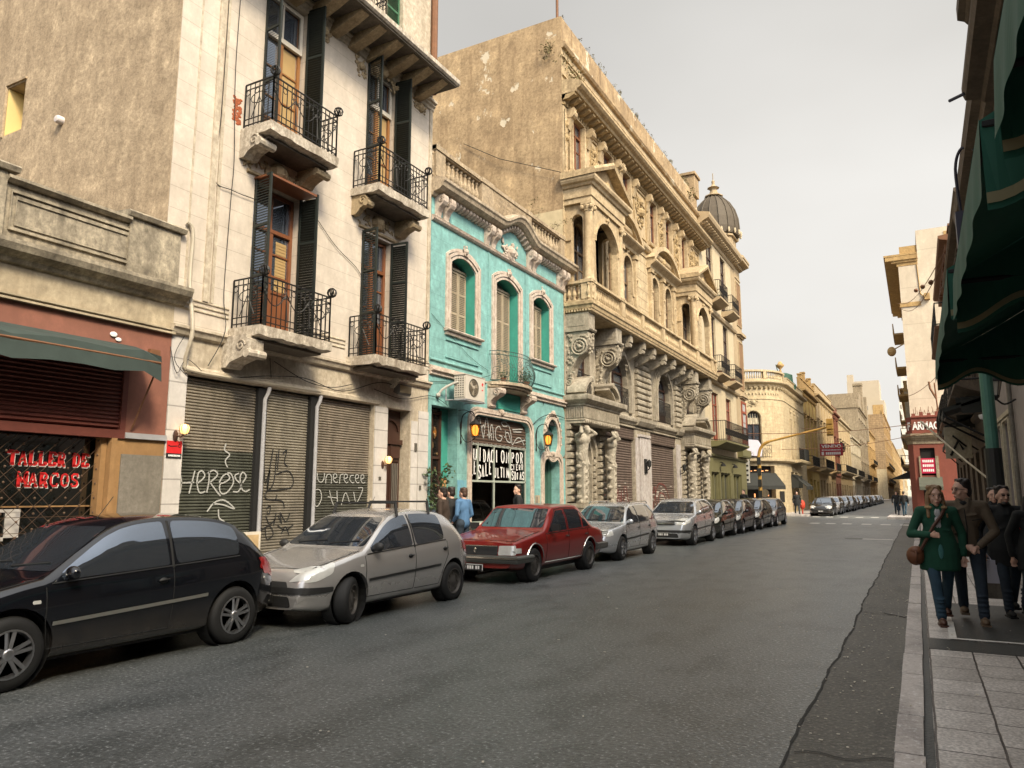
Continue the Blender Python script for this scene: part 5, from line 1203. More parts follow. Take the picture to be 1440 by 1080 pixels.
for v in vols:
    m=MB()
    m.tube([F.P(v-.15,14.95,.16),F.P(v+.15,14.95,.16)],.17,12);m.ell(F.P(v,14.95,.16),(.18,.12,.18),10,6)
    F.prof(m,[(0,14.4),(.06,14.4),(.12,14.6),(.2,14.8),(.3,15.14),(0,15.14)],v-.13,v+.13);m.build('volute',m_p4,B4)
m=MB()
for i,(a,b) in enumerate(((24.55,25.2),(29.45,31.05),(33.0,33.6),(35.55,36.2),(38.4,39.2),(39.5,40.3),(22.15,22.5))):
    m=MB();F.band(m,[(a,12.9),(a,14.95),(b,14.95),(b,12.9)],.06,0,.05,True);ornament(F,m,(a+b)/2,14.0,(b-a)*.8,1.5,.03,i,44,1.5);ornament(F,m,(a+b)/2,14.5,(b-a)*.6,.6,.03,i+9,16,1.3);m.build('relief_panel',m_p4r,B4)
for c in tf:window(F,B4,c-.49,c+.49,13.06,15.09,-.17,m_woodr,2,.25,0,gm=GL)
# main floor: windows, aedicules, pavilions
for (a,b,c,d,k) in pn_ops:window(F,B4,a+.01,b-.01,c,d-.01,-.2,simple('stone_brown_frame',(.16,.10,.05),.6,0,.3,7),2,.3,.7,gm=GL,k='r')
m=MB()
for (a,b,c,d,k) in pn_ops[1:5]:
    arc=arch_pts(a-.07,b+.07,d+.07,'r');F.band(m,[(a-.07,9.95)]+arc+[(b+.07,9.95)],.12,0,.08)
    F.box(m,a-.22,a-.02,9.85,9.98,0,.1);F.box(m,b+.02,b+.22,9.85,9.98,0,.1);F.box(m,a-.16,a-.02,7.8,9.85,0,.05);F.box(m,b+.02,b+.16,7.8,9.85,0,.05)
    ornament(F,m,(a+b)/2,d+.2,.2,.3,.07,3,8)
for (a,b) in ((25.6,29.3),(31.15,34.95)):
    for u in (a,(a+b)/2-.12,b-.25):F.box(m,u,u+.26,7.8,11.5,0,.16);F.box(m,u-.04,u+.30,11.5,11.68,0,.22);ornament(F,m,u+.13,10.6,.2,1.2,.16,7,18,.9)
    F.prof(m,[(0,11.68),(.16,11.7),(.2,11.8),(.28,11.86),(.42,11.95),(.46,12.0),(.46,12.06),(0,12.1)],a-.15,b+.15)
    w=(b-a)/2+.15;c_=(a+b)/2;ap=arch_pts(c_-w,c_+w,13.0,.92,16)
    F.band(m,ap,.2,0,.42);F.band(m,[(p[0]*.93+c_*.07,p[1]-.1) for p in ap],.08,0,.3);F.ext(m,[(c_-w+.1,12.08)]+[(c_+(p[0]-c_)*.9,p[1]-.12) for p in ap if p[1]>12.25]+[(c_+w-.1,12.08)],0,.05)
m.build('window_aedicules',m_p4,B4)
m=MB()
for (a,b) in ((25.6,29.3),(31.15,34.95)):ornament(F,m,(a+b)/2,12.45,1.6,.45,.08,5,30,1.3)
m.build('pediment_relief',m_p4r,B4)
def pavilion(y0,y1):
    """projecting loggia: corner columns on a pedestal, arches between, entablature and gabled pediment"""
    D=1.0;p=thing_child('pavilion')
    m=MB();path=[(-10,y0),(-10+D,y0),(-10+D,y1),(-10,y1)]
    path=[(x,y) for x,y in path];out=lambda pr:m.sweep(pr,path)
    out([(-.34,11.45),(0,11.45),(0,11.62),(.04,11.64),(.04,11.98),(.1,12.0),(.14,12.08),(.22,12.12),(.26,12.2),(.26,12.28),(-.34,12.3)])
    for i in range(int((y1-y0)/.11)):m.box(-10+D,-10+D+.09,y0+i*.11,y0+i*.11+.06,12.02,12.09)
    for i in range(9):m.box(-9.98+i*.11,-9.92+i*.11,y0-.09,y0,12.02,12.09)
    m.build('entablature',m_p4,B4)
    m=MB();h=.85;ym=(y0+y1)/2;x0,x1=-10.0,-10+D+.24
    for (xa,xb,e,zb) in ((x0,x1,.24,12.3),):
        A=[(y0-e,zb),(y1+e,zb),(ym,zb+h)]
        m.add([(x1-.30,y,z) for y,z in A]+[(x0,y,z) for y,z in A],[(0,1,2),(3,4,5),(0,2,5,3),(1,2,5,4),(0,1,4,3)])
    for (ya,yb) in ((y0-.3,ym),(y1+.3,ym)): # raking cornices
        dy=(yb-ya);n_=Vector((0,-h,dy)).normalized()*(.1 if dy>0 else -.1)
        vs=[]
        for (y,z) in ((ya,12.3),(yb,12.3+h*1.05)):
            vs += [(x0,y,z-.02),(x1+.03,y,z-.02),(x1+.06,y,z+.1),(x1,y,z+.2),(x0,y,z+.2)]
        m.add(vs,[(0,1,2,3,4),(5,6,7,8,9)]+[(i,(i+1) % 5,5+(i+1) % 5,5+i) for i in range(5)])
    m.build('pediment',m_p4c,B4)
    m=MB();G=left_fac(-10+D-.1);ornament(G,m,ym,12.55,.9,.4,.02,3,20,1.1);m.build('pediment_relief',m_p4r,B4)
    m=MB();cx=-10+D-.17
    for y in (y0+.17,y1-.17):
        m.lathe([(.21,8.68),(.21,8.74),(.18,8.78),(.165,8.84),(.165,9.3),(.15,11.05),(.15,11.12),(.17,11.14),(.16,11.2)],(cx,y,0),16)
        m.box(cx-.2,cx+.2,y-.2,y+.2,11.36,11.45)
    m.build('columns',m_p4,B4,smooth=True,ang=35)
    m=MB()
    for y in (y0+.17,y1-.17):
        for s1 in (-1,1):
            for s2 in (-1,1):m.ell((cx+s1*.17,y+s2*.17,11.27),(.075,.075,.085),8,6)
        m.lathe([(.16,11.15),(.21,11.3),(.2,11.36)],(cx,y,0),12)
    m.build('capitals',m_p4,B4)
    # inner arcades between column and wall, and across the front
    m=MB();G=front_fac(y0+.12);G.wall(m,-10,-10+D-.3,8.6,11.45,[(-9.78,-9.36,8.6,11.1,'r')],.2);G.box(m,-10.0,-9.78,10.2,10.32,0,.05)
    G=left_fac(-10+D-.08);mid=(y0+y1)/2
    G.wall(m,y0+.3,y1-.3,8.6,11.45,[(y0+.55,y1-.55,8.6,11.1,.75)],.22);G.band(m,[(y0+.5,10.2)]+arch_pts(y0+.5,y1-.5,11.15,.75)+[(y1-.5,10.2)],.08,0,.05)
    F2=back_fac(y1-.12);F2.wall(m,-10,-10+D-.3,8.6,11.45,[(-9.78,-9.36,8.6,11.1,'r')],.2)
    ornament(G,m,mid,11.25,.2,.3,.05,3,8)
    m.build('arcade',m_p4,B4)
def thing_child(n):return None
pavilion(22.12,25.35);pavilion(35.6,38.9)
# long balcony: slab with bed moulding and balustrade, breaking forward at the pavilions
m=MB();D1=1.0
for (a,b) in ((22.08,39.6),):
    m.sweep([(-1.0,7.62),(-.12,7.62),(-.10,7.70),(0,7.74),(.02,7.84),(.06,7.88),(.06,7.98),(-.2,8.02),(-1.0,8.02)],[(-10,a),(-10+D1,a),(-10+D1,b),(-10,b)])
m.build('balcony_slab',m_p4c,B4)
m=MB()
for i in range(170):F.box(m,22.1+i*.103,22.15+i*.103,7.66,7.73,D1-.1,D1-.02)
for i in range(9):m.box(-9.95+i*.1,-9.9+i*.1,22.06,22.1,7.66,7.73)
m.build('dentils',m_p4,B4)
m=MB();balustrade(F,m,22.1,39.6,8.0,8.72,D1-.13,.2,.165,piers=((22.1,22.5),(24.95,25.35),(27.3,27.55),(29.9,30.3),(32.6,32.85),(35.6,36.0),(38.5,38.9),(39.4,39.6)),n=7)
G=front_fac(22.22);balustrade(G,m,-9.98,-9.02,8.0,8.72,0,.2,.2,n=7,piers=((-9.4,-9.05),));m.build('balustrade',m_bal2 if 'm_bal2' in globals() else m_p4,B4)
# big scroll consoles and blocks carrying the balcony
for y in (22.12,24.72,35.62,38.25):
    m=MB();F.box(m,y,y+.55,7.0,7.62,0,.84);F.prof(m,[(0,7.0),(.86,7.0),(.9,7.05),(.9,7.1),(0,7.12)],y-.03,y+.58);F.box(m,y-.012,y+.562,7.18,7.54,.1,.72)
    console(F,m,y+.03,y+.52,5.15,7.0,0,.84);
    c=F.P(y+.0,6.45,.55)
    for r,w in ((.27,.035),(.17,.03)):m.tube([F.P(y-.005,6.48+r*math.sin(t),.5+r*math.cos(t)) for t in [k*math.pi/10 for k in range(20)]],w,6,True)
    m.ell(F.P(y,6.48,.5),(.07,.06,.07),8,6)
    r_=random.Random(int(y))
    for k in range(26):m.ell(F.P(y+r_.uniform(.0,.02),r_.uniform(5.5,6.95),r_.uniform(.02,.3)),(.05,.03,.05),6,4)
    for k in range(10):m.ell(F.P(y+r_.uniform(.05,.5),6.9-k*.07,.86-k*.012),(.05,.05,.06),6,4)
    m.build('scroll_console',m_p4l,B4)
m=MB()
for y in (26.2,27.75,29.1,30.6,32.0,33.6,34.9):
    F.box(m,y,y+.28,7.35,7.62,0,.85);F.prof(m,[(0,6.9),(.1,6.9),(.3,7.0),(.55,7.1),(.85,7.36),(0,7.36)],y+.03,y+.25);m.tube([F.P(y,7.25,.72),F.P(y+.28,7.25,.72)],.1,9);ornament(F,m,y+.14,6.75,.2,.4,.05,3,10)
m.build('balcony_blocks',m_p4l,B4)
# mezzanine arches and rusticated piers
m=MB()
for (a,b,c,d,k) in mz_ops[1:3]:
    for e,w,dd in ((.1,.14,.16),(.26,.10,.1),(.38,.06,.06)):F.band(m,[(a-e,c)]+arch_pts(a-e,b+e,d+e,'r',16)+[(b+e,c)],w,0,dd)
    F.prof(m,[(0,d-.1),(.2,d-.1),(.35,d+.45),(0,d+.45)],(a+b)/2-.13,(a+b)/2+.13)
F.prof(m,[(0,4.42),(.05,4.43),(.08,4.5),(.16,4.55),(.18,4.62),(.18,4.68),(.04,4.74),(0,4.78)],25.3,36.6);F.prof(m,[(0,4.3),(.05,4.31),(.05,4.36),(0,4.38)],25.3,36.6)
m.build('arch_mouldings',m_p4l,B4)
m=MB()
for (a,b) in ((28.75,31.15),(34.6,35.6),(25.2,25.4)):
    for i in range(11):z=4.82+i*.255;F.prof(m,[(0,z),(.09,z+.01),(.12,z+.05),(.12,z+.17),(.09,z+.21),(0,z+.22)],a+.25 if b-a>1 else a,b-.25 if b-a>1 else b)
    m.build('rusticated_pier',m_p4l,B4);m=MB()
F.prof(m,[(0,4.42),(.16,4.45),(.26,4.6),(.28,4.74),(0,4.82)],28.8,31.05);F.prof(m,[(0,4.42),(.16,4.45),(.26,4.6),(.28,4.74),(0,4.82)],34.6,35.6)
m.build('pier_plinths',m_p4l,B4)
for (a,b,c,d,k) in mz_ops:
    w_=window(F,B4,a+.01,b-.01,c,d-.01,-.28,m_dwood,2,.3,.5,gm=GL,k='r')
    m=MB();n_=int((b-a)/.1)
    for i in range(n_+1):m.bar(F.P(a+(b-a)*i/n_,c,.02),F.P(a+(b-a)*i/n_,c+.95,.02),.014)
    for z in (c+.06,c+.8,c+.95):m.bar(F.P(a,z,.02),F.P(b,z,.02),.022)
    for i in range(0,n_,2):m.tube([F.P(a+(b-a)*(i+1)/n_+.09*math.cos(t),c+.45+.16*math.sin(t),.03) for t in [q*.7854 for q in range(8)]],.009,4,True)
    m.build('railing',iron,w_)
# porticoes on atlantes
def portico(y0,y1):
    D=.66;m=MB();path=[(-10,y0),(-10+D,y0),(-10+D,y1),(-10,y1)]
    m.sweep([(-.4,3.95),(0,3.95),(0,4.02),(.03,4.05),(.0,4.08),(0,4.5),(.04,4.52),(.04,4.58),(.14,4.64),(.22,4.7),(.24,4.8),(.24,4.86),(-.4,4.9)],path)
    for i in range(int((y1-y0)/.085)):m.box(-10+D,-10+D+.03,y0+i*.085,y0+i*.085+.045,4.12,4.48)
    for i in range(8):m.box(-9.97+i*.085,-9.93+i*.085,y0-.03,y0,4.12,4.48)
    for i in range(int((y1-y0)/.16)):m.ell((-10+D+.03,y0+.08+i*.16,4.0),(.035,.05,.05),6,4)
    m.box(-10.0,-9.36,y0+.05,y1-.05,4.86,4.94)
    m.build('portico_entablature',m_p4l,B4)
    m=MB() # halves of the broken curved pediment
    for s_,u in ((1,y0+.02),(-1,y1-.02)):
        pts=[(u+s_*(.95*(1-math.cos(t))),4.95+.55*math.sin(t)) for t in [k*math.pi/2*.8/8 for k in range(9)]]
        G=left_fac(-10.0);G.band(m,pts,.12,.05,.72);G.band(m,[(p[0]+s_*.12,p[1]-.12) for p in pts],.07,.05,.6);m.tube([F.P(pts[-1][0],pts[-1][1],d) for d in (.05,.74)],.1,8)
    m.build('broken_pediment',m_p4l,B4)
    m=MB()
    for y in (y0,y1-.62): # pedestals and quoined responds behind each figure
        m.box(-10,-9.42,y,y+.62,.1,1.3);m.box(-10,-9.38,y-.03,y+.65,1.22,1.36)
        for k in range(11):F.prof(m,[(0,1.4+k*.235),(.14,1.42+k*.235),(.17,1.5+k*.235),(.14,1.6+k*.235),(0,1.61+k*.235)],y-.0,y+.6)
    m.box(-10.3,-9.4,y0+.6,y1-.6,.1,.5);m.build('portico_base',m_p4l,B4)
    m=MB();a,b=(y0+y1)/2-.72,(y0+y1)/2+.72
    for k in range(10):
        z=.55+k*.235
        for q in (a,b):F.prof(m,[(0,z),(.06,z+.02),(.08,z+.1),(.06,z+.2),(0,z+.21)],q-.12,q+.12)
    F.band(m,arch_pts(a-.06,b+.06,3.75,'r'),.16,0,.12);m.build('entrance_arch',m_p4l,B4)
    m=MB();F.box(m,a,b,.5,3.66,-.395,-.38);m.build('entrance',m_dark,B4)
def atlas(y,seed,turn=0.0):
    """bearded giant, arms folded over the bowed head, tapering into a scrolled pedestal"""
    m=MB();s=1.0;x=0
    m.cap((0,0,1.38),(0,0,1.75),.13,.16);m.cap((0,0,1.75),(.02,0,2.3),.15,.21) # loins and trunk
    m.ell((.03,0,2.52),(.23,.34,.26),14,10);m.ell((.10,-.11,2.55),(.12,.13,.11),10,8);m.ell((.10,.11,2.55),(.12,.13,.11),10,8);m.ell((.1,0,2.2),(.12,.15,.16),10,8)
    for k in range(3):
        for q in (-1,1):m.ell((.17-.01*k,q*.06,2.36-k*.12),(.06,.055,.055),8,6)
    m.cap((.06,0,2.7),(.14,0,2.86),.09,.08);m.ell((.20,0,2.92),(.12,.10,.135),12,10);m.cap((.26,0,2.84),(.22,0,2.68),.07,.03);m.ell((.16,0,3.0),(.14,.13,.11),10,8);m.ell((.315,0,2.92),(.025,.02,.03),6,5)
    for q in (-1,1):
        m.ell((.03,q*.29,2.66),(.12,.11,.12),10,8);m.cap((.03,q*.30,2.66),(.26,q*.44,2.78),.095,.07);m.cap((.26,q*.44,2.78),(.08,q*.16,3.06),.075,.05)
        m.ell((.04,q*.1,3.08),(.07,.08,.05),8,6)
        for f in range(4):m.cap((.02+.03*f,q*.1,3.1),(.0+.04*f,q*.02,3.12),.018,.014,6)
    r_=random.Random(seed)
    for k in range(16):a=k*.41;m.cap((.16*math.cos(a),.2*math.sin(a),1.98+.08*math.sin(k)),(.15*math.cos(a+.5),.19*math.sin(a+.5),1.74+.05*math.sin(k*2)),.05,.04,6) # loincloth
    for k in range(9):a=k*.7;m.cap((.13,-.12+.03*k,1.85),(.2+.02*math.sin(k),-.06+.02*k,1.5-.05*math.sin(k*1.4)),.035,.02,6)
    m.cap((.0,0,1.9),(0,0,.2),.19,.13);m.box(-.12,.17,-.16,.16,0,1.45);m.box(-.12,.1,-.24,.24,0,.12)
    for k in range(18):m.ell((.18,.05*math.sin(k*1.7),1.4-k*.07),(.05,.045+.02*(k % 2),.045),7,5)
    for q in (-1,1):m.tube([(.1+p[0],q*.15,1.5+p[1]) for p in spiral(0,0,.12,1.4)],.03,5)
    for k in range(8):m.ell((.02,.27*(1 if k % 2 else -1),.25+k*.2),(.1,.07,.09),8,5)
    m.box(-.25,.15,-.22,.22,3.1,3.2)
    V=[(v[0],v[1],v[2]*.815) for v in m.V];m.V=V
    return m
_first=None
for i,(y,t) in enumerate(((22.42,-.15),(24.98,.2),(35.95,.1),(38.55,.25))):
    m=atlas(y,i);fuse(m,'atlas_figure',plaster('weathered_statue',(.40,.36,.29),(.15,.125,.09),.8,patch=5,bump=.5),B4,.022,2,loc=(-9.58,y,1.36),rot=t)
portico(22.1,25.32);portico(35.63,38.9)
m_sh4=two_tone('palace_shutter_steel',(.135,.10,.082),(.135,.10,.082),1,edge=.3)
SA=roller(F,B4,25.37,28.83,.6,3.85,-.16,m_sh4,.1,dep=.03);SB=roller(F,B4,30.90,34.70,.6,3.85,-.16,m_sh4,.1,dep=.03)
for S_,a,b in ((SA,25.36,28.84),(SB,30.89,34.71)):
    m=MB();F.box(m,a,b,3.84,4.27,-.1,-.04)
    for k in range(4):F.box(m,a,b,3.88+k*.1,3.92+k*.1,-.04,-.02)
    m.build('shutter_box',m_sh4,S_)
    r_=random.Random(int(a));ls=[]
    for k in range(9):
        u=r_.uniform(.03,.85);v=r_.uniform(0,.7);ls.append([(u,v),(u+r_.uniform(.02,.12),v+r_.uniform(.1,.3)),(u+r_.uniform(.05,.15),v-.05)])
    red=simple('spray_maroon',(.13,.035,.03),.7,0,.2,9)
    ls2=[[(.05,0),(.3,.9),(.5,1.0),(.7,.8),(.95,0)],[(.3,0),(.35,.6),(.5,.7),(.65,.5),(.7,0)],[(.45,0),(.5,.4),(.55,0)],[(0,1.1),(.12,.7),(.2,.9),(.25,.2)]] if a>29 else [[(.0,1),(.2,.2),(.3,-.1)],[(.02,0),(.25,.9)],[(.4,.5),(.4,.8),(.5,.8),(.5,.1)],[(.55,.8),(.58,.2),(.64,.8),(.62,0)],[(.75,.9),(.72,.2),(.85,.1)],[(.8,.9),(.95,.1)],[(.3,.4),(.45,.3)]]
    spray(ls2,red,S_,a+.1,.75,b-a-.3,1.35,.035,-.12)
    pw=MB()
    for k in range(60):uu=r_.uniform(0,1);vv=.75+1.35*r_.random()**1.5;F.box(pw,a+.05+uu*(b-a-.6),a+.05+uu*(b-a-.6)+r_.uniform(.15,.5),vv,vv+.035,-.128,-.122)
    for k in range(12):F.box(pw,a+.8+r_.uniform(0,1),a+1.9+r_.uniform(0,.4),.64+k*.1,.665+k*.1,-.129,-.124)
    pw.build('whitewash',simple('whitewash',(.42,.38,.33),.8,0,.3,20),S_)
m=MB();F.box(m,28.9,29.2,.5,3.95,0,.04);F.box(m,29.3,30.5,.4,4.0,0,.09);F.box(m,29.22,30.58,4.0,4.1,0,.14);F.box(m,30.6,30.85,.5,3.95,0,.04);F.box(m,29.15,30.62,.1,.5,0,.14);F.box(m,34.75,35.3,.4,4.0,0,.07);F.box(m,25.36,28.84,.1,.58,-.2,-.02);F.box(m,30.9,34.7,.1,.58,-.2,-.02)
m.build('pilaster',plaster('white_pier_paint',(.47,.44,.43),(.26,.21,.17),.7,patch=1.5,streak=1.2),B4)
m=MB();F.box(m,29.7,30.0,2.5,3.1,.09,.14);m.build('lamp_scar',m_dark,B4)
for i,y in enumerate((29.75,35.0)):
    t=thing('wall_sconce','unlit iron sconce on the %s pale pier of the palace' % ('middle' if i==0 else 'right-hand'),'lamp',F.P(y,2.9,.1))
    m=MB();m.tube(cr([F.P(y,2.6,.1),F.P(y,2.7,.3),F.P(y,2.95,.3),F.P(y,2.9,.12)],5),.025,5);m.lathe([(.03,0),(.08,.05),(.09,.25),(.02,.32)],F.P(y,2.75,.3),8);m.build('bracket',black,t)
t=thing('roof_weeds','tuft of weeds growing out of the near top corner of the palace','weeds',(-10,22.2,17))
m=MB()
for (x,y,z,rr_,k) in ((-10.5,22.0,17.3,.35,60),(-10.1,22.4,16.9,.42,90),(-9.9,22.9,16.5,.4,90),(-9.9,23.6,16.25,.35,60),(-9.85,24.3,16.1,.2,30),(-9.9,22.4,16.0,.3,50)):leafball(m,(x,y,z),rr_,k*2,.06,int(y*9))
m.build('foliage',m_drygrn,t)
r_=random.Random(9);t=thing('parapet_grass','sparse dry weeds along the top of the palace parapet','weeds',(-10,30,18.5));m=MB()
for i in range(80):
    u=r_.choice([r_.uniform(22.2,40),r_.uniform(30,40)]);h=r_.uniform(.06,.38)
    for k in range(4):m.tube([(-10.1,u,18.48),(-10.1+r_.uniform(-.1,.1),u+r_.uniform(-.12,.12),18.48+h)],.006,3)
    if h>.22:leafball(m,(-10.1,u,18.48+h),.09,9,.04,i)
for i in range(70):
    xx=-10.1-r_.uniform(0,12)
    m.tube([(xx,22.2,18.48),(xx+r_.uniform(-.05,.05),22.2,18.5+r_.uniform(.05,.15))],.006,3)
leafball(m,(-9.95,38.9,18.0),.45,120,.07,5);leafball(m,(-10.4,39.9,19.2),.35,60,.07,6);m.build('stems',m_drygrn,t)
t=thing('roof_pole','thin dark pole on the palace roof corner','pole',(-10.4,22.6,18.5));m=MB();m.tube([(-10.4,22.6,18.4),(-10.4,22.6,22.5)],.05,6);m.build('shaft',m_rusty,t)
tt=MB();tt.tube([(-14.0,21.98,14.6),(-12.4,21.9,13.6),(-10.05,21.9,12.6),(-9.95,24.5,12.2),(-9.9,27,11.3)],.012,4);tt.build('slack_cable',black,B4)
# ============================================================ 5. corner block with the dome
m_b5=plaster('tan_stucco',(.37,.285,.175),(.24,.17,.095),.5,patch=1.2,streak=.9)
m_b5w=plaster('cream_stucco_five',(.48,.40,.27),(.34,.27,.17),.4,patch=1.2)
m_olive=plaster('olive_shop_paint',(.135,.125,.055),(.10,.09,.04),.4)
m_rbw=simple('brick_red_wood',(.24,.06,.03),.6,0,.2,6)
B5=thing('domed_corner_building','tan four storey corner block with a ribbed dome over an olive green shop','building',(-10,40.6,0))
rows=[(13.0,16.55),(8.6,12.1),(4.7,7.5)];cols5=[(42.3,43.9),(45.9,47.3)]
ops=[(a,b,z0,z1) for (z0,z1) in rows for (a,b) in cols5]
m=MB();F.wall(m,40.6,49.0,3.9,17.0,ops,.4);m.build('upper_wall',m_b5w,B5)
m=MB();F.wall(m,40.6,51.2,0,3.9,[(41.6,43.5,.3,2.9),(43.8,46.3,.3,2.9),(47.2,49.6,.3,2.9)],.3);F.prof(m,[(0,3.75),(.1,3.78),(.14,3.86),(0,3.92)],40.6,51.2);m.build('shop_wall',m_olive,B5)
m=MB();m.box(-24,-10.41,40.61,52.3,0,17.2);m.build('body',m_dark,B5)
# octagonal corner tower
TC=(-11.9,51.0);
def octo(r,z0,z1,mb,n=8,off=math.pi/8,r1=None):
    r1=r1 or r;a=[off+2*math.pi*k/n for k in range(n)]
    mb.add([(TC[0]+r*math.cos(t),TC[1]+r*math.sin(t),z0) for t in a]+[(TC[0]+r1*math.cos(t),TC[1]+r1*math.sin(t),z1) for t in a],[tuple(range(n)),tuple(range(n,2*n))]+[(k,(k+1) % n,n+(k+1) % n,n+k) for k in range(n)])
m=MB();octo(2.07,3.9,17.3,m);m.box(-10.4,-10.0,48.95,50.2,3.9,17.0);m.build('corner_tower',m_b5,B5)
m=MB();octo(2.3,17.1,17.35,m);octo(2.75,17.35,17.55,m);octo(2.8,17.55,17.7,m);octo(2.2,12.2,12.32,m);octo(2.35,12.32,12.5,m);octo(2.2,8.0,8.1,m);octo(2.3,8.1,8.3,m);octo(2.3,4.2,4.5,m);octo(2.12,16.3,16.4,m)
octo(2.25,17.7,18.3,m);octo(1.95,18.3,19.3,m);octo(2.1,19.3,19.42,m);octo(1.8,19.42,19.5,m)
F.prof(m,[(-.3,16.7),(.05,16.72),(.1,16.8),(.1,16.95),(.3,17.1),(.62,17.25),(.68,17.4),(.68,17.55),(-.3,17.75)],40.6,49.8)
F.prof(m,[(0,12.15),(.12,12.2),(.18,12.32),(.18,12.42),(0,12.5)],40.6,49.4);F.prof(m,[(0,7.95),(.15,8.0),(.2,8.1),(.2,8.2),(0,8.25)],40.6,49.4)
m.build('cornices',m_b5,B5)
m=MB();modillions(F,m,40.9,49.5,17.1,.14,0,.5,.45,.2);m.build('brackets',m_b5,B5)
m=MB();a8=[math.pi/8+2*math.pi*k/8 for k in range(8)]
G=left_fac(-9.985)
for (z0,z1,mt) in ((13.0,16.0,0),(8.6,11.8,0)):G.box(m,50.35,51.6,z0,z1,0,.02)
m.build('tower_shutters',simple('tan_wood',(.20,.115,.055),.7,0,.2,4),B5)
m=MB();
for (z0,z1) in ((13.0,16.0),(8.6,11.8)):G.band(m,[(50.3,z0),(50.3,z1+.05),(51.65,z1+.05),(51.65,z0)],.1,0,.05,True)
m.build('tower_frames',m_b5,B5)
TC=(-11.35,51.0)
m=MB();dome=[(1.62,19.5),(1.66,20.0),(1.6,20.7),(1.4,21.4),(1.06,22.0),(.62,22.45),(.35,22.6)]
m.lathe(dome,(TC[0],TC[1],0),16)
for k in range(16):a=2*math.pi*k/16;m.tube([(TC[0]+r*1.01*math.cos(a),TC[1]+r*1.01*math.sin(a),z) for r,z in dome],.05,4)
dm=m.build('dome',simple('slate_dome',(.075,.058,.038),.7,.1,.3,6),B5)
m=MB();m.lathe([(.35,22.55),(.66,22.6),(.66,22.66),(.32,22.85),(.24,23.1),(.24,23.2),(.44,23.28),(.16,23.45),(.1,23.6),(.12,23.8),(.03,23.9),(.03,24.4)],(TC[0],TC[1],0),8);m.build('finial',m_b5,dm)
m=MB();G3=MB()
for k in range(10):a=-1.4+k*.3;m.ell((TC[0]+1.75*math.cos(a),TC[1]+1.75*math.sin(a),19.62),(.08,.08,.2),6,5)
m.build('dome_balusters',m_b5w,dm)
for (a,b,z0,z1) in ops:
    mt=m_rbw if z0<5 else m_dwood
    window(F,B5,a+.02,b-.02,z0,z1,-.18,mt,2,.25,.6 if z0>5 else .4,gm=GL if z0>5 else GL)
for (z,d,h,us_) in ((12.95,.75,1.0,(42.1,44.2)),(12.9,.7,1.0,(45.7,47.6)),(8.5,.7,1.0,(42.0,44.2)),(8.5,.7,1.0,(45.6,47.6)),(4.62,.85,1.1,(41.6,47.9))):
    m=MB();F.prof(m,[(0,z-.35),(d*.5,z-.3),(d,z-.12),(d+.05,z-.1),(d+.05,z),(0,z)],us_[0],us_[1]);bal=m.build('balcony',m_b5 if z>5 else m_olive,B5)
    m=MB();u0,u1=us_;n_=int((u1-u0)/.13)
    for q in (z+.05,z+h):m.tube([F.P(u0,q,0),F.P(u0,q,d),F.P(u1,q,d),F.P(u1,q,0)],.02,4)
    for i in range(n_+1):
        m.bar(F.P(u0+(u1-u0)*i/n_,z,d),F.P(u0+(u1-u0)*i/n_,z+h,d),.016)
        if i % 2:m.tube([F.P(u0+(u1-u0)*i/n_+.1*math.cos(t),z+.5+.2*math.sin(t),d) for t in [q*1.047 for q in range(6)]],.012,3,True)
    for i in range(7):m.bar(F.P(u0,z,d*i/7),F.P(u0,z+h,d*i/7),.016)
    m.build('railing',iron,bal)
for i,(u,z) in enumerate(((43.0,8.5),(46.4,8.5),(43.9,12.95))):
    pot(u,z,.35,'large balcony plant on the %s balcony of the domed corner block' % (('lower left','lower right','upper')[i]),.16,.35,130,40+i)
m=MB()
for (a,b) in ((41.6,43.5),(43.8,46.3),(47.2,49.6)):
    F.box(m,a,b,.3,2.9,-.28,-.25)
sh=m.build('shop_window',GL,B5)
m=MB()
for (a,b) in ((41.6,43.5),(43.8,46.3),(47.2,49.6)):
    for u in (a,(a+b)/2,b-.12):F.box(m,u,u+.12,.3,2.9,-.25,-.12)
    F.box(m,a,b,2.8,2.9,-.25,-.1);F.box(m,a,b,.3,.5,-.25,-.1)
m.build('frame',m_olive,sh)
for i,u in enumerate((43.6,46.8)):
    t=thing('shop_wall_lamp','small black lamp on the olive green shop front, %s of two' % ('left' if i==0 else 'right'),'lamp',F.P(u,3.4,.1))
    m=MB();m.lathe([(.16,0),(.12,.12),(.03,.2)],F.P(u,3.25,.2),8);m.tube([F.P(u,3.45,.2),F.P(u,3.5,.02)],.03,5);m.build('shade',black,t)
m=MB();F.prof(m,[(0,4.0),(.3,4.0),(.35,4.1),(.35,4.5),(0,4.55)],48.6,51.3);m.build('corner_band',m_olive,B5)
G2=left_fac(-9.98);window(G2,B5,50.3,51.7,4.9,7.8,0,m_rbw,1,.25,.3,gm=simple('pale_reflecting_glass',(.45,.46,.46),.1,0,.1,3),fw=.14)
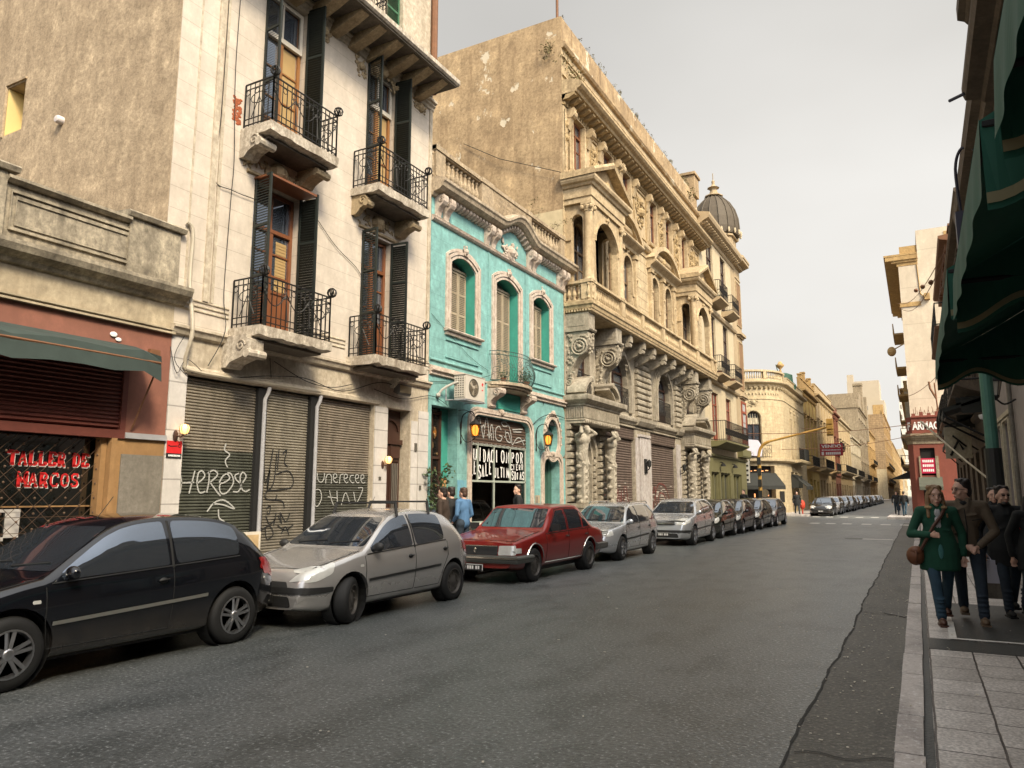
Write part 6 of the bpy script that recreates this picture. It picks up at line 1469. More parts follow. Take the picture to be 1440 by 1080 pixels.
# ============================================================ across the side street, left side
m_cb=plaster('cream_corner_stucco',(.50,.41,.26),(.31,.23,.13),.7,(1.6,.3,.012),line=.3,patch=1)
m_yel=plaster('yellow_ochre_stucco',(.50,.36,.11),(.33,.21,.06),.7,patch=1)
m_tan=plaster('tan_old_stucco',(.50,.38,.21),(.27,.18,.09),.8,patch=1)
m_gold=plaster('gold_brown_stucco',(.46,.31,.13),(.27,.16,.06),.8,patch=1)
m_pale=plaster('pale_stucco',(.52,.46,.34),(.34,.28,.19),.7,patch=1)
m_oldr=plaster('old_red_stucco',(.21,.08,.045),(.12,.05,.03),.6,patch=1)
m_gry=plaster('grey_stone_far',(.33,.27,.185),(.16,.12,.07),.9,patch=1)
m_awn=simple('charcoal_canvas',(.018,.019,.016),.8,0,.3,5)
BC=thing('round_corner_building','cream building with a rounded corner, roof balustrade and a cafe with black awnings','building',(-10,64,0))
CR=3.4 # radius of the rounded corner; wall frame follows it
L1=12.0;LA=CR*math.pi/2
def cbP(u,v,d):
    # u runs along the side-street wall (facing the camera), round the corner, then down the main street
    if u<L1:return (-9.7-CR-(L1-u),64-d,v)
    if u<L1+LA:a=(u-L1)/CR;r=CR+d;return (-9.7-CR+r*math.sin(a),64+CR-r*math.cos(a),v)
    return (-9.7+d,64+CR+(u-L1-LA),v)
FC=Fac(cbP);uE=L1+LA+12.6;cut=[L1+LA*i/10 for i in range(11)]
U=lambda y:L1+LA+(y-64-CR)
wins=[(12.8,13.95,4.7,8.6,'r')]+[(U(y),U(y)+.75,4.7,8.25) for y in (70.1,72.4,74.6)]
m=MB();FC.wall(m,0,uE,4.5,11.0,wins,.4,ub=cut+[L1+LA*(i+.5)/10 for i in range(10)]);m.build('upper_wall',m_cb,BC)
g_ops=[(11.6,15.05,.2,4.0),(U(69.2),U(71.0),.15,3.6),(U(71.6),U(73.2),.15,3.6),(U(74.2),U(75.2),1.2,3.2)]
m=MB();FC.wall(m,0,uE,0,4.5,g_ops,.5,ub=cut);m.build('lower_wall',m_cb,BC)
m=MB();m.box(-26,-9.7-CR,64.5,79.8,0,11.6);m.box(-9.7-CR,-10.2,64+CR,79.8,0,11.5);m.lathe([(CR-.5,0),(CR-.5,11.3)],(-9.7-CR,64+CR,0),20);m.build('body',m_dark,BC)
def cprof(mb,pr,u0,u1,n=None):FC.prof(mb,pr,u0,u1,n or max(1,int((u1-u0)/.55)))
m=MB();cprof(m,[(-.4,10.7),(.05,10.72),(.1,10.8),(.1,10.9),(.35,10.98),(.42,11.05),(.42,11.14),(-.4,11.2)],0,uE)
cprof(m,[(0,9.6),(.06,9.62),(.06,9.7),(0,9.72)],0,uE);cprof(m,[(0,4.3),(.3,4.34),(.42,4.42),(.42,4.62),(0,4.66)],5,L1+LA+2);m.build('cornice',m_cb,BC)
m=MB()
for i in range(60):FC.prof(m,[(0,10.5),(.2,10.55),(.28,10.7),(0,10.72)],3+i*.42,3.2+i*.42)
for i in range(24):m.ell(FC.P(9.5+i*.28,10.1,.02),(.05,.1,.12),6,4)
m.build('brackets',m_cb,BC)
m=MB()
for i in range(16):
    a,b=8.2+i*.62,8.82+i*.62
    if b>L1+LA+2.4:break
    FC.box(m,a,b,11.2,11.4,-.3,.0);FC.box(m,a,b,12.0,12.16,-.32,.03);
    if i % 5==0:FC.box(m,a,a+.3,11.4,12.0,-.3,.02)
    for k in range(3):m.lathe([(.04,11.4),(.08,11.55),(.04,11.8),(.06,12.0)],FC.P(a+.1+k*.2,0,-.15),6)
cprof(m,[(-.3,11.2),(0,11.2),(0,11.9),(.06,11.95),(.06,12.02),(-.3,12.05)],L1+LA+2.0,uE);m.build('roof_balustrade',m_cb,BC)
m=MB();
for (a,b,c,d,*k) in wins:
    kk='r' if k else '';FC.band(m,[(a-.1,c)]+arch_pts(a-.1,b+.1,d+.1,kk)+[(b+.1,c)],.1,0,.06)
for u in (13.4,):ornament(FC,m,u,9.35,.9,.8,.03,4,16,1.8)
for y in (70.5,72.8,75.0):ornament(FC,m,U(y),9.0,.4,1.0,.03,4,14,1.6)
m.build('window_trim',m_cb,BC)
for (a,b,c,d,*k) in wins:
    window(FC,BC,a+.02,b-.02,c,d-.02,-.3,m_dwood,2,.28,.2,k='r' if k else '')
m=MB();FC.box(m,12.85,13.9,7.5,8.05,-.27,-.24)
for i in range(5):FC.box(m,12.9+i*.22,12.94+i*.22,7.5,8.4,-.27,-.22)
m.build('fanlight_blind',m_pale,BC)
m=MB()
for (u0,u1,D_) in ((12.5,14.5,.5),(U(69.6),U(75.6),.75)):
    n_=int((u1-u0)/.16)
    for z in (4.72,5.7):m.tube([FC.P(u0+(u1-u0)*i/8,z,D_) for i in range(9)],.025,4)
    for i in range(n_+1):m.bar(FC.P(u0+(u1-u0)*i/n_,4.66,D_),FC.P(u0+(u1-u0)*i/n_,5.7,D_),.022)
    for i in range(1,n_,2):m.tube([FC.P(u0+(u1-u0)*i/n_+.12*math.cos(t),5.2+.25*math.sin(t),D_) for t in [q*1.047 for q in range(6)]],.016,3,True)
m.build('balcony_railing',iron,BC)
m=MB();cprof(m,[(0,4.35),(.85,4.45),(.9,4.6),(.9,4.68),(0,4.7)],U(69.4),U(75.8));m.build('balcony_slab',m_cb,BC)
m=MB();FC.box(m,U(72.3),U(75.6),4.75,5.8,.78,.80,1);m.build('balcony_cloth',m_awn,BC)
m=MB();FC.ext(m,[(12.35,4.9),(13.7,4.75),(13.8,5.5),(13.5,6.1),(12.5,6.2)],.55,.58);m.build('white_banner',simple('lilac_white_cloth',(.55,.52,.58),.8,0,.1,3),BC)
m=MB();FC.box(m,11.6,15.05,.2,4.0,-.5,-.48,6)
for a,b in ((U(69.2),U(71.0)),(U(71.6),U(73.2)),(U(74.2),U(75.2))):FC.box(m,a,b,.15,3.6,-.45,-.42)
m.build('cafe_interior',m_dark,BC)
m=MB()
for (u,v,w) in ((12.1,3.6,.3),(12.6,3.55,.5),(13.3,3.6,.2),(13.7,3.55,.5),(14.4,3.6,.3),(12.3,1.6,.12),(13.2,1.4,.12),(14.5,1.5,.15)):FC.box(m,u,u+w,v,v+(.06 if v>3 else .3),-.46,-.42)
m.build('cafe_lights',simple('warm_cafe_light',(1,.5,.2),.5,0,0,emit=(1,.38,.14),es=1.6),BC)
m=MB();m.lathe([(.001,.0),(.33,0),(.33,.06),(.001,.06)],FC.P(14.1,1.75,-.2),14,'y');m.build('round_sign',m_pale,BC)
for nm_,a,b,D_,lb in (('cafe_awning',11.5,15.1,1.1,'wide black canvas awning over the corner cafe front'),('cafe_awning',U(69.0),U(71.2),1.25,'black awning nearer the corner on the cafe side wall'),('cafe_awning',U(71.5),U(73.4),1.25,'black awning farther from the corner on the cafe side wall')):
    t=thing(nm_,lb,'awning',FC.P((a+b)/2,3.0,.3),'black cafe awnings');m=MB();cprof(m,[(.02,3.35),(.06,3.4),(D_,2.35),(D_,2.05),(D_-.03,2.05),(D_-.03,2.3)],a,b)
    FC.ext(m,[(a,2.2),(a+.01,2.2),(a+.01,3.3),(a,3.3)],0,D_*.5);m.build('canvas',m_awn,t)
m=MB();FC.box(m,15.5,16.1,1.0,1.9,.01,.05);q=m.build('menu_board',m_dark,BC)
t=thing('street_clock_sign','white upright shop sign with dark marks hung beside the olive shop','sign',(-9.6,52.6,3))
m=MB();m.box(-10.5,-9.95,52.2,52.35,2.4,4.2);m.build('box',m_awn,t);m=MB();m.box(-10.3,-9.97,52.17,52.2,2.42,4.18);m.build('face',simple('sign_face',(.55,.54,.5),.6,0,.2,4),t)
m=MB()
for k in range(5):m.box(-10.25+.04*(k % 2),-10.05,52.15,52.17,2.55+k*.32,2.68+k*.32)
m.build('dark_marks',m_dark,t)
t=thing('roof_urn','stone urn on the end pedestal of the rounded roof balustrade','urn',FC.P(L1+LA-.4,12.2,0));m=MB();m.lathe([(.12,0),(.1,.15),(.06,.25),(.3,.5),(.36,.62),(.22,.75),(.1,.95)],FC.P(L1+LA-.4,12.15,-.1),10);m.build('urn_body',m_gold,t,smooth=True)
t=thing('roof_tank','green covered tank on the roof behind the balustrade','tank',(-10.6,74.5,11.2));m=MB();m.lathe([(1.0,0),(1.05,.5),(.8,.8),(.75,1.5),(.3,1.7),(.05,1.75)],(-10.6,74.5,11.5),12);m.tube([(-11,74,13),(-11.2,73.8,14)],.05,4);m.build('tank_body',simple('tank_green',(.03,.09,.06),.6,0,.4,2),t)
# generic row houses of the next blocks
def rowhouse(name,label,y0,y1,h,wall,trim,rows,ncol,seed,X=-9.9,fac=None,par=.8,crenel=0,body_depth=12,door=m_dwood,balc=(),wW=.42,low=4.2,shop=True,glass=None,frame=True):
    b=thing(name,label,'building',(X,y0,0));F_=fac or left_fac(X);r_=random.Random(seed)
    W_=y1-y0;p=W_/ncol;ops=[]
    for (z0,z1,kk) in rows:
        for i in range(ncol):c=y0+p*(i+.5);ops.append((c-p*wW/2,c+p*wW/2,z0,z1,kk))
    gops=[(y0+p*(i+.5)-p*.3,y0+p*(i+.5)+p*.3,.15,low-1.0+r_.uniform(-.2,.1)) for i in range(ncol)] if shop else []
    m=MB();F_.wall(m,y0,y1,0,h,ops+gops,.35);s0,s1=F_.P(y0,0,-.36),F_.P(y1,0,-body_depth)
    m.build('wall',wall,b);m=MB();m.box(min(s0[0],s1[0]),max(s0[0],s1[0]),y0+.01,y1-.01,0,h-.05);
    m.build('body',wall,b)
    m=MB();F_.prof(m,[(-.3,h-.3),(.05,h-.28),(.12,h-.15),(.4,h-.08),(.45,h),(.45,h+.08),(-.3,h+.15)],y0-.05,y1+.05);F_.prof(m,[(0,low-.1),(.12,low-.05),(.18,low+.05),(.18,low+.12),(0,low+.18)],y0,y1)
    if par:F_.box(m,y0,y1,h+.1,h+par,-.3,-.02);F_.box(m,y0,y1,h+par,h+par+.1,-.34,.04)
    for i in range(crenel):c=y0+W_*(i+.5)/crenel;F_.box(m,c-.3,c+.3,h+par,h+par+.5+.5*(i % 2),-.35,.06);F_.box(m,c-.36,c+.36,h+par+.5+.5*(i % 2),h+par+.62+.5*(i % 2),-.4,.1)
    for i in range(ncol+1):c=min(y1-.2,max(y0+.2,y0+p*i));F_.box(m,c-.15,c+.15,low+.2,h-.3,0,.06)
    for o_ in ops:F_.band(m,[(o_[0]-.07,o_[2])]+arch_pts(o_[0]-.07,o_[1]+.07,o_[3]+.07,o_[4])+[(o_[1]+.07,o_[2])],.12,0,.05);F_.prof(m,[(0,o_[3]+.25),(.2,o_[3]+.32),(.2,o_[3]+.4),(0,o_[3]+.45)],o_[0]-.15,o_[1]+.15)
    for i in range(int(W_/.6)):F_.box(m,y0+.2+i*.6,y0+.45+i*.6,h-.5,h-.28,0,.22)
    m.build('cornice',trim,b)
    for o_ in ops:
        m=MB();F_.box(m,o_[0],o_[1],o_[2],o_[3],-.33,-.3);w_=m.build('window',glass or GL,b)
        if frame:
            m=MB();F_.box(m,(o_[0]+o_[1])/2-.04,(o_[0]+o_[1])/2+.04,o_[2],o_[3],-.3,-.24);F_.box(m,o_[0],o_[1],o_[2]+(o_[3]-o_[2])*.72,o_[2]+(o_[3]-o_[2])*.76,-.3,-.25);m.build('frame',door,w_)
    for o_ in gops:m=MB();F_.box(m,o_[0],o_[1],o_[2],o_[3],-.3,-.26);m.build('door',door if r_.random()<.6 else m_dark,b)
    for (za,i0,i1) in balc:
        u0,u1=y0+p*i0+.15,y0+p*i1-.15;m=MB();F_.prof(m,[(0,za-.4),(.5,za-.25),(.85,za-.1),(.85,za),(0,za)],u0,u1);s_=m.build('balcony',trim,b)
        m=MB();n_=max(4,int((u1-u0)/.22))
        for z in (za+.05,za+1.0):m.tube([F_.P(u0,z,0),F_.P(u0,z,.8),F_.P(u1,z,.8),F_.P(u1,z,0)],.03,4)
        for i in range(n_+1):m.bar(F_.P(u0+(u1-u0)*i/n_,za,.8),F_.P(u0+(u1-u0)*i/n_,za+1,.8),.03)
        m.build('railing',iron,s_)
    return b
H1=rowhouse('yellow_house','yellow ochre house with a stepped battlement parapet and red-brown shutters',80.2,92.5,12.3,m_yel,m_gold,[(5.0,9.6,'')],4,1,par=1.2,crenel=5,door=m_rbw,balc=((4.5,0,2),),wW=.5)
H2=rowhouse('tan_house','tan house carrying the red VENDO board on its balcony',92.7,112,13.3,m_tan,m_tan,[(5.2,10.2,'')],6,2,par=1.2,balc=((4.7,0,3),(4.7,4,6)),door=m_dwood)
H3=rowhouse('narrow_red_house','narrow dark red house front between two tan houses',112.2,120,13.0,m_oldr,m_oldr,[(5.2,9.4,''),(10,12,'')],2,3,par=1.0,balc=((8.0,0,2),))
H4=rowhouse('old_tan_house','weathered tan house with a long stone balcony beyond the red front',120.2,142,12.8,m_tan,m_cb,[(5.2,9.6,'r')],5,4,par=.9,balc=((5.0,0,5),))
H5=rowhouse('white_row_house','pale two storey house with small red windows far down the left side',142.2,168,11.6,m_pale,m_pale,[(6.0,8.6,'')],6,5,par=.5,balc=((5.0,1,5),),door=m_rbw,glass=m_rbw)
H6=rowhouse('castle_like_house','tall grey stone house with turrets and chimney stacks on the roof line',168.2,196,19.5,m_gry,m_gry,[(5,8,''),(9.5,12.5,''),(14,17,'')],5,6,par=2.0,crenel=3,balc=((4.8,1,4),))
m=MB();m.box(-14,-9.7,168,176,19.5,21.2);m.box(-11.4,-9.6,183,185.5,19.5,26.0);m.box(-11.5,-9.5,182.8,185.7,26,26.5);m.box(-11,-9.8,188,190,19.5,24);m.box(-11,-9.4,194,196.5,14,24.6);m.add([(-22,176,19.5),(-9.9,176,19.5),(-9.9,183,19.5),(-22,183,19.5),(-16,176,23.5),(-9.9,176,23.5),(-9.9,183,23.5),(-16,183,23.5)],[(0,1,5,4),(1,2,6,5),(2,3,7,6),(3,0,4,7),(4,5,6,7)]);m.build('turret',m_gry,H6)
H7=rowhouse('amber_house','amber brown house with dark balconies beyond the grey turreted one',196.4,232,17.0,m_gold,m_gold,[(5,8,''),(9.5,13,'')],5,7,par=1.0,balc=((4.8,0,3),(9.2,1,4)))
H8=rowhouse('tall_tan_block','tall tan apartment block with a blank side wall and lit cream base',262,330,27,plaster('brick_infill',(.36,.25,.135),(.20,.125,.06),.9,(1.2,.6,.06),axis='x',patch=.12,fine=.8,line=.4),m_gold,[(6,9,''),(11,14,''),(16,19,''),(21,24,'')],7,8,X=-8.2,par=1.0,body_depth=26,balc=((10.6,0,7),(5.6,0,7)))
m=MB();m.box(-34,-8.25,261.9,262,.1,9.5);m.build('pale_base',m_cb,H8);m=MB();m.box(-20,-16,262.4,270,27,29);m.box(-11,-8,262.3,266,27,30);m.build('roof_house',m_gold,H8)
rowhouse('far_left_block','hazy row of houses closing the left side of the street',334,520,22,m_gold,m_tan,[(6,9,''),(12,15,''),(17,20,'')],12,9,X=-8,frame=False)
for i,(x0,x1,y,h,nw,lb) in enumerate(((-32,-12,420,60,6,'pale stepped tower block far behind, left of the white slab'),(-9,9,700,98,7,'very pale slab tower block at the end of the street'))):
    b=thing('tower_block',lb,'building',(x0,y,0));m=MB();m.box(x0,x1,y,y+25,0,h*.82);m.box(x0+(x1-x0)*.15,x1-(x1-x0)*.1,y+2,y+23,h*.82,h);m.box(x0+3,x0+6,y+4,y+8,h,h+4);m.build('wall',simple('pale_tower_%d' % i,((.42,.36,.27),(.62,.58,.50))[i],.8,0,.12,.2),b)
    for r in range(9):
        m=MB()
        for c in range(nw):xx=x0+(x1-x0)*(c+.3)/nw;zz=h*.82*(r+.6)/9.5;m.box(xx,xx+(x1-x0)/nw*.4,y-.1,y+.1,zz,zz+h*.035)
        m.build('window_row',simple('far_glass',(.22,.2,.17),.3,0,.1,1),b)
b=rowhouse('narrow_end_building','narrow pale building under the tower blocks near the end of the street',530,640,30,m_pale,m_tan,[(6,10,''),(13,17,''),(20,24,'')],8,10,X=-7,frame=False)
# red VENDO board
t=thing('sale_board','red for-sale board with white lettering hung on a balcony of the tan house','sign',(-8.9,93,5));m=MB();G=front_fac(92.0);G.box(m,-9.6,-7.2,6.0,7.4,0,.1);m.build('board',simple('board_red',(.36,.02,.03),.6,0,.1,3),t)
m=MB();write(m,G,'VENDO',-9.45,6.9,.4,.11,.012,width=2.1,height=.38);
for i in range(13):G.box(m,-9.4+i*.155,-9.29+i*.155,6.6,6.72,.1,.11)
for i in range(8):G.box(m,-9.0+i*.2,-8.85+i*.2,6.14,6.42,.1,.11)
G.box(m,-9.45,-9.2,6.08,6.46,.1,.11);m.build('lettering',m_wht,t)
# traffic signal on a curved arm
t=thing('traffic_light','yellow traffic light pole whose long curved arm reaches over the street','traffic light',(-9.35,52.6,.13));m_yp=simple('worn_yellow_paint',(.42,.24,.05),.6,.1,.35,3)
P_=[(-9.4,52.6,.13),(-9.4,52.6,3.5),(-9.4,52.6,4.3),(-9.2,52.6,4.85),(-8.8,52.6,5.15),(-8.0,52.6,5.35),(-5.05,52.6,6.0),(-4.9,52.6,6.02)]
m=MB();m.tube(cr(P_,5),.09,8,rs=[.12]*8+[.10]*14+[.07]*14);m.build('pole',m_yp,t)
m=MB();m.box(-5.0,-4.6,52.4,52.75,5.45,6.55);m.build('signal_head',m_yp,t)
m=MB();[m.box(-4.98+0,-4.62,52.2,52.4,5.52+k*.34,5.8+k*.34) for k in range(3)];m.build('hood',m_yp,t)
m=MB();[m.box(-9.52,-9.28,52.45,52.55,1.4+k*.75,1.9+k*.75) for k in range(4)];m.build('stickers',m_awn,t)
# ============================================================ right side of the street
FR=right_fac(2.0)
m_r1=plaster('greyed_lilac_wall',(.30,.26,.245),(.20,.17,.15),.5,patch=1)
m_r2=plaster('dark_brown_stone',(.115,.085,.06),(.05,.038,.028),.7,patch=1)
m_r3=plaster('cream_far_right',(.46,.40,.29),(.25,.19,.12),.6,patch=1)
m_fr=plaster('brick_red_render',(.19,.052,.034),(.14,.04,.026),.4)
m_tw=plaster('pink_white_render',(.56,.485,.375),(.44,.36,.26),.5,(30,3.1,.03),axis='x',line=.25,patch=.3)
m_gp=simple('green_post_paint',(.06,.17,.13),.5,.1,.3,6)
RA=thing('near_right_building','tall lilac grey building with dark cornices above the green awnings','building',(2,0,0))
m=MB();FR.wall(m,-16,24.5,0,9.6,[(20.7,21.9,.2,3.35),(22.5,23.7,.2,3.35),(15.5,17.5,.3,3.2),(10,13,.3,3.2),(12,13,5,8),(16,17,5,8),(20,21,5,8)],.3);m.build('wall',m_r1,RA)
m=MB();m.box(1.985,2.3,-16,18.6,3.9,9.0);m.build('added_dark_facing',m_r2,RA)  # out-of-view dark facing, added so the parked cars mirror a darker wall
m=MB();m.box(2.31,14,-16,24.5,0,9.6);m.box(14.01,20,-16,24.5,0,12);m.build('body',m_r1,RA)
for (a,b) in ((20.7,21.9),(22.5,23.7),(15.5,17.5),(10,13)):window(FR,RA,a+.02,b-.02,.22,3.33 if a>20 else 3.18,-.2,m_bare,2,0,.6)
for a in (12,16,20):window(FR,RA,a+.02,a+.98,5.02,7.98,-.2,m_dwood,2,.3,.6)
m=MB();FR.prof(m,[(0,3.5),(.06,3.5),(.06,3.6),(0,3.62)],20,24.5);[FR.band(m,[(a-.06,.2),(a-.06,3.42),(b+.06,3.42),(b+.06,.2)],.12,0,.06) for a,b in ((20.7,21.9),(22.5,23.7))];FR.box(m,24.0,24.5,.1,9.4,0,.1);m.build('trim',m_pale,RA)
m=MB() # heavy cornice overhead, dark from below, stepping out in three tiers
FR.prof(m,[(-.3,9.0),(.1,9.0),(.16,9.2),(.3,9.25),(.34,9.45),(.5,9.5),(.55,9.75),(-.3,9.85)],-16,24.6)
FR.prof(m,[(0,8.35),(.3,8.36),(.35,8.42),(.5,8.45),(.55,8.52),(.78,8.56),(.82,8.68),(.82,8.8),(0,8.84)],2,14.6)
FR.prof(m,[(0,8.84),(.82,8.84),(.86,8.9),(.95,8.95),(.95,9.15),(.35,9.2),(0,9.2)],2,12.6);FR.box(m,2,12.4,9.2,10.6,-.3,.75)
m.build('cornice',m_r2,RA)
m=MB();m.tube(cr([(1.72,19.0,9.4),(1.45,19.2,9.6),(1.3,19.4,9.2),(1.34,19.6,8.2)],5),.035,5);m.box(1.22,1.46,19.5,19.8,6.9,8.2);m.tube([(1.2,14.4,8.6),(.98,14.6,8.62)],.03,5);m.build('bracket_arm',simple('blue_black_iron',(.03,.03,.05),.5,.2,.1,9),RA)
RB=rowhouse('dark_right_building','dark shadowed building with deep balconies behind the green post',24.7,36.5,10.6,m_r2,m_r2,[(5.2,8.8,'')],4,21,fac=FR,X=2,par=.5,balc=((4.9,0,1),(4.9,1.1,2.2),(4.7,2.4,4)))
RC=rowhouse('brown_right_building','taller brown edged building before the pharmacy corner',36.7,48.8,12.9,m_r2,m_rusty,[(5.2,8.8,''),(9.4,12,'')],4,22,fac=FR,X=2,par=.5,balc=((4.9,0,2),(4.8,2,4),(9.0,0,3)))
m=MB()
for i,(a,b,z,D_) in enumerate(((25.2,27.0,4.2,1.2),(28,30,4.5,1.2),(31,34,4.2,1.0),(37,40,4.4,.75),(42,46,4.2,.7))):
    t=thing('projecting_canopy','dark projecting shop canopy, %s from the green post on the right side' % ('first','second','third','fourth','fifth')[i],'canopy',FR.P(a,z,.5),'dark canopies along the right side');m=MB();FR.prof(m,[(.02,z+.3),(D_,z-.1),(D_,z-.3),(D_-.04,z-.3),(D_-.04,z-.15),(.02,z+.2)],a,b)
    FR.ext(m,[(a,z-.2),(a+.02,z-.2),(a+.02,z+.28),(a,z+.28)],.05,D_*.6);m.build('canvas',m_awn,t);m=MB();m.tube([FR.P(a,z-.25,D_),FR.P(a,z-1.0,.02)],.03,5);m.tube([FR.P(b,z-.25,D_),FR.P(b,z-1.0,.02)],.03,5);m.build('stay',black,t)
t=thing('white_shop_sign','upright white shop sign projecting beside the green post','sign',FR.P(30.5,3,.6));m=MB();m.box(.95,1.75,30.4,30.55,2.9,4.0);m.build('panel',m_pale,t);m=MB();m.tube([(1.1,30.38,3.0),(1.35,30.38,3.5),(1.5,30.38,3.2)],.04,4);m.tube([(1.2,30.38,3.7),(1.6,30.38,3.3)],.03,4);m.build('mark',m_dark,t)
t=thing('green_post','green painted street post with a black lower half on the right pavement','post',(1.28,16.5,.13));m=MB();m.tube([(1.28,16.5,2.45),(1.28,16.5,4.6)],.11,12);m.build('upper_shaft',m_gp,t);m=MB();m.tube([(1.28,16.5,.13),(1.28,16.5,2.5)],.145,12);m.tube([(1.28,16.5,.13),(1.28,16.5,.4)],.19,12);m.build('lower_shaft',simple('black_post',(.012,.013,.012),.5,0,.3,8),t)
m=MB();m.tube([(1.28,16.5,4.55),(1.7,16.6,4.75),(2,16.6,4.8)],.06,6);m.build('arm',m_gp,t)
m=MB();m.tube([(.2,24,3.7),(1.1,22,2.5),(1.5,21,2.0)],.025,5);t=thing('pale_rod','thin pale rod slanting down in front of the dark canopies','rod',(.2,24,2));m.build('rod',m_pale,t)
t=thing('wall_lantern','black glass wall lantern on the lilac grey wall','lamp',FR.P(19.0,4,.3));c=Vector((1.62,19.0,3.95));m=MB();m.lathe([(.07,-.18),(.13,.12),(.12,.12),(.06,-.18)],c,6);m.build('glass',simple('milky_glass',(.4,.38,.33),.2,0,.1,9),t)
m=MB();m.lathe([(.17,.12),(.15,.17),(.06,.26),(.02,.3),(.02,.4),(.005,.42)],c,6);m.lathe([(.02,-.28),(.08,-.2),(.07,-.17)],c,6);m.tube(cr([tuple(c+Vector((0,0,-.25))),tuple(c+Vector((.15,0,-.38))),tuple(c+Vector((.36,0,-.28)))],4),.02,5)
for k in range(6):a=k*math.pi/3;m.bar(c+Vector((.07*math.cos(a),.07*math.sin(a),-.18)),c+Vector((.135*math.cos(a),.135*math.sin(a),.12)),.012)
m.build('frame',black,t)
t=thing('dome_camera','small white dome fitting low on the lilac grey wall','camera',FR.P(22.2,3.75,.2));m=MB();m.lathe([(.001,-.1),(.12,-.06),(.15,0),(.15,.06),(.05,.08)],FR.P(23.9,3.75,.25),10);m.tube([FR.P(23.9,3.8,.25),FR.P(23.9,3.8,0)],.03,5);m.build('housing',simple('fitting_white',(.6,.58,.6),.4,0,.1,4),t,smooth=True,ang=40)
m=MB();m.tube([(1.93,19.6,.1),(1.93,19.6,9.4)],.05,8);m.build('drainpipe',m_bare,RA)
# scalloped green awnings overhead
m_ga=simple('bottle_green_canvas',(.005,.072,.045),.75,0,.3,3);m_gt=simple('awning_braid',(.20,.18,.10),.8,0,.1,9)
def green_awning(y0,y1,xo,zo,zw,label,drop=.30,par=None):
    t=thing('green_awning',label,'awning',(1.2,y0,zo),'scalloped green awnings on the right');m=MB();n_=16
    def roof(u,s):return (2-(2-xo)*s,u,zw+(zo-zw)*s-.05*math.sin(math.pi*s)+.012*math.sin(u*7)*s)
    us=[y0+(y1-y0)*i/n_ for i in range(n_+1)];ss=[0,.3,.6,.85,1]
    m.add([roof(u,s) for u in us for s in ss],[(i*5+j,i*5+j+1,(i+1)*5+j+1,(i+1)*5+j) for i in range(n_) for j in range(4)]);
    tr=MB()
    def sc(t_,ln,amp=.07):return drop+amp*math.cos(2*math.pi*t_*max(1,round(ln/.85)))
    # street-side valance
    N=60;P0=[(xo,y0+(y1-y0)*k/N,zo) for k in range(N+1)];B0=[(xo-.015+.006*math.sin(k*.5),p[1],zo-sc(k/N,y1-y0,.008)) for k,p in enumerate(P0)]
    m.add(P0+B0,[(k,k+1,N+2+k,N+1+k) for k in range(N)])
    # end panels: triangle plus scalloped valance, at both ends
    for yy,e in ((y0,-.006),(y1,-.006)):
        K=36;ts=[k/K for k in range(K+1)];top=[roof(yy,1-a) for a in ts];w=2-xo
        bot=[(xo+w*a,yy+.02*math.sin(a*20),zo-sc(a,w,.09)) for a in ts]
        m.add(top+bot,[(k,k+1,K+2+k,K+1+k) for k in range(K)]);tr.add([(b[0],b[1]+e-.004,b[2]+.025) for b in bot]+[(b[0],b[1]+e-.004,b[2]+.07) for b in bot],[(k,k+1,K+2+k,K+1+k) for k in range(K)])
    m.build('canvas',m_ga,t,recalc=False);tr.build('braid',m_gt,t,recalc=False)
    m=MB();m.tube([(2,y0,zo-.05),(xo+.02,y0,zo-.03),(xo+.02,y1,zo-.03),(2,y1,zo-.05)],.018,5);m.build('frame',black,t);return t
green_awning(6.15,10.4,.30,3.30,4.3,'farther scalloped green awning, its wavy edge over the walkers heads')
green_awning(3.35,5.9,.32,3.15,4.2,'middle scalloped green awning directly above the camera side pavement')
green_awning(1.4,3.1,.36,3.25,4.3,'nearest green awning cut off by the top right corner of the view')
# pharmacy corner and the white block behind it
PH=thing('pharmacy_building','one storey brick red corner pharmacy with grey cornice and white lettering','building',(-.4,62,0));G=front_fac(62.0)
m=MB();G.wall(m,-.1,8,0,7.3,[(.3,1.25,3.0,5.0),(.35,1.2,.2,2.6)],.3);m.poly([(-.1,62,0),(-.45,62.5,0),(-.45,62.5,7.3),(-.1,62,7.3)]);m.box(-.45,8,62.5,67.9,0,7.2);m.box(.1,8,62.31,62.5,0,7.2);m.build('wall',m_fr,PH)
m=MB();
for (z0,z1,e) in ((5.3,5.6,.05),(5.6,5.75,.15),(5.75,5.9,.28),(5.9,6.05,.38)):m.add([(-.45-e,68,z) for z in (z0,z1)]+[(-.45-e,62.5-e*.4,z) for z in (z0,z1)]+[(-.1-e*.3,62-e,z) for z in (z0,z1)]+[(8,62-e,z) for z in (z0,z1)]+[(8,68,z) for z in (z0,z1)],[(0,2,3,1),(2,4,5,3),(4,6,7,5),(0,2,4,6,8),(1,3,5,7,9)])
G.box(m,.2,.32,2.7,4.4,0,.1);G.box(m,1.25,1.45,2.7,4.4,0,.1);m.build('cornice',m_gry,PH)
m=MB();
for i in range(7):G.box(m,-.05+i*.5,.2+i*.5,7.3,7.55+.1*(i % 2),-.3,.05)
G.prof(m,[(0,7.2),(.1,7.25),(.1,7.35),(0,7.4)],-.1,8);m.build('parapet',m_fr,PH)
m=MB();G.box(m,.32,1.23,3.0,5.0,-.25,-.2);G.box(m,.37,1.18,.2,2.6,-.25,-.2);m.build('openings',m_dark,PH)
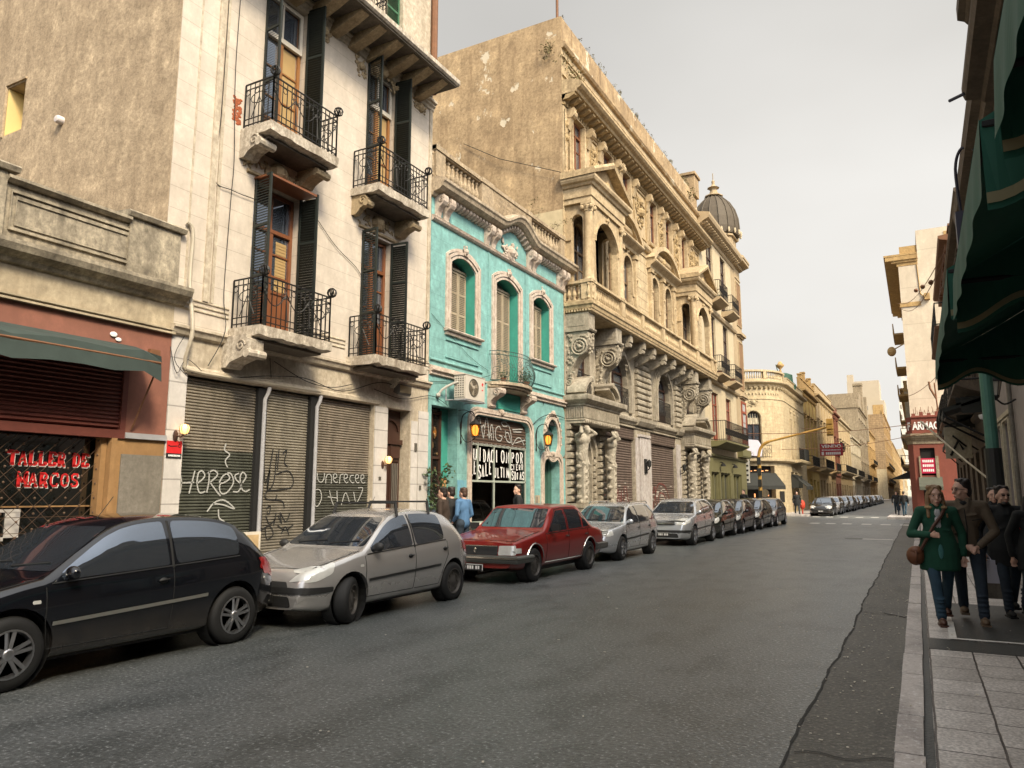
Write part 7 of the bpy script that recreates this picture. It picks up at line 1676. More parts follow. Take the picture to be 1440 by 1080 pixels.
m=MB();write(m,G,'ARMACIA',-.06,6.33,.6,.03,.02,width=2.2,height=.6);CH=Fac(lambda u,v,d:(-.45+.57*u-.82*d,62.5-.82*u-.57*d,v));write(m,CH,'F',.2,6.33,.6,.03,.02,width=.3,height=.6);m.build('lettering',m_wht,PH)
t=thing('pharmacy_sign','small red and white sign plate in the pharmacy window','sign',(.3,61.9,3));m=MB();G.box(m,.32,1.23,3.15,4.25,.0,.05);m.build('plate',simple('board_red2',(.42,.01,.05),.5,0,.1,3),t)
m=MB();
for z,w in ((3.95,.7),(3.62,.74),(3.28,.7)):[G.box(m,.42+k*.12,.51+k*.12,z,z+.18,.05,.06) for k in range(6)]
m.build('lettering',m_wht,t)
t=thing('pharmacy_awning','grey green awning over the pharmacy door','awning',(.3,61.5,2.6));m=MB();G.prof(m,[(0,2.9),(1.0,2.2),(1.0,1.95),(.97,1.95),(.97,2.1),(0,2.75)],.1,1.6);m.build('canvas',simple('grey_green_canvas',(.07,.075,.055),.8,0,.3,3),t)
t=thing('street_awning','dark awning jutting over the street beyond the pharmacy corner','awning',(-1,66,2.7));m=MB();m.add([(-.45,64,3.4),(-1.9,64,2.75),(-1.9,67,2.75),(-.45,67,3.4),(-1.9,64,2.5),(-1.9,67,2.5)],[(0,1,2,3),(1,4,5,2)]);m.poly([(-.45,64,3.4),(-1.9,64,2.75),(-.45,64,2.8)]);m.build('canvas',m_awn,t)
t=thing('roof_antlers','thin crooked aerial on the pharmacy roof','aerial',(1.6,62.3,7.4));m=MB();m.tube([(1.7,62.3,7.3),(1.6,62.3,9.8)],.05,4);m.tube([(1.65,62.3,8.6),(1.3,62.3,9.4),(1.25,62.3,9.9)],.07,4)
for i in range(14):m.tube([(.1+i*.13,62.2,7.5),(.1+i*.13+.1*math.sin(i*3),62.2,7.9+.15*math.sin(i*2))],.02,3)
m.build('rods',m_rusty,t)
WT=thing('white_tower_house','tall pinkish white building with a golden lit cornice behind the pharmacy','building',(-.2,68,0));G=front_fac(68.0)
m=MB();G.wall(m,-.15,9,0,20.8,[],.3);m.box(-.15,9,68.3,90,0,20.8);m.box(1.3,9,68.0,90,20.8,23.4);m.box(9.01,16,68.2,90,0,18);m.build('wall',m_tw,WT)
m=MB();m.sweep([(-.5,20.6),(.1,20.62),(.2,20.9),(.8,21.05),(.9,21.3),(.9,21.5),(-.5,21.6)],[(-.15,90),(-.15,68),(1.25,68)][::-1] if False else [(-.15,90),(-.15,67.99),(1.28,67.99)][::-1]);cN=m.build('cornice_old',m_gold,WT)
bpy.data.objects.remove(cN)
m=MB()
for (z0,z1,e) in ((20.5,20.8,.12),(20.8,21.0,.5),(21.0,21.35,.95),(21.35,21.5,1.05)):m.box(-.15-e,1.28,68-e*.25,90,z0,z1)
m.box(.0,1.28,68.1,90,21.5,22.2);m.box(-.25,1.28,67.92,69,17.0,17.35);m.build('cornice',m_gold,WT)
m=MB();m.box(1.55,1.95,67.6,68,17.4,17.9);m.tube([(1.2,67.95,20.5),(1.3,67.95,18),(1.6,67.9,17.6)],.04,4);m.box(3.3,4.3,67.95,68,22.1,23.0);m.build('fittings',m_gold,WT)
for (i,z) in enumerate((15.3,12.5,10.2,8.0)):
    m=MB();m.box(-.95,-.15,71+i,76+i,z,z+.15);m.box(-.98,-.9,71+i,76+i,z+.15,z+1.0);m.build('side_balcony',m_gold,WT)
t=thing('street_lamp','small yellow street lamp bracketed high on the white building','lamp',(-1.2,70,13.5));m=MB();m.ell((-1.15,70,13.7),(.35,.35,.42),10,7);m.tube([(-.9,70,13.9),(-.15,70,14.3)],.05,5);m.build('lamp_head',m_gold,t)
rowhouse('far_right_house','narrow shaded house front beyond the pharmacy block on the right',90.5,140,13,m_r3,m_gold,[(5,8,''),(9,12,'')],7,31,fac=right_fac(-.6),X=-.6,balc=((4.8,0,3),(8.8,2,6)))
rowhouse('end_right_house','row of ochre fronts closing the right side of the street',141,420,15,m_gold,m_r3,[(5,8,''),(10,13,'')],14,32,fac=right_fac(-.8),X=-.8,frame=False)
# overhead wires
t=thing('overhead_wires','pair of thin wires strung from the right side across to the white building','wire',(1,40,10));m=MB()
for (a,b,s) in (((1.6,31,10.8),(-.4,69,17.6),.8),((1.6,31,10.6),(-.3,69,17.2),1.1),((-.2,66,9.3),(1.9,40,8.0),.3),((-9.9,50,5.6),(1.9,55,6.4),.3),((-9.9,66,5.4),(1.9,60,6.2),.4),((-9.9,78,8.2),(-4.9,52.6,6.2),.2)):
    m.tube([tuple(a[i]+(b[i]-a[i])*k/10-(s*math.sin(math.pi*k/10) if i==2 else 0) for i in range(3)) for k in range(11)],.02,4)
for k in range(3):m.ell((1.2-k*.25,38.6+k*4.5,11.4+k*.95),(.12,.2,.12),6,4)
m.build('wire',m_rusty,t)
# ============================================================ cars
m_cg=glass_dark('car_glass',(.15,.18,.225),.03,.01,.85);m_plast=simple('car_black_plastic',(.018,.018,.018),.6,0,.2,9)
m_lens=simple('headlight_lens',(.60,.60,.57),.12,.2,.2,14,coat=.8);m_tail=simple('tail_lens',(.30,.012,.014),.15,0,.2,9,coat=.8)
m_rim=simple('alloy',(.42,.42,.43),.3,.9,.15,9);m_steelw=simple('steel_wheel',(.085,.078,.07),.6,.4,.3,12);m_chr=simple('chrome',(.6,.58,.54),.18,1,0)
m_seam=black;m_plate=simple('plate_black',(.02,.02,.02),.5,0,0)
def interp(pts,x,sm=True):
    if x <= pts[0][0]:return pts[0][1]
    for (a,b),(c,d) in zip(pts[:-1],pts[1:]):
        if x <= c:t=(x-a)/(c-a);return b+(d-b)*t
    return pts[-1][1]
def smoothline(pts):return cr([tuple(map(float,p)) for p in pts],5)
class Car:
    """top: roof/bonnet line, belt: shoulder line, wid: half width in plan, all against y (0 = nose)"""
    def __init__(s,L_,top,belt,wid,base,tumble=.30,wb=(.78,3.2),wr=.30,hatch=True,rows=64):
        s.L=L_;s.wb=wb;s.wr=wr;T=smoothline(top);Bt=smoothline(belt);Wd=smoothline(wid);Bs=base
        s.T,s.B,s.W=T,Bt,Wd;ys=[L_*i/rows for i in range(rows+1)]
        e=.012;ys=[e*.0]+[y for y in ys[1:-1]]+[L_];V=[];n=0
        for y in ys:
            t=interp(T,y);b=min(interp(Bt,y),t-.035);w=interp(Wd,y);z0=interp(Bs,y);h=t-b;k=tumble*h
            q=min(1,h/.35)
            sec=[(0,z0),(w*.7,z0),(w*.90,z0+.03),(w*.955,z0+.12),(w*.985,z0+(b-z0)*.45),(w,z0+(b-z0)*.68),(w*.99,z0+(b-z0)*.86),(w*.965,b)]
            up=[(w*.965-k*.5-.01,b+h*.5),(w*.965-k*.92-.03*q-.03,b+h*.90),(w*.965-k-.10-.06*(1-q),t-.010-.008*q),((w-k)*.45,t+.012),(0,t+.02)]
            pts=cr([(max(0,a),c) for a,c in sec+up],3);pts[0]=(0,z0);pts[-1]=(0,t+.02);n=len(pts)
            V.append([(a,y,c) for a,c in pts])
        m=MB();full=[]
        for row in V:full.append([(-a,y,c) for a,y,c in row[::-1]]+row[1:-1])
        N=len(full[0]);vs=[v for r in full for v in r]
        fs=[(i*N+j,i*N+(j+1) % N,(i+1)*N+(j+1) % N,(i+1)*N+j) for i in range(len(full)-1) for j in range(N)]
        fs += [tuple(range(N)),tuple((len(full)-1)*N+j for j in range(N))]
        s.mb=m.add(vs,fs);s.bvh=BVHTree.FromPolygons([Vector(v) for v in vs],[f for f in fs if len(f)==4] ,all_triangles=False)
        s.ends=[(0,0),(L_,0)]
    def hit(s,p,d):
        r=s.bvh.ray_cast(Vector(p),Vector(d));return (r[0],r[1]) if r[0] is not None else (None,None)
    def project(s,a,b,mode,off):
        """mode 'L'/'R': (a,b)=(y,z) on the side; 'F': (x,z) from the front; 'B': (x,z) from behind; 'T': (x,y) from above"""
        o,d={'L':((-3,a,b),(1,0,0)),'R':((3,a,b),(-1,0,0)),'F':((a,-3,b),(0,1,0)),'B':((a,s.L+3,b),(0,-1,0)),'T':((a,b,4),(0,0,-1))}[mode]
        p,n=s.hit(o,d)
        if p is None:
            if mode=='F':return Vector((a,0-off,b))
            if mode=='B':return Vector((a,s.L+off,b))
            return Vector((interp(s.W,a)*(-1 if mode=='L' else 1),a,b))
        if mode=='F' and p.y>s.L*.8:p=Vector((a,0,b));n=Vector((0,-1,0))
        if mode=='B' and p.y<s.L*.2:p=Vector((a,s.L,b));n=Vector((0,1,0))
        if n.dot(Vector(d))>0:n=-n
        return p+n*off
    def patch(s,poly,mode,off=.006,step=.06,smooth=True):
        b=bmesh.new();f=b.faces.new([b.verts.new((p[0],p[1],0)) for p in poly]);
        x0,x1=min(p[0] for p in poly),max(p[0] for p in poly);y0,y1=min(p[1] for p in poly),max(p[1] for p in poly)
        for ax,lo,hi in ((0,x0,x1),(1,y0,y1)):
            k=int((hi-lo)/step)
            for i in range(1,k+1):
                c=lo+(hi-lo)*i/(k+1);co=(c,0,0) if ax==0 else (0,c,0);no=(1,0,0) if ax==0 else (0,1,0)
                bmesh.ops.bisect_plane(b,geom=b.verts[:]+b.edges[:]+b.faces[:],plane_co=co,plane_no=no)
        vs=[tuple(s.project(v.co.x,v.co.y,mode,off)) for v in b.verts];b.verts.index_update();fs=[tuple(v.index for v in f.verts) for f in b.faces];b.free()
        return MB().add(vs,fs)
    def line(s,mb,pts,mode,r=.004,off=.002,n=4,closed=False):
        q=[]
        for a,b in zip(pts[:-1],pts[1:]):
            k=max(1,int(math.hypot(a[0]-b[0],a[1]-b[1])/.08));q += [(a[0]+(b[0]-a[0])*i/k,a[1]+(b[1]-a[1])*i/k) for i in range(k)]
        q.append(pts[-1]);mb.tube([s.project(a,b,mode,off) for a,b in q],r,n,closed)
def rnd_poly(pts,n=4):return cr(pts,n,True)
def soft(pts,r=.05,n=4):
    o=[];m=len(pts)
    for i in range(m):
        p=Vector(pts[i]);a=Vector(pts[i-1]);b=Vector(pts[(i+1) % m]);ra=min(r,(a-p).length*.45);rb=min(r,(b-p).length*.45)
        A=p+(a-p).normalized()*ra;B_=p+(b-p).normalized()*rb
        for k in range(n+1):t=k/n;q=A*(1-t)**2+p*2*t*(1-t)+B_*t*t;o.append((q.x,q.y))
    return o
def make_wheel(c,side,R_,style,root,steer=0.0,w=.19):
    q=Quaternion((0,0,1),steer);c=Vector(c)
    def tr(mb):
        mb.V=[tuple(c+q @ Vector(v)) for v in mb.V];return mb
    m=MB();k=side
    m.lathe([(R_*.64,-w/2),(R_*.80,-w/2-.008),(R_*.95,-w/2+.012),(R_,-w/2+.045),(R_,w/2-.045),(R_*.95,w/2-.012),(R_*.80,w/2+.008),(R_*.64,w/2)],(0,0,0),28,'x',caps=False)
    W_=tr(m).build('wheel',rubber,root,smooth=True,ang=50)
    m=MB();mat=m_rim if style != 'steel' else m_steelw;f=k*(w/2)
    m.lathe([(R_*.66,f+.004*k),(R_*.62,f+.006*k),(R_*.58,f-.03*k),(R_*.3,f-(.05 if style != 'steel' else .03)*k),(R_*.2,f-.015*k),(R_*.07,f-.01*k),(.001,f-.01*k)] if style=='steel' else [(R_*.66,f+.004*k),(R_*.61,f+.008*k),(R_*.58,f-.06*k)],(0,0,0),28,'x',caps=False)
    if style != 'steel':
        ns=5
        for i in range(ns):
            a=2*math.pi*i/ns+.3
            for e in (-.17,.17) if style=='double' else (-.0,):
                p0=Vector((f-.02*k,R_*.10*math.cos(a+e*2),R_*.10*math.sin(a+e*2)));p1=Vector((f-.006*k,R_*.60*math.cos(a+e),R_*.60*math.sin(a+e)))
                m.bar(p0,p1,.022 if style=='double' else .05,.03)
        m.ell((f-.01*k,0,0),(.02,R_*.16,R_*.16),12,6)
    else:
        for i in range(8):a=i*.785;m.ell((f-.022*k,R_*.42*math.cos(a),R_*.42*math.sin(a)),(.012,.018,.018),6,4)
    rim=tr(m).build('rim',mat,W_,smooth=True,ang=35)
    m=MB();m.lathe([(R_*.57,f-.06*k),(.001,f-.06*k)],(0,0,0),20,'x');tr(m).build('brake_shadow',m_plast,W_)
def finish_car(s,root,paint,wheel,glass_polys,name='body',R_=.295,roofbars=None,steer=0.0,cut=True):
    me=bpy.data.meshes.new('c');me.from_pydata(s.mb.V,[],s.mb.F);b=bmesh.new();b.from_mesh(me);bmesh.ops.recalc_face_normals(b,faces=b.faces);b.to_mesh(me);b.free()
    o=bpy.data.objects.new('c',me);C.objects.link(o);cut_=MB();hw=max(w for _,w in s.W)
    for y in s.wb:
        for k in (-1,1):cut_.lathe([(R_+.055,k*(hw-.26)),(R_+.055,k*(hw+.3))],(0,y,R_+.012),30,'x')
    cm=bpy.data.meshes.new('k');cm.from_pydata(cut_.V,[],cut_.F);b=bmesh.new();b.from_mesh(cm);bmesh.ops.recalc_face_normals(b,faces=b.faces);b.to_mesh(cm);b.free()
    co=bpy.data.objects.new('k',cm);C.objects.link(co);md=o.modifiers.new('b','BOOLEAN');md.operation='DIFFERENCE';md.object=co;md.solver='EXACT'
    dg=bpy.context.evaluated_depsgraph_get();dg.update();nm=bpy.data.meshes.new_from_object(o.evaluated_get(dg));bpy.data.objects.remove(o);bpy.data.objects.remove(co)
    nm.name='body';nm.materials.clear();nm.materials.append(paint)
    for p in nm.polygons:p.use_smooth=True
    try:nm.set_sharp_from_angle(angle=R(32))
    except Exception:pass
    bo=bpy.data.objects.new('body',nm);C.objects.link(bo);bo.parent=root;WL[bo.name]=wl(root)
    m=MB()
    for y in s.wb:
        for k in (-1,1):m.lathe([(R_+.05,k*(hw-.06)),(R_+.05,k*(hw-.255)),(.001,k*(hw-.255))],(0,y,R_+.012),24,'x',caps=False)
    m.box(-hw+.25,hw-.25,s.wb[0],s.wb[1],.16,.3)
    m.build('wheel_arch',m_plast,root)
    for i,y in enumerate(s.wb):
        for k in (-1,1):make_wheel((k*(interp(s.W,y)-.105),y,R_),k,R_,wheel,root,steer if i==0 else 0)
    return bo
def hatch_car(root,paint,L_=3.80,Wd=1.64,H_=1.42,wheel='steel',doors=5,wb=(.74,3.18),style='round',steer=0,roofrack=False,rubstrip=None,mirror=None,R_=.292,wagon=False,suv=False):
    hw=Wd/2;k=H_/1.42
    if style=='round':
        top=[(0,.50),(.04,.60),(.14,.70),(.5,.80),(.98,.90),(1.02,.905),(1.35,1.12),(1.72,1.335),(2.1,1.41),(2.6,1.415),(3.0,1.37),(3.28,1.25),(3.5,1.02),(3.66,.86),(3.76,.78),(3.80,.60)]
        belt=[(0,.42),(.1,.60),(.6,.74),(1.05,.83),(2.2,.885),(3.0,.93),(3.5,.92),(3.7,.80),(3.8,.55)]
    elif style=='wagon':
        top=[(0,.52),(.05,.66),(.14,.76),(.5,.84),(1.0,.91),(1.04,.92),(1.4,1.17),(1.72,1.36),(2.1,1.42),(3.0,1.44),(3.5,1.41),(3.72,1.30),(3.88,1.05),(3.97,.88),(4.02,.85),(4.06,.6)]
        belt=[(0,.44),(.1,.64),(.6,.78),(1.05,.86),(2.2,.90),(3.2,.93),(3.8,.92),(4.0,.80),(4.06,.55)]
    else:
        top=[(0,.50),(.03,.62),(.10,.78),(.5,.90),(.95,.98),(1.0,.99),(1.35,1.2),(1.7,1.42),(2.1,1.50),(2.9,1.52),(3.4,1.46),(3.7,1.3),(3.85,1.08),(3.93,.9),(3.99,.6)]
        belt=[(0,.44),(.1,.7),(.6,.84),(1.05,.92),(2.2,.96),(3.2,1.0),(3.7,1.02),(3.9,.85),(4.0,.55)]
    L0=top[-1][0];fx=L_/L0;sc=lambda pts,fz=1:[(a*fx,b*fz) for a,b in pts]
    top=sc(top,k if style=='round' else H_/max(b for a,b in top));belt=sc(belt,k if style=='round' else H_/max(b for a,b in sc(belt)+[(0,1.44)])*1.0)
    wid=[(0,hw*.72),(.05,hw*.80),(.2,hw*.90),(.5,hw*.975),(1.0,hw),(L_-1.2,hw),(L_-.5,hw*.975),(L_-.2,hw*.90),(L_-.05,hw*.82),(L_,hw*.74)]
    base=[(0,.24),(.3,.19),(L_-.5,.2),(L_,.28)]
    s=Car(L_,top,belt,wid,base,.30,wb,R_)
    Tz=lambda y:interp(s.T,y);Bz=lambda y:interp(s.B,y)
    bo=finish_car(s,root,paint,wheel,None,R_=R_,steer=steer)
    y_c=1.0*fx;y_a=1.72*fx;rear=(3.22 if style=='round' else 3.62 if style=='wagon' else 3.5)*fx
    # windscreen: projected from the front between cowl and roof edge
    zt,zb=Tz(y_a)-.015,Tz(y_c)+.045;wt,wbm=hw*.66,hw*.86
    s.patch(soft([(-wbm,zb),(wbm,zb),(wt,zt),(-wt,zt)],.06),'F',.004).build('windscreen',m_cg,root,smooth=True)
    ry0,ry1=(3.3*fx,3.56*fx) if style=='round' else (3.74*fx,3.9*fx) if style=='wagon' else (3.7*fx,3.86*fx)
    s.patch(soft([(-hw*.74,Tz(ry1)),(hw*.74,Tz(ry1)),(hw*.62,Tz(ry0)+.02),(-hw*.62,Tz(ry0)+.02)],.06),'B',.004).build('rear_window',m_cg,root,smooth=True)
    # side glass follows belt and roof line
    mid=2.12*fx if doors==5 else 2.28*fx
    def roofz(y):return Tz(y)-.062
    def sidepoly(a,b,slopeF=False,slopeR=False):
        n_=7;lo=[(a+(b-a)*i/n_,Bz(a+(b-a)*i/n_)+.035) for i in range(n_+1)];hi=[(a+(b-a)*i/n_,roofz(a+(b-a)*i/n_)) for i in range(n_+1)]
        hi=[(y,z) for y,z in hi if z>Bz(y)+.08];return lo+hi[::-1]
    def tri(y0):
        return y0
    fr0=1.16*fx;parts=[(fr0,mid-.03)]
    parts.append((mid+.05,(2.92 if doors==5 else 3.16)*fx if style=='round' else 2.98*fx))
    if style != 'round':parts.append((3.05*fx,(3.60 if style=='wagon' else 3.42)*fx))
    for md in 'LR':
        for (a,b) in parts:s.patch(soft(sidepoly(a,b),.035 if (a,b) != parts[-1] else .12,3),md,.004).build('side_window',m_cg,root,smooth=True)
    m=MB();seam=[]
    for md in 'LR':
        d0,d1=1.02*fx,mid+.01
        zb_=.30
        s.line(m,[(d0,Bz(d0)),(d0+.0,.55),(d0+.04,zb_),(d1-.02,zb_),(d1,.5),(d1,Bz(d1))],md,.0045);s.line(m,[(d1,Bz(d1)),(d1+.02,roofz(d1))],md,.014)
        if doors==5:d2=2.98*fx;s.line(m,[(d1+.015,zb_),(s.wb[1]-.42,zb_),(s.wb[1]-.33,.5),(d2,.72),(d2,Bz(d2))],md,.0045)
        s.line(m,[(d0+.05,Bz(d0+.05)+.02),((3.15 if doors==3 else 2.95)*fx,Bz(2.95*fx)+.02)],md,.009)
    s.line(m,[(-hw*.80,.52*fx),(-hw*.72,.2),(0,.13),(hw*.72,.2),(hw*.80,.52*fx)],'T',.0045)
    s.line(m,[(-hw*.84,1.0*fx),(-hw*.80,.5*fx)],'T',.0045);s.line(m,[(hw*.84,1.0*fx),(hw*.80,.5*fx)],'T',.0045)
    m.tube([s.project(-.5,zb+.02,'F',.012),s.project(.0,zb+.06,'F',.012)],.010,4);m.tube([s.project(.1,zb+.02,'F',.012),s.project(.55,zb+.06,'F',.012)],.010,4)
    m.tube([(.12,y_a+.12,Tz(y_a+.1)),(.12,y_a+.3,Tz(y_a)+.28)],.004,4)
    m.build('seams_and_wipers',m_seam,root)
    # lamps, grille, bumper strips, plates
    for sg in (-1,1):
        hl=[(sg*hw*.50,.565*k),(sg*hw*.62,.66*k),(sg*hw*.84,.745*k),(sg*hw*.87,.69*k),(sg*hw*.84,.60*k)]
        if style=='wagon':hl=[(sg*hw*.54,.60),(sg*hw*.54,.73),(sg*hw*.86,.74),(sg*hw*.88,.62)]
        if style=='suv':hl=[(sg*hw*.46,.66),(sg*hw*.56,.78),(sg*hw*.84,.86),(sg*hw*.88,.78),(sg*hw*.80,.67)]
        s.patch(soft(hl if sg>0 else hl[::-1],.03),'F',.008,.04).build('headlight',m_lens,root,smooth=True)
        tl=[(sg*hw*.70,.70),(sg*hw*.72,.86*k),(sg*hw*.93,.92*k),(sg*hw*.93,.72)]
        s.patch(soft(tl if sg>0 else tl[::-1],.03),'B',.008,.04).build('tail_light',m_tail,root,smooth=True)
    for md in 'LR':
        s.patch(soft([(L_-.36,.80*k),(L_-.08,.66*k),(L_-.03,.74*k),(L_-.12,.84*k),(L_-.3,.9*k)],.03),md,.007,.04).build('tail_light_wrap',m_tail,root,smooth=True)
        s.patch(soft([(.05,.565*k),(.12,.70*k),(.5,.79*k),(.42,.66*k),(.2,.58*k)] if style=='round' else [(.04,.62),(.06,.74),(.28,.78),(.28,.64)] if style=='wagon' else [(.04,.67),(.1,.8),(.46,.88),(.38,.76)],.04),md,.007,.04).build('headlight_wrap',m_lens,root,smooth=True)
        s.patch(soft([(1.02*fx-.12,.70),(1.02*fx-.05,.70),(1.02*fx-.05,.73),(1.02*fx-.12,.73)],.012),md,.005).build('side_repeater',m_lens,root)
    m=MB();q=s.patch(soft([(-hw*.52,.50*k),(hw*.52,.50*k),(hw*.46,.57*k),(-hw*.46,.57*k)] if style=='round' else [(-hw*.5,.6),(hw*.5,.6),(hw*.5,.73),(-hw*.5,.73)] if style=='wagon' else [(-hw*.45,.66),(hw*.45,.66),(hw*.42,.78),(-hw*.42,.78)],.02),'F',.006,.05);m.add(q.V,q.F)
    q=s.patch(soft([(-hw*.6,.27),(hw*.6,.27),(hw*.55,.40),(-hw*.55,.40)],.04),'F',.006,.05);m.add(q.V,q.F)
    if style != 'wagon':
        for md in 'LR':q=s.patch(soft([(.02,.42),(.42,.44),(.42,.50),(.02,.51)],.02),md,.012,.05);m.add(q.V,q.F)
        q=s.patch(soft([(-hw*.78,.43),(hw*.78,.43),(hw*.78,.505),(-hw*.78,.505)],.02),'F',.012,.05);m.add(q.V,q.F)
    m.build('grille',m_plast,root,smooth=True)
    for mode,y in (('F',0),('B',L_)):
        pz=.37 if mode=='F' else .58;P=s.project(0,pz,mode,.02);m=MB();m.box(-.2,.2,P.y-.01,P.y+.01,pz-.06,pz+.06);pl=m.build('number_plate',m_plate,root)
        m=MB();sg=-1 if mode=='F' else 1;m.box(-.19,.19,P.y+sg*.012-.001,P.y+sg*.012+.001,pz+.045,pz+.052)
        for i in range(6):x=-.15+i*.05+(.03 if i>2 else 0);m.box(x,x+.03,P.y+sg*.012-.001,P.y+sg*.012+.001,pz-.035,pz+.03)
        m.build('plate_marks',m_wht,pl)
    for md,sg in (('L',-1),('R',1)):
        p=s.project(1.22*fx,Bz(1.2*fx)+.07,md,0);m=MB();m.ell(p+Vector((sg*.10,-.02,.03)),(.085,.055,.062),12,8);m.cap(p,p+Vector((sg*.07,-.01,.0)),.03,.025,8)
        mi=m.build('mirror',mirror or m_plast,root,smooth=True)
        for yy in ([mid-.12] if doors==3 else [mid-.12,2.90*fx]):
            hp=s.project(yy,Bz(yy)-.11,md,.006);m=MB();m.ell(hp,(.012,.05,.03),10,6);m.bar(hp+Vector((sg*.015,-.06,.005)),hp+Vector((sg*.015,.06,.01)),.016);m.build('door_handle',m_plast,root,smooth=True)
        m=MB();q=s.patch([(1.08*fx,.50),(1.08*fx,.535),(s.wb[1]-.40,.60),(s.wb[1]-.40,.565)],md,.012,.08);m.add(q.V,q.F);m.build('side_moulding',rubstrip or m_plast,root,smooth=True)
    if roofrack:
        for yy in (1.95*fx,2.75*fx):
            rk=MB();z=Tz(yy)+.13;rk.tube([(-hw*.72,yy,Tz(yy)-.05),(-hw*.70,yy,z),(hw*.70,yy,z),(hw*.72,yy,Tz(yy)-.05)],.015,6)
            for sg in (-1,1):rk.bar((sg*hw*.74,yy-.03,Tz(yy)-.06),(sg*hw*.68,yy,z),.035)
            rk.build('roof_rack',m_plast,root)
    if wagon:
        for sg in (-1,1):rk=MB();rk.tube([(sg*hw*.70,1.9*fx,Tz(1.9*fx)-.0),(sg*hw*.70,2.0*fx,Tz(2.0*fx)+.05),(sg*hw*.70,3.3*fx,Tz(3.3*fx)+.05),(sg*hw*.70,3.45*fx,Tz(3.45*fx)-.0)],.016,6);rk.build('roof_rail',m_chr,root)
    return s
def newcar(name,label,cat='car'):
    return thing(name,label,cat,(0,0,0),'cars parked along the left kerb')
XC=-7.44
p_black=carpaint('black_paint',(.006,.007,.010),.1,.12);p_silver=carpaint('warm_silver_paint',(.60,.58,.56),.65,.24);p_silver2=carpaint('cool_silver_paint',(.60,.62,.65),.65,.24);p_red=carpaint('dark_red_paint',(.23,.012,.010),.15,.3)
c=newcar('parked_car','glossy black three door hatchback, nearest parked car in front of the workshop');hatch_car(c,p_black,3.84,1.66,1.43,'double',3,(.76,3.14),'round',R_=.31,rubstrip=simple('pale_strip',(.24,.24,.22),.4,.4,0),mirror=p_black);c.location=(XC-.21,2.93,0)
c=newcar('parked_car','grey silver five door hatchback with black roof bars and plain steel wheels');hatch_car(c,p_silver,3.82,1.65,1.42,'steel',5,(.76,3.2),'round',R_=.295,roofrack=True,steer=R(24));c.location=(XC+.08,6.94,0)
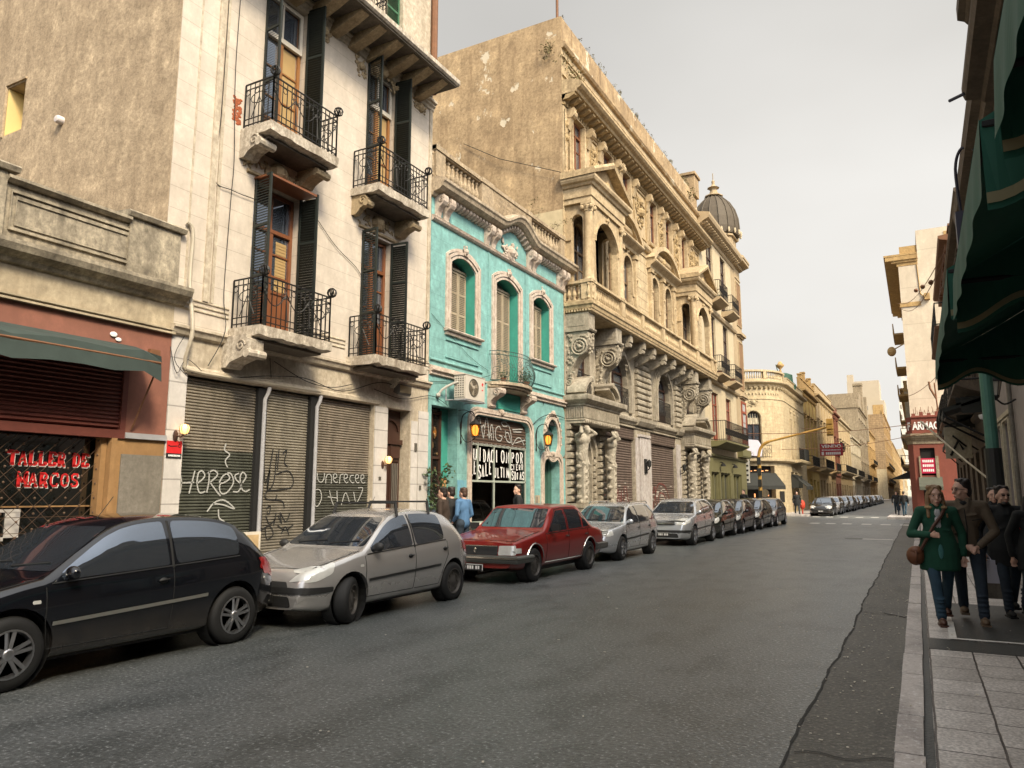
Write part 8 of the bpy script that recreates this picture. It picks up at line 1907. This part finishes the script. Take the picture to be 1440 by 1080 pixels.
# the old red saloon: boxy three box shape
def saloon(root,paint):
    L_,hw=4.45,.86
    top=[(0,.48),(.03,.66),(.08,.76),(.6,.85),(1.25,.935),(1.29,.94),(1.55,1.14),(1.86,1.38),(2.15,1.42),(2.9,1.43),(3.2,1.39),(3.55,1.12),(3.75,.96),(3.85,.94),(4.3,.86),(4.4,.78),(4.45,.6)]
    belt=[(0,.46),(.08,.70),(.6,.79),(1.3,.86),(2.5,.885),(3.6,.90),(4.3,.80),(4.45,.55)]
    wid=[(0,hw*.92),(.1,hw*.96),(.6,hw),(L_-.6,hw),(L_-.1,hw*.95),(L_,hw*.9)]
    s=Car(L_,top,belt,wid,[(0,.3),(.4,.24),(L_-.5,.25),(L_,.34)],.20,(.80,3.50));finish_car(s,root,paint,'steel',None,R_=.315)
    Tz=lambda y:interp(s.T,y);Bz=lambda y:interp(s.B,y)
    s.patch(soft([(-hw*.84,.985),(hw*.84,.985),(hw*.74,1.355),(-hw*.74,1.355)],.05),'F',.004).build('windscreen',m_cg,root,smooth=True)
    s.patch(soft([(-hw*.78,1.0),(hw*.78,1.0),(hw*.64,1.33),(-hw*.64,1.33)],.06),'B',.004).build('rear_window',m_cg,root,smooth=True)
    m=MB()
    for md,sg in (('L',-1),('R',1)):
        for poly in ([(1.45,Bz(1.4)+.04),(2.33,Bz(2.3)+.04),(2.33,1.33),(1.98,1.31)],[(2.42,Bz(2.4)+.04),(3.12,Bz(3.1)+.04),(3.12,1.29),(2.95,1.33),(2.42,1.34)],[(3.19,Bz(3.2)+.04),(3.5,Bz(3.4)+.05),(3.22,1.23)]):s.patch(soft(poly,.03),md,.004).build('side_window',m_cg,root,smooth=True)
        s.line(m,[(1.3,Bz(1.3)),(1.3,.34),(2.37,.34),(2.38,Bz(2.4)),(2.38,1.36)],md,.005);s.line(m,[(2.40,.34),(3.05,.34),(3.2,.6),(3.42,.78),(3.4,Bz(3.4))],md,.005);s.line(m,[(1.3,Bz(1.3)+.015),(3.6,Bz(3.6)+.015)],md,.007)
        s.line(m,[(1.42,Bz(1.4)+.03),(1.97,1.335),(2.3,1.365),(2.95,1.355),(3.2,1.26),(3.53,Bz(3.5)+.03)],md,.008)
    s.line(m,[(-.72,1.2),(-.74,.2),(0,.12),(.74,.2),(.72,1.2)],'T',.005);m.build('seams',m_seam,root)
    q=s.patch([(-.46,.53),(.46,.53),(.46,.70),(-.46,.70)],'F',.012,.06);q.build('grille',m_plast,root)
    m=MB();m.box(-.47,.47,-.035,-.02,.695,.71);m.ell((0,-.03,.62),(.03,.012,.05),8,6)
    for md in 'LR':
        for y in s.wb:
            s.line(m,[(y+.39*math.cos(t),.33+.39*math.sin(t)) for t in [.25+k*(math.pi-.5)/10 for k in range(11)]],md,.012,.004)
        s.line(m,[(1.25,.33),(3.1,.33)],md,.012,.004)
    m.build('bright_trim',m_chr,root)
    for sg in (-1,1):
        a=[(sg*.48,.53),(sg*.48,.70),(sg*.80,.71),(sg*.82,.54)];s.patch(soft(a if sg>0 else a[::-1],.02),'F',.014,.05).build('headlight',m_lens,root,smooth=True)
        a=[(sg*.5,.62),(sg*.5,.80),(sg*.8,.80),(sg*.8,.62)];s.patch(soft(a if sg>0 else a[::-1],.02),'B',.014,.05).build('tail_light',m_tail,root)
        m=MB();p=Vector((sg*.86,1.52,.98));m.box(p.x+min(0,sg*.18),p.x+max(0,sg*.18),1.48,1.56,.93,1.06);m.build('mirror',m_plast,root)
        for yy in (2.27,3.28):m=MB();hp=s.project(yy,.80,'L' if sg<0 else 'R',.008);m.bar(hp+Vector((0,-.07,0)),hp+Vector((0,.07,0)),.022);m.build('door_handle',m_chr,root)
        m=MB();q=s.patch([(.02,.57),(.22,.57),(.22,.66),(.02,.66)],'L' if sg<0 else 'R',.01,.05);q.build('indicator',m_lens,root)
    m=MB();m.sweep([(0,.38),(.07,.39),(.085,.43),(.085,.50),(.06,.525),(0,.53)],[(-.84,.62),(-.82,.04),(.82,.04),(.84,.62)]);m.build('front_bumper',simple('dull_bumper',(.10,.10,.09),.4,.3,.3,9),root)
    m=MB();m.sweep([(0,.46),(.095,.47),(.095,.50),(0,.51)],[(-.84,.62),(-.82,.035),(.82,.035),(.84,.62)]);m.box(-.62,-.38,-.06,-.05,.40,.46);m.build('bumper_strip',m_chr,root)
    m=MB();m.sweep([(0,.40),(.07,.42),(.085,.46),(.085,.54),(0,.57)],[(.84,L_-.6),(.82,L_-.05),(-.82,L_-.05),(-.84,L_-.6)]);m.build('rear_bumper',MC['dull_bumper'],root)
    m=MB();m.box(-.2,.2,-.075,-.06,.25,.37);pl=m.build('number_plate',m_plate,root);m=MB();m.box(-.2,.2,-.078,-.076,.355,.365);m.box(-.2,-.185,-.078,-.076,.25,.37);m.box(.185,.2,-.078,-.076,.25,.37)
    for x in (-.14,-.09,-.04,.04,.09):m.box(x,x+.035,-.078,-.076,.275,.335)
    m.build('plate_marks',m_wht,pl)
c=newcar('parked_car','old dark red boxy saloon with chrome trimmed wheel arches, parked before the turquoise shop');saloon(c,p_red);c.location=(XC+.06,12.15,0)
c=newcar('parked_car','silver estate car with roof rails behind the red saloon');wag=c;hatch_car(c,p_silver2,4.05,1.63,1.42,'spoke',5,(.80,3.22),'wagon',wagon=True,R_=.30,mirror=p_silver2);c.location=(XC-.02,17.35,0)
c=newcar('parked_car','tall silver hatchback with a split black grille behind the estate car');tall=c;s_=hatch_car(c,p_silver2,4.0,1.68,1.50,'spoke',5,(.80,3.3),'suv',R_=.32,mirror=p_silver2)
m=MB();m.box(-.36,.36,-.02,-.0,.705,.725);m.box(-.07,.07,-.03,-.015,.695,.735);m.build('grille_bar',m_chr,c);c.location=(XC+.1,23.75,0)
D=[]
pd=[carpaint('dark_green_paint',(.02,.026,.022),.3,.22),carpaint('dark_grey_paint',(.04,.042,.046),.5,.25),carpaint('black_paint_b',(.012,.012,.013),.2,.2),carpaint('mid_grey_paint',(.12,.125,.14),.6,.28)]
labels=['dark green hatchback, first dark car behind the tall silver hatchback','dark grey hatchback, second of the dark cars before the crossing','black hatchback, third of the dark cars before the crossing','blue grey hatchback, last car before the crossing']
protos=[]
for i,(y,l) in enumerate(((28.1,3.75),(31.9,4.0),(36.2,4.3),(40.6,4.35))):
    c=newcar('parked_car',labels[i]);hatch_car(c,pd[i],l,1.66,1.44,'spoke' if i != 1 else 'double',5,(.78,l-.72),'round',R_=.30,mirror=pd[i]);c.location=(XC+.02,y,0);protos.append(c)
# far block: copies of the hatchbacks, each a car of its own
far_cols=['black','silver grey','dark grey','pale silver','white','dark blue','grey','silver','black','pale grey','dark','silver','blue grey','pale','dark','silver','grey','pale','dark','silver']
fm=[pd[2],p_silver,pd[1],p_silver2,carpaint('white_paint',(.6,.6,.58),.1,.3),carpaint('blue_paint',(.03,.05,.11),.4,.3)]
_o=['first','second','third','fourth','fifth','sixth','seventh','eighth','ninth','tenth','eleventh','twelfth','thirteenth','fourteenth','fifteenth','sixteenth','seventeenth','eighteenth','nineteenth','twentieth']
for i in range(20):
    src=(protos+[wag,tall])[(2,4,0,5,1,3,4,0,5,2,1,4,3,5,0,2,4,1,5,3)[i]];c=copy_tree(src);c.scale=(1,1+.03*math.sin(i*3.3),1+.04*math.sin(i*1.9));mt=fm[[0,1,2,3,4,5,1,3,0,1,2,3,5,4,2,3,1,4,0,3][i]]
    for ch in c.children:
        if ch.name.startswith('body'):
            ch.data=ch.data.copy();ch.data.materials[0]=mt
    c.location=(-6.62+.12*math.sin(i*2),61.2+i*4.8+.45*math.sin(i*2.2),0);c['label']='%s car parked along the far block, %s from the crossing' % (('black','silver grey','dark grey','pale silver','white','dark blue','silver grey','pale silver','black','silver grey','dark grey','pale silver','dark blue','white','dark grey','pale silver','silver grey','white','black','pale silver')[i],ordn[i]);c['group']='cars parked along the far block'
for i,(x,y,k) in enumerate(((-2.9,165,4),(-2.9,172,1))):
    c=copy_tree(protos[1]);c.location=(x,y,0);c['label']='%s car far down the right kerb behind the walkers' % ('white','silver')[i];c['group']='cars far down the right kerb'
    for ch in c.children:
        if ch.name.startswith('body'):ch.data=ch.data.copy();ch.data.materials[0]=fm[k]
# ============================================================ people
m_skin=simple('skin',(.56,.34,.25),.5,0,.12,14);m_jean=simple('dark_denim',(.020,.032,.048),.85,0,.35,14);m_jeanb=simple('blue_denim',(.022,.055,.085),.85,0,.35,12)
m_hairb=simple('dark_hair',(.016,.010,.008),.5,0,.4,30);m_hairl=simple('light_brown_hair',(.20,.115,.05),.5,0,.5,30)
m_boot=simple('brown_leather',(.075,.030,.018),.5,0,.3,12);m_blk=simple('black_cloth',(.010,.011,.012),.85,0,.3,10)
def person(label,loc,rot=0,h=1.65,top=m_blk,leg=m_jean,hair=m_hairb,shoe=m_boot,pose=None,coat=False,longhair=False,vox=.016,fem=False,scarf=None,parts=True):
    """a walking figure facing -Y before rotation. pose: (left foot y, right foot y, left elbow/hand, right elbow/hand, head turn)"""
    k=h/1.65;P=dict(lf=(.10,-.16,0),rf=(-.10,.22,.05),lh=(.27,-.04,.80),rh=(-.27,.02,.80),le=(.28,.06,1.08),re=(-.28,.06,1.08),turn=0.0,tilt=0.0,lk=None,rk=None)
    P.update(pose or {});t=thing('person',label,'person',(0,0,0));V=lambda p:Vector(p)*k
    sw=.175 if fem else .20;hw=.10
    hip={1:V((hw,0,.86)),-1:V((-hw,0,.86))};foot={1:V(P['lf']),-1:V(P['rf'])};sh={1:V((sw,0,1.34)),-1:V((-sw,0,1.34))};el={1:V(P['le']),-1:V(P['re'])};hd={1:V(P['lh']),-1:V(P['rh'])}
    kn={};an={}
    for s in (1,-1):
        an[s]=foot[s]+V((0,.02,.09));mid=(hip[s]+an[s])/2;kn[s]=V(P['lk' if s>0 else 'rk']) if P['lk' if s>0 else 'rk'] else mid+V((0,-.05,.0))
    hq=Quaternion((0,0,1),P['turn']) @ Quaternion((0,1,0),P['tilt']);hc=V((0,-.015,1.515));HP=lambda x,y,z:hc+hq @ (Vector((x,y,z))*k)
    def Cp(mb,a,b,ra,rb):mb.cap(a,b,ra*k,rb*k,10)
    def hands(mb):
        for s in (1,-1):
            d=(hd[s]-el[s]).normalized();w=hd[s];side=d.cross(Vector((0,1,0)));side=side.normalized() if side.length>.1 else Vector((1,0,0));c=w+d*.045*k
            up=side.cross(d).normalized();mb.ell(c,(.022*k,.040*k,.05*k),8,6,d.to_track_quat('Z','Y'))
            for f in range(4):
                o=(side*(f-1.5)*.019+d*(.085-abs(f-1.3)*.006))*k+w;e=o+(d*.030+up*-.004)*k;Cp(mb,o-d*.02*k,e,.0095,.009);Cp(mb,e,e+(d*.018-up*.022)*k,.009,.0075)
            Cp(mb,w+(side*.03+d*.03)*k,w+(side*.052+d*.065-up*.012)*k,.011,.009)
    b=MB()
    b.ell(HP(0,.0,.035),(.074*k,.092*k,.105*k),14,10,hq);b.ell(HP(0,-.012,-.045),(.058*k,.072*k,.07*k),12,8,hq);b.ell(HP(0,-.055,-.095),(.03*k,.03*k,.022*k),8,6,hq)
    Cp(b,HP(0,-.088,.02),HP(0,-.108,-.025),.011,.015);b.ell(HP(0,-.088,-.068),(.026*k,.012*k,.010*k),8,5,hq)
    for s in (1,-1):b.ell(HP(s*.076,.01,-.005),(.01*k,.018*k,.03*k),7,6,hq);b.ell(HP(s*.04,-.06,-.03),(.024*k,.02*k,.022*k),8,6,hq)
    b.ell(HP(0,-.078,.045),(.055*k,.018*k,.016*k),8,5,hq)
    Cp(b,HP(0,.025,-.06),V((0,.02,1.34)),.052,.062);Cp(b,V((0,0,1.30)),V((0,0,.95)),.10,.10)
    for s in (1,-1):Cp(b,V((0,0,1.3)),sh[s],.06,.045);Cp(b,sh[s],el[s],.04,.034);Cp(b,el[s],hd[s],.034,.022);Cp(b,V((0,0,.95)),hip[s],.09,.07);Cp(b,hip[s],kn[s],.06,.045);Cp(b,kn[s],an[s],.045,.03);Cp(b,an[s],foot[s]+V((0,-.07,.04)),.03,.025)
    hands(b);fuse(b,'body',m_skin,t,min(vox,.011) if parts else vox,1,loc=(0,0,0),rot=0)
    m=MB()
    for s in (1,-1):Cp(m,V((0,0,.95)),hip[s],.125,.115);Cp(m,hip[s],kn[s],.098 if not fem else .092,.066);Cp(m,kn[s],an[s]+V((0,0,.0)),.066,.055)
    r_=random.Random(int(h*1000)+len(label))
    for s in (1,-1):
        for q in range(5):c=an[s]+V((0,0,.02+q*.05));m.ell(c,(.066*k,.07*k,.012*k),9,4,Quaternion((1,0,0),r_.uniform(-.3,.3)))
    fuse(m,'trousers',leg,t,vox,2)
    m=MB();hem=.80 if not coat else .62
    if coat:m.lathe([(.04*k,(hem+.22)*k),(.20*k,hem*k),(.225*k,(hem+.02)*k),(.225*k,(hem+.22)*k),(.20*k,.98*k),(.16*k,1.12*k),(.12*k,1.3*k)],(0,.005,0),18,ry=.78)
    m.ell(V((0,.0,1.22)),(.165*k if fem else .19*k,.115*k if fem else .125*k,.2*k),14,10);m.cap(V((0,0,1.14)),V((0,0,.9)),.135*k,.15*k,14);m.ell(V((0,0,(hem if not coat else .8)+.06)),((.165 if fem else .17)*k,.13*k,.12*k),14,8)
    m.ell(V((0,.01,1.37)),(.10*k,.085*k,.05*k),10,6)
    for s in (1,-1):
        Cp(m,V((s*.06,0,1.33)),sh[s],.078,.066);Cp(m,sh[s],el[s],.064,.051);Cp(m,el[s],el[s]+(hd[s]-el[s])*.90,.052,.042);Cp(m,V((s*.05,-.05,1.41)),V((s*.02,-.10,1.28)),.03,.03)
        for q in range(4):m.ell(el[s]+(hd[s]-el[s])*(.1+q*.2),(.055*k,.055*k,.014*k),8,4,(hd[s]-el[s]).to_track_quat('Z','Y') @ Quaternion((1,0,0),r_.uniform(-.5,.5)))
    for q in range(7):m.ell(V((r_.uniform(-.08,.08),-.11,hem+.08+q*.07)),(.09*k,.028*k,.012*k),8,4,Quaternion((0,1,0),r_.uniform(-.6,.6)))
    fuse(m,'coat' if coat else 'jacket',top,t,vox,2)
    m=MB()
    for s in (1,-1):f=foot[s];m.ell(f+V((0,-.06,.045)),(.047*k,.105*k,.045*k),12,8);m.ell(f+V((0,.02,.06)),(.045*k,.06*k,.06*k),10,8);m.obox(f+V((0,-.045,.012)),(.088*k,.25*k,.024*k))
    m.build('shoes',shoe,t,smooth=True,ang=40)
    m=MB();m.ell(HP(0,.022,.065),(.083*k,.092*k,.092*k),14,10,hq);m.ell(HP(0,.055,.0),(.074*k,.06*k,.085*k),12,8,hq)
    for q in range(14):a=q*.45;m.ell(HP(.068*math.cos(a),.02+.06*math.sin(a),.115+.012*math.sin(q*2.3)),.026*k,7,5)
    if longhair:
        for s in (1,-1):m.cap(HP(s*.072,.01,.04),HP(s*.085,.0,-.10),.03*k,.034*k,8);m.cap(HP(s*.085,.0,-.10),HP(s*.098,-.06,-.24),.034*k,.022*k,8);m.cap(HP(s*.05,.06,.0),HP(s*.06,.08,-.2),.05*k,.04*k,8);m.cap(HP(s*.02,-.055,.11),HP(s*.07,-.055,.04),.02*k,.018*k,6)
    fuse(m,'hair',hair,t,max(.009,vox*.7),1)
    if parts:
        for s in (1,-1):
            e=MB();e.ell(HP(s*.030,-.077,.018),(.013*k,.007*k,.0065*k),8,6,hq);eo=e.build('eye',simple('eye_white',(.5,.47,.44),.3,0,0),t,smooth=True)
            e=MB();e.ell(HP(s*.030,-.083,.018),(.006*k,.003*k,.006*k),8,5,hq);e.build('pupil',black,eo)
            e=MB();e.tube([HP(s*.014,-.090,.034),HP(s*.032,-.090,.040),HP(s*.05,-.076,.033)],.0035*k,5);e.build('eyebrow',hair,t)
        e=MB();e.ell(HP(0,-.095,-.064),(.022*k,.006*k,.0035*k),8,5,hq);e.ell(HP(0,-.094,-.071),(.018*k,.006*k,.004*k),8,5,hq);e.build('lips',simple('lips',(.33,.11,.09),.5,0,0),t,smooth=True)
    t.location=loc;t.rotation_euler=(0,0,rot);return t,V,HP
m_green=simple('bottle_green_wool',(.008,.062,.034),.9,0,.35,8);m_brownj=simple('olive_brown_jacket',(.115,.085,.055),.8,0,.3,8)
w,V,HP=person('woman in a green coat with long fair hair and a brown shoulder bag, walking',(.17,10.5,.13),R(6),1.62,m_green,m_jeanb,m_hairl,m_boot,dict(lf=(.07,.30,.06),rf=(-.05,-.20,0),rh=(-.10,-.20,1.06),re=(-.30,-.03,1.06),lh=(.26,.02,.80),le=(.27,.06,1.07),turn=R(6)),coat=True,longhair=True,vox=.012,fem=True)
def add(t,mb,name,mat,**k):o=mb.build(name,mat,None,**k);o.parent=t;return o
m=MB();q=[V(p) for p in ((.10,-.05,1.40),(.03,-.14,1.28),(-.06,-.165,1.16),(-.13,-.17,1.03),(-.22,-.14,.86))];m.tube(q,.02,6);m.tube([V((.10,-.03,1.40)),V((.02,.14,1.25)),V((-.2,.1,.9))],.016,5);add(w,m,'bag_strap',m_boot)
m=MB();m.ell(V((-.27,-.09,.80)),(.10,.085,.115),12,8);m.ell(V((-.26,-.10,.86)),(.085,.08,.06),10,6);m.tube([V((-.27,-.18,.86)),V((-.27,-.185,.74))],.012,5);b_=tag(m.build('shoulder_bag',simple('tan_leather',(.15,.055,.022),.5,0,.3,12),None,smooth=True),'tan leather shoulder bag hanging at the green-coated womans hip','bag');b_.location=w.location;b_.rotation_euler=w.rotation_euler
m=MB();[m.ell(V((x,-.118-.01*abs(x),z)),(.022,.014,.05),8,5) for x in (-.012,.012) for z in (1.32,1.24,1.16)];add(w,m,'blouse',simple('pale_check',(.42,.42,.42),.8,0,.4,60))
m=MB();m.ell(V((.0,-.17,.86)),(.028,.012,.09),8,5);w_dummy=add(w,m,'teal_top',simple('teal_knit',(.05,.17,.16),.9,0,.2,20))
m=MB();[m.ell(V((s*.075,-.02,1.385)),(.055,.085,.03),10,6) for s in (-1,1)];add(w,m,'fur_collar',simple('sandy_fur',(.30,.20,.10),.95,0,.5,60))
t,V,HP=person('man in an olive brown jacket and jeans turning his head towards the woman',(.47,10.78,.13),R(2),1.70,m_brownj,m_jean,m_hairb,simple('worn_tan_shoe',(.13,.085,.05),.6,0,.4,20),dict(lf=(.10,-.24,0),rf=(-.06,.24,.06),rh=(-.02,-.22,.88),re=(-.29,-.02,1.05),lh=(.10,-.22,.87),le=(.30,-.04,1.04),turn=R(-62)),vox=.012)
m=MB();m.tube([HP(.02,-.098,.022),HP(.035,-.095,.03),HP(.055,-.085,.024),HP(.045,-.09,.006),HP(.02,-.098,.008)],.003,4,True);m.tube([HP(-.02,-.098,.022),HP(-.035,-.095,.03),HP(-.055,-.085,.024),HP(-.045,-.09,.006),HP(-.02,-.098,.008)],.003,4,True);m.tube([HP(.055,-.085,.024),HP(.078,.0,.012)],.003,4);m.tube([HP(-.055,-.085,.024),HP(-.078,.0,.012)],.003,4);add(t,m,'glasses',black)
m=MB();m.tube([V((0,-.155,1.30)),V((.01,-.165,1.1)),V((0,-.16,.9))],.005,4);[m.tube([V((s*.07,-.14,1.17)),V((s*.16,-.12,1.19))],.005,4) for s in (-1,1)];m.ell(V((0,-.06,1.37)),(.06,.05,.03),8,5);add(t,m,'seams',m_blk)
t,V,HP=person('bearded man all in black with dark glasses, carrying a white shopping bag',(.95,11.55,.13),R(10),1.62,m_blk,m_jean,m_hairb,m_blk,dict(lf=(.08,.26,.06),rf=(-.08,-.18,0),rh=(-.30,-.06,.80),re=(-.30,.05,1.06),turn=R(10)),coat=True,vox=.013)
m=MB();m.tube([HP(-.045,-.088,.02),HP(-.012,-.096,.02)],.009,5);m.tube([HP(.045,-.088,.02),HP(.012,-.096,.02)],.009,5);add(t,m,'sunglasses',black);m=MB();m.ell(HP(0,-.06,-.085),(.05,.045,.035),10,6);add(t,m,'beard',m_hairb)
m=MB();m.box(.60,.84,11.42,11.50,.30+.22,.82);m.tube([(.66,11.46,.8),(.70,11.46,.92),(.77,11.46,.8)],.008,4);bg_=thing('shopping_bag','white paper shopping bag with a grey lower half held by the bearded man','bag',(.7,11.46,.5));m.V=[tuple(Vector(v)-Vector((0,0,0))) for v in m.V];m.build('bag_top',simple('bag_white',(.62,.62,.72),.6,0,.1,3),bg_);m=MB();m.box(.595,.845,11.415,11.505,.34,.53);m.build('bag_base',m_bare,bg_)
t,V,HP=person('dark haired woman in a black coat at the right edge of the view',(1.22,11.2,.13),R(12),1.56,m_blk,m_jean,m_hairb,m_blk,dict(turn=R(-15),tilt=R(8)),coat=True,longhair=True,vox=.014,fem=True)
t,V,HP=person('person in dark clothes walking some way behind the couple near the wall',(1.12,15.3,.13),R(8),1.62,m_blk,m_jean,m_hairb,m_blk,None,coat=True,vox=.016)
m=MB();m.box(1.3,1.6,15.0,15.2,1.05,1.28);tag(m.build('red_bag',m_red,None,loc=(1.45,15.1,1.05)),'dark red bag under the arm of the dark walker behind','bag')
st=dict(lf=(.09,0,0),rf=(-.09,.04,0),lh=(.2,-.12,.92),rh=(-.2,-.12,.92),le=(.27,.03,1.06),re=(-.27,.03,1.06))
person('person in a dark brown jacket seen from behind, looking at the shop entrance',(-9.0,13.45,.13),R(-75),1.66,simple('dark_brown_wool',(.035,.022,.015),.9,0,.3,9),m_jean,m_hairb,m_blk,st,vox=.018,parts=False)
person('person in a bright blue hooded jacket looking into the shop window',(-9.05,14.35,.13),R(-95),1.66,simple('sky_blue_jacket',(.07,.16,.30),.8,0,.2,9),m_jean,simple('brown_hair',(.06,.03,.018),.6,0,.4,30),m_blk,st,vox=.018,parts=False)
person('person in a dark coat beside the one in blue at the shop',(-9.35,14.3,.13),R(-100),1.68,m_blk,m_jean,m_hairb,m_blk,st,vox=.02,parts=False)
person('person in a black coat stooping to the right end of the shop window',(-9.25,17.35,.13),R(-60),1.76,m_blk,m_jean,m_hairb,m_blk,dict(st,turn=R(30)),vox=.018,parts=False)
person('passer-by in black outside the olive green shop',(-9.1,45.5,.13),R(-30),1.78,m_blk,m_jean,m_hairb,m_blk,None,vox=.024,parts=False)
person('person in a long black coat carrying a red bag at the far corner',(-8.35,61.8,.13),R(20),1.72,m_blk,m_jean,m_hairb,m_blk,None,coat=True,vox=.026,parts=False)
m=MB();m.ell((-8.0,62.0,.85),(.22,.2,.36),8,6);m.tube([(-8.0,62,.6),(-8.0,62,.14)],.05,5);tag(m.build('red_bag',simple('bag_red',(.5,.05,.02),.7,0,.1,4),None,loc=(-8,62,.3)),'bright red carrier beside the person in black at the far corner','bag')
person('cyclist-like dark figure walking in the roadway far ahead',(-1.75,80,0),R(180),1.75,m_blk,m_jean,m_hairb,m_blk,None,vox=.03,parts=False)
person('dark figure on the kerb by the pharmacy, nearer of two',(-.95,60.2,.13),R(170),1.72,m_blk,m_jeanb,m_hairb,m_blk,None,vox=.03,parts=False)
person('dark figure on the kerb by the pharmacy, farther of two',(-1.5,63.5,.13),R(0),1.72,m_blk,m_jean,m_hairb,m_blk,None,vox=.03,parts=False)
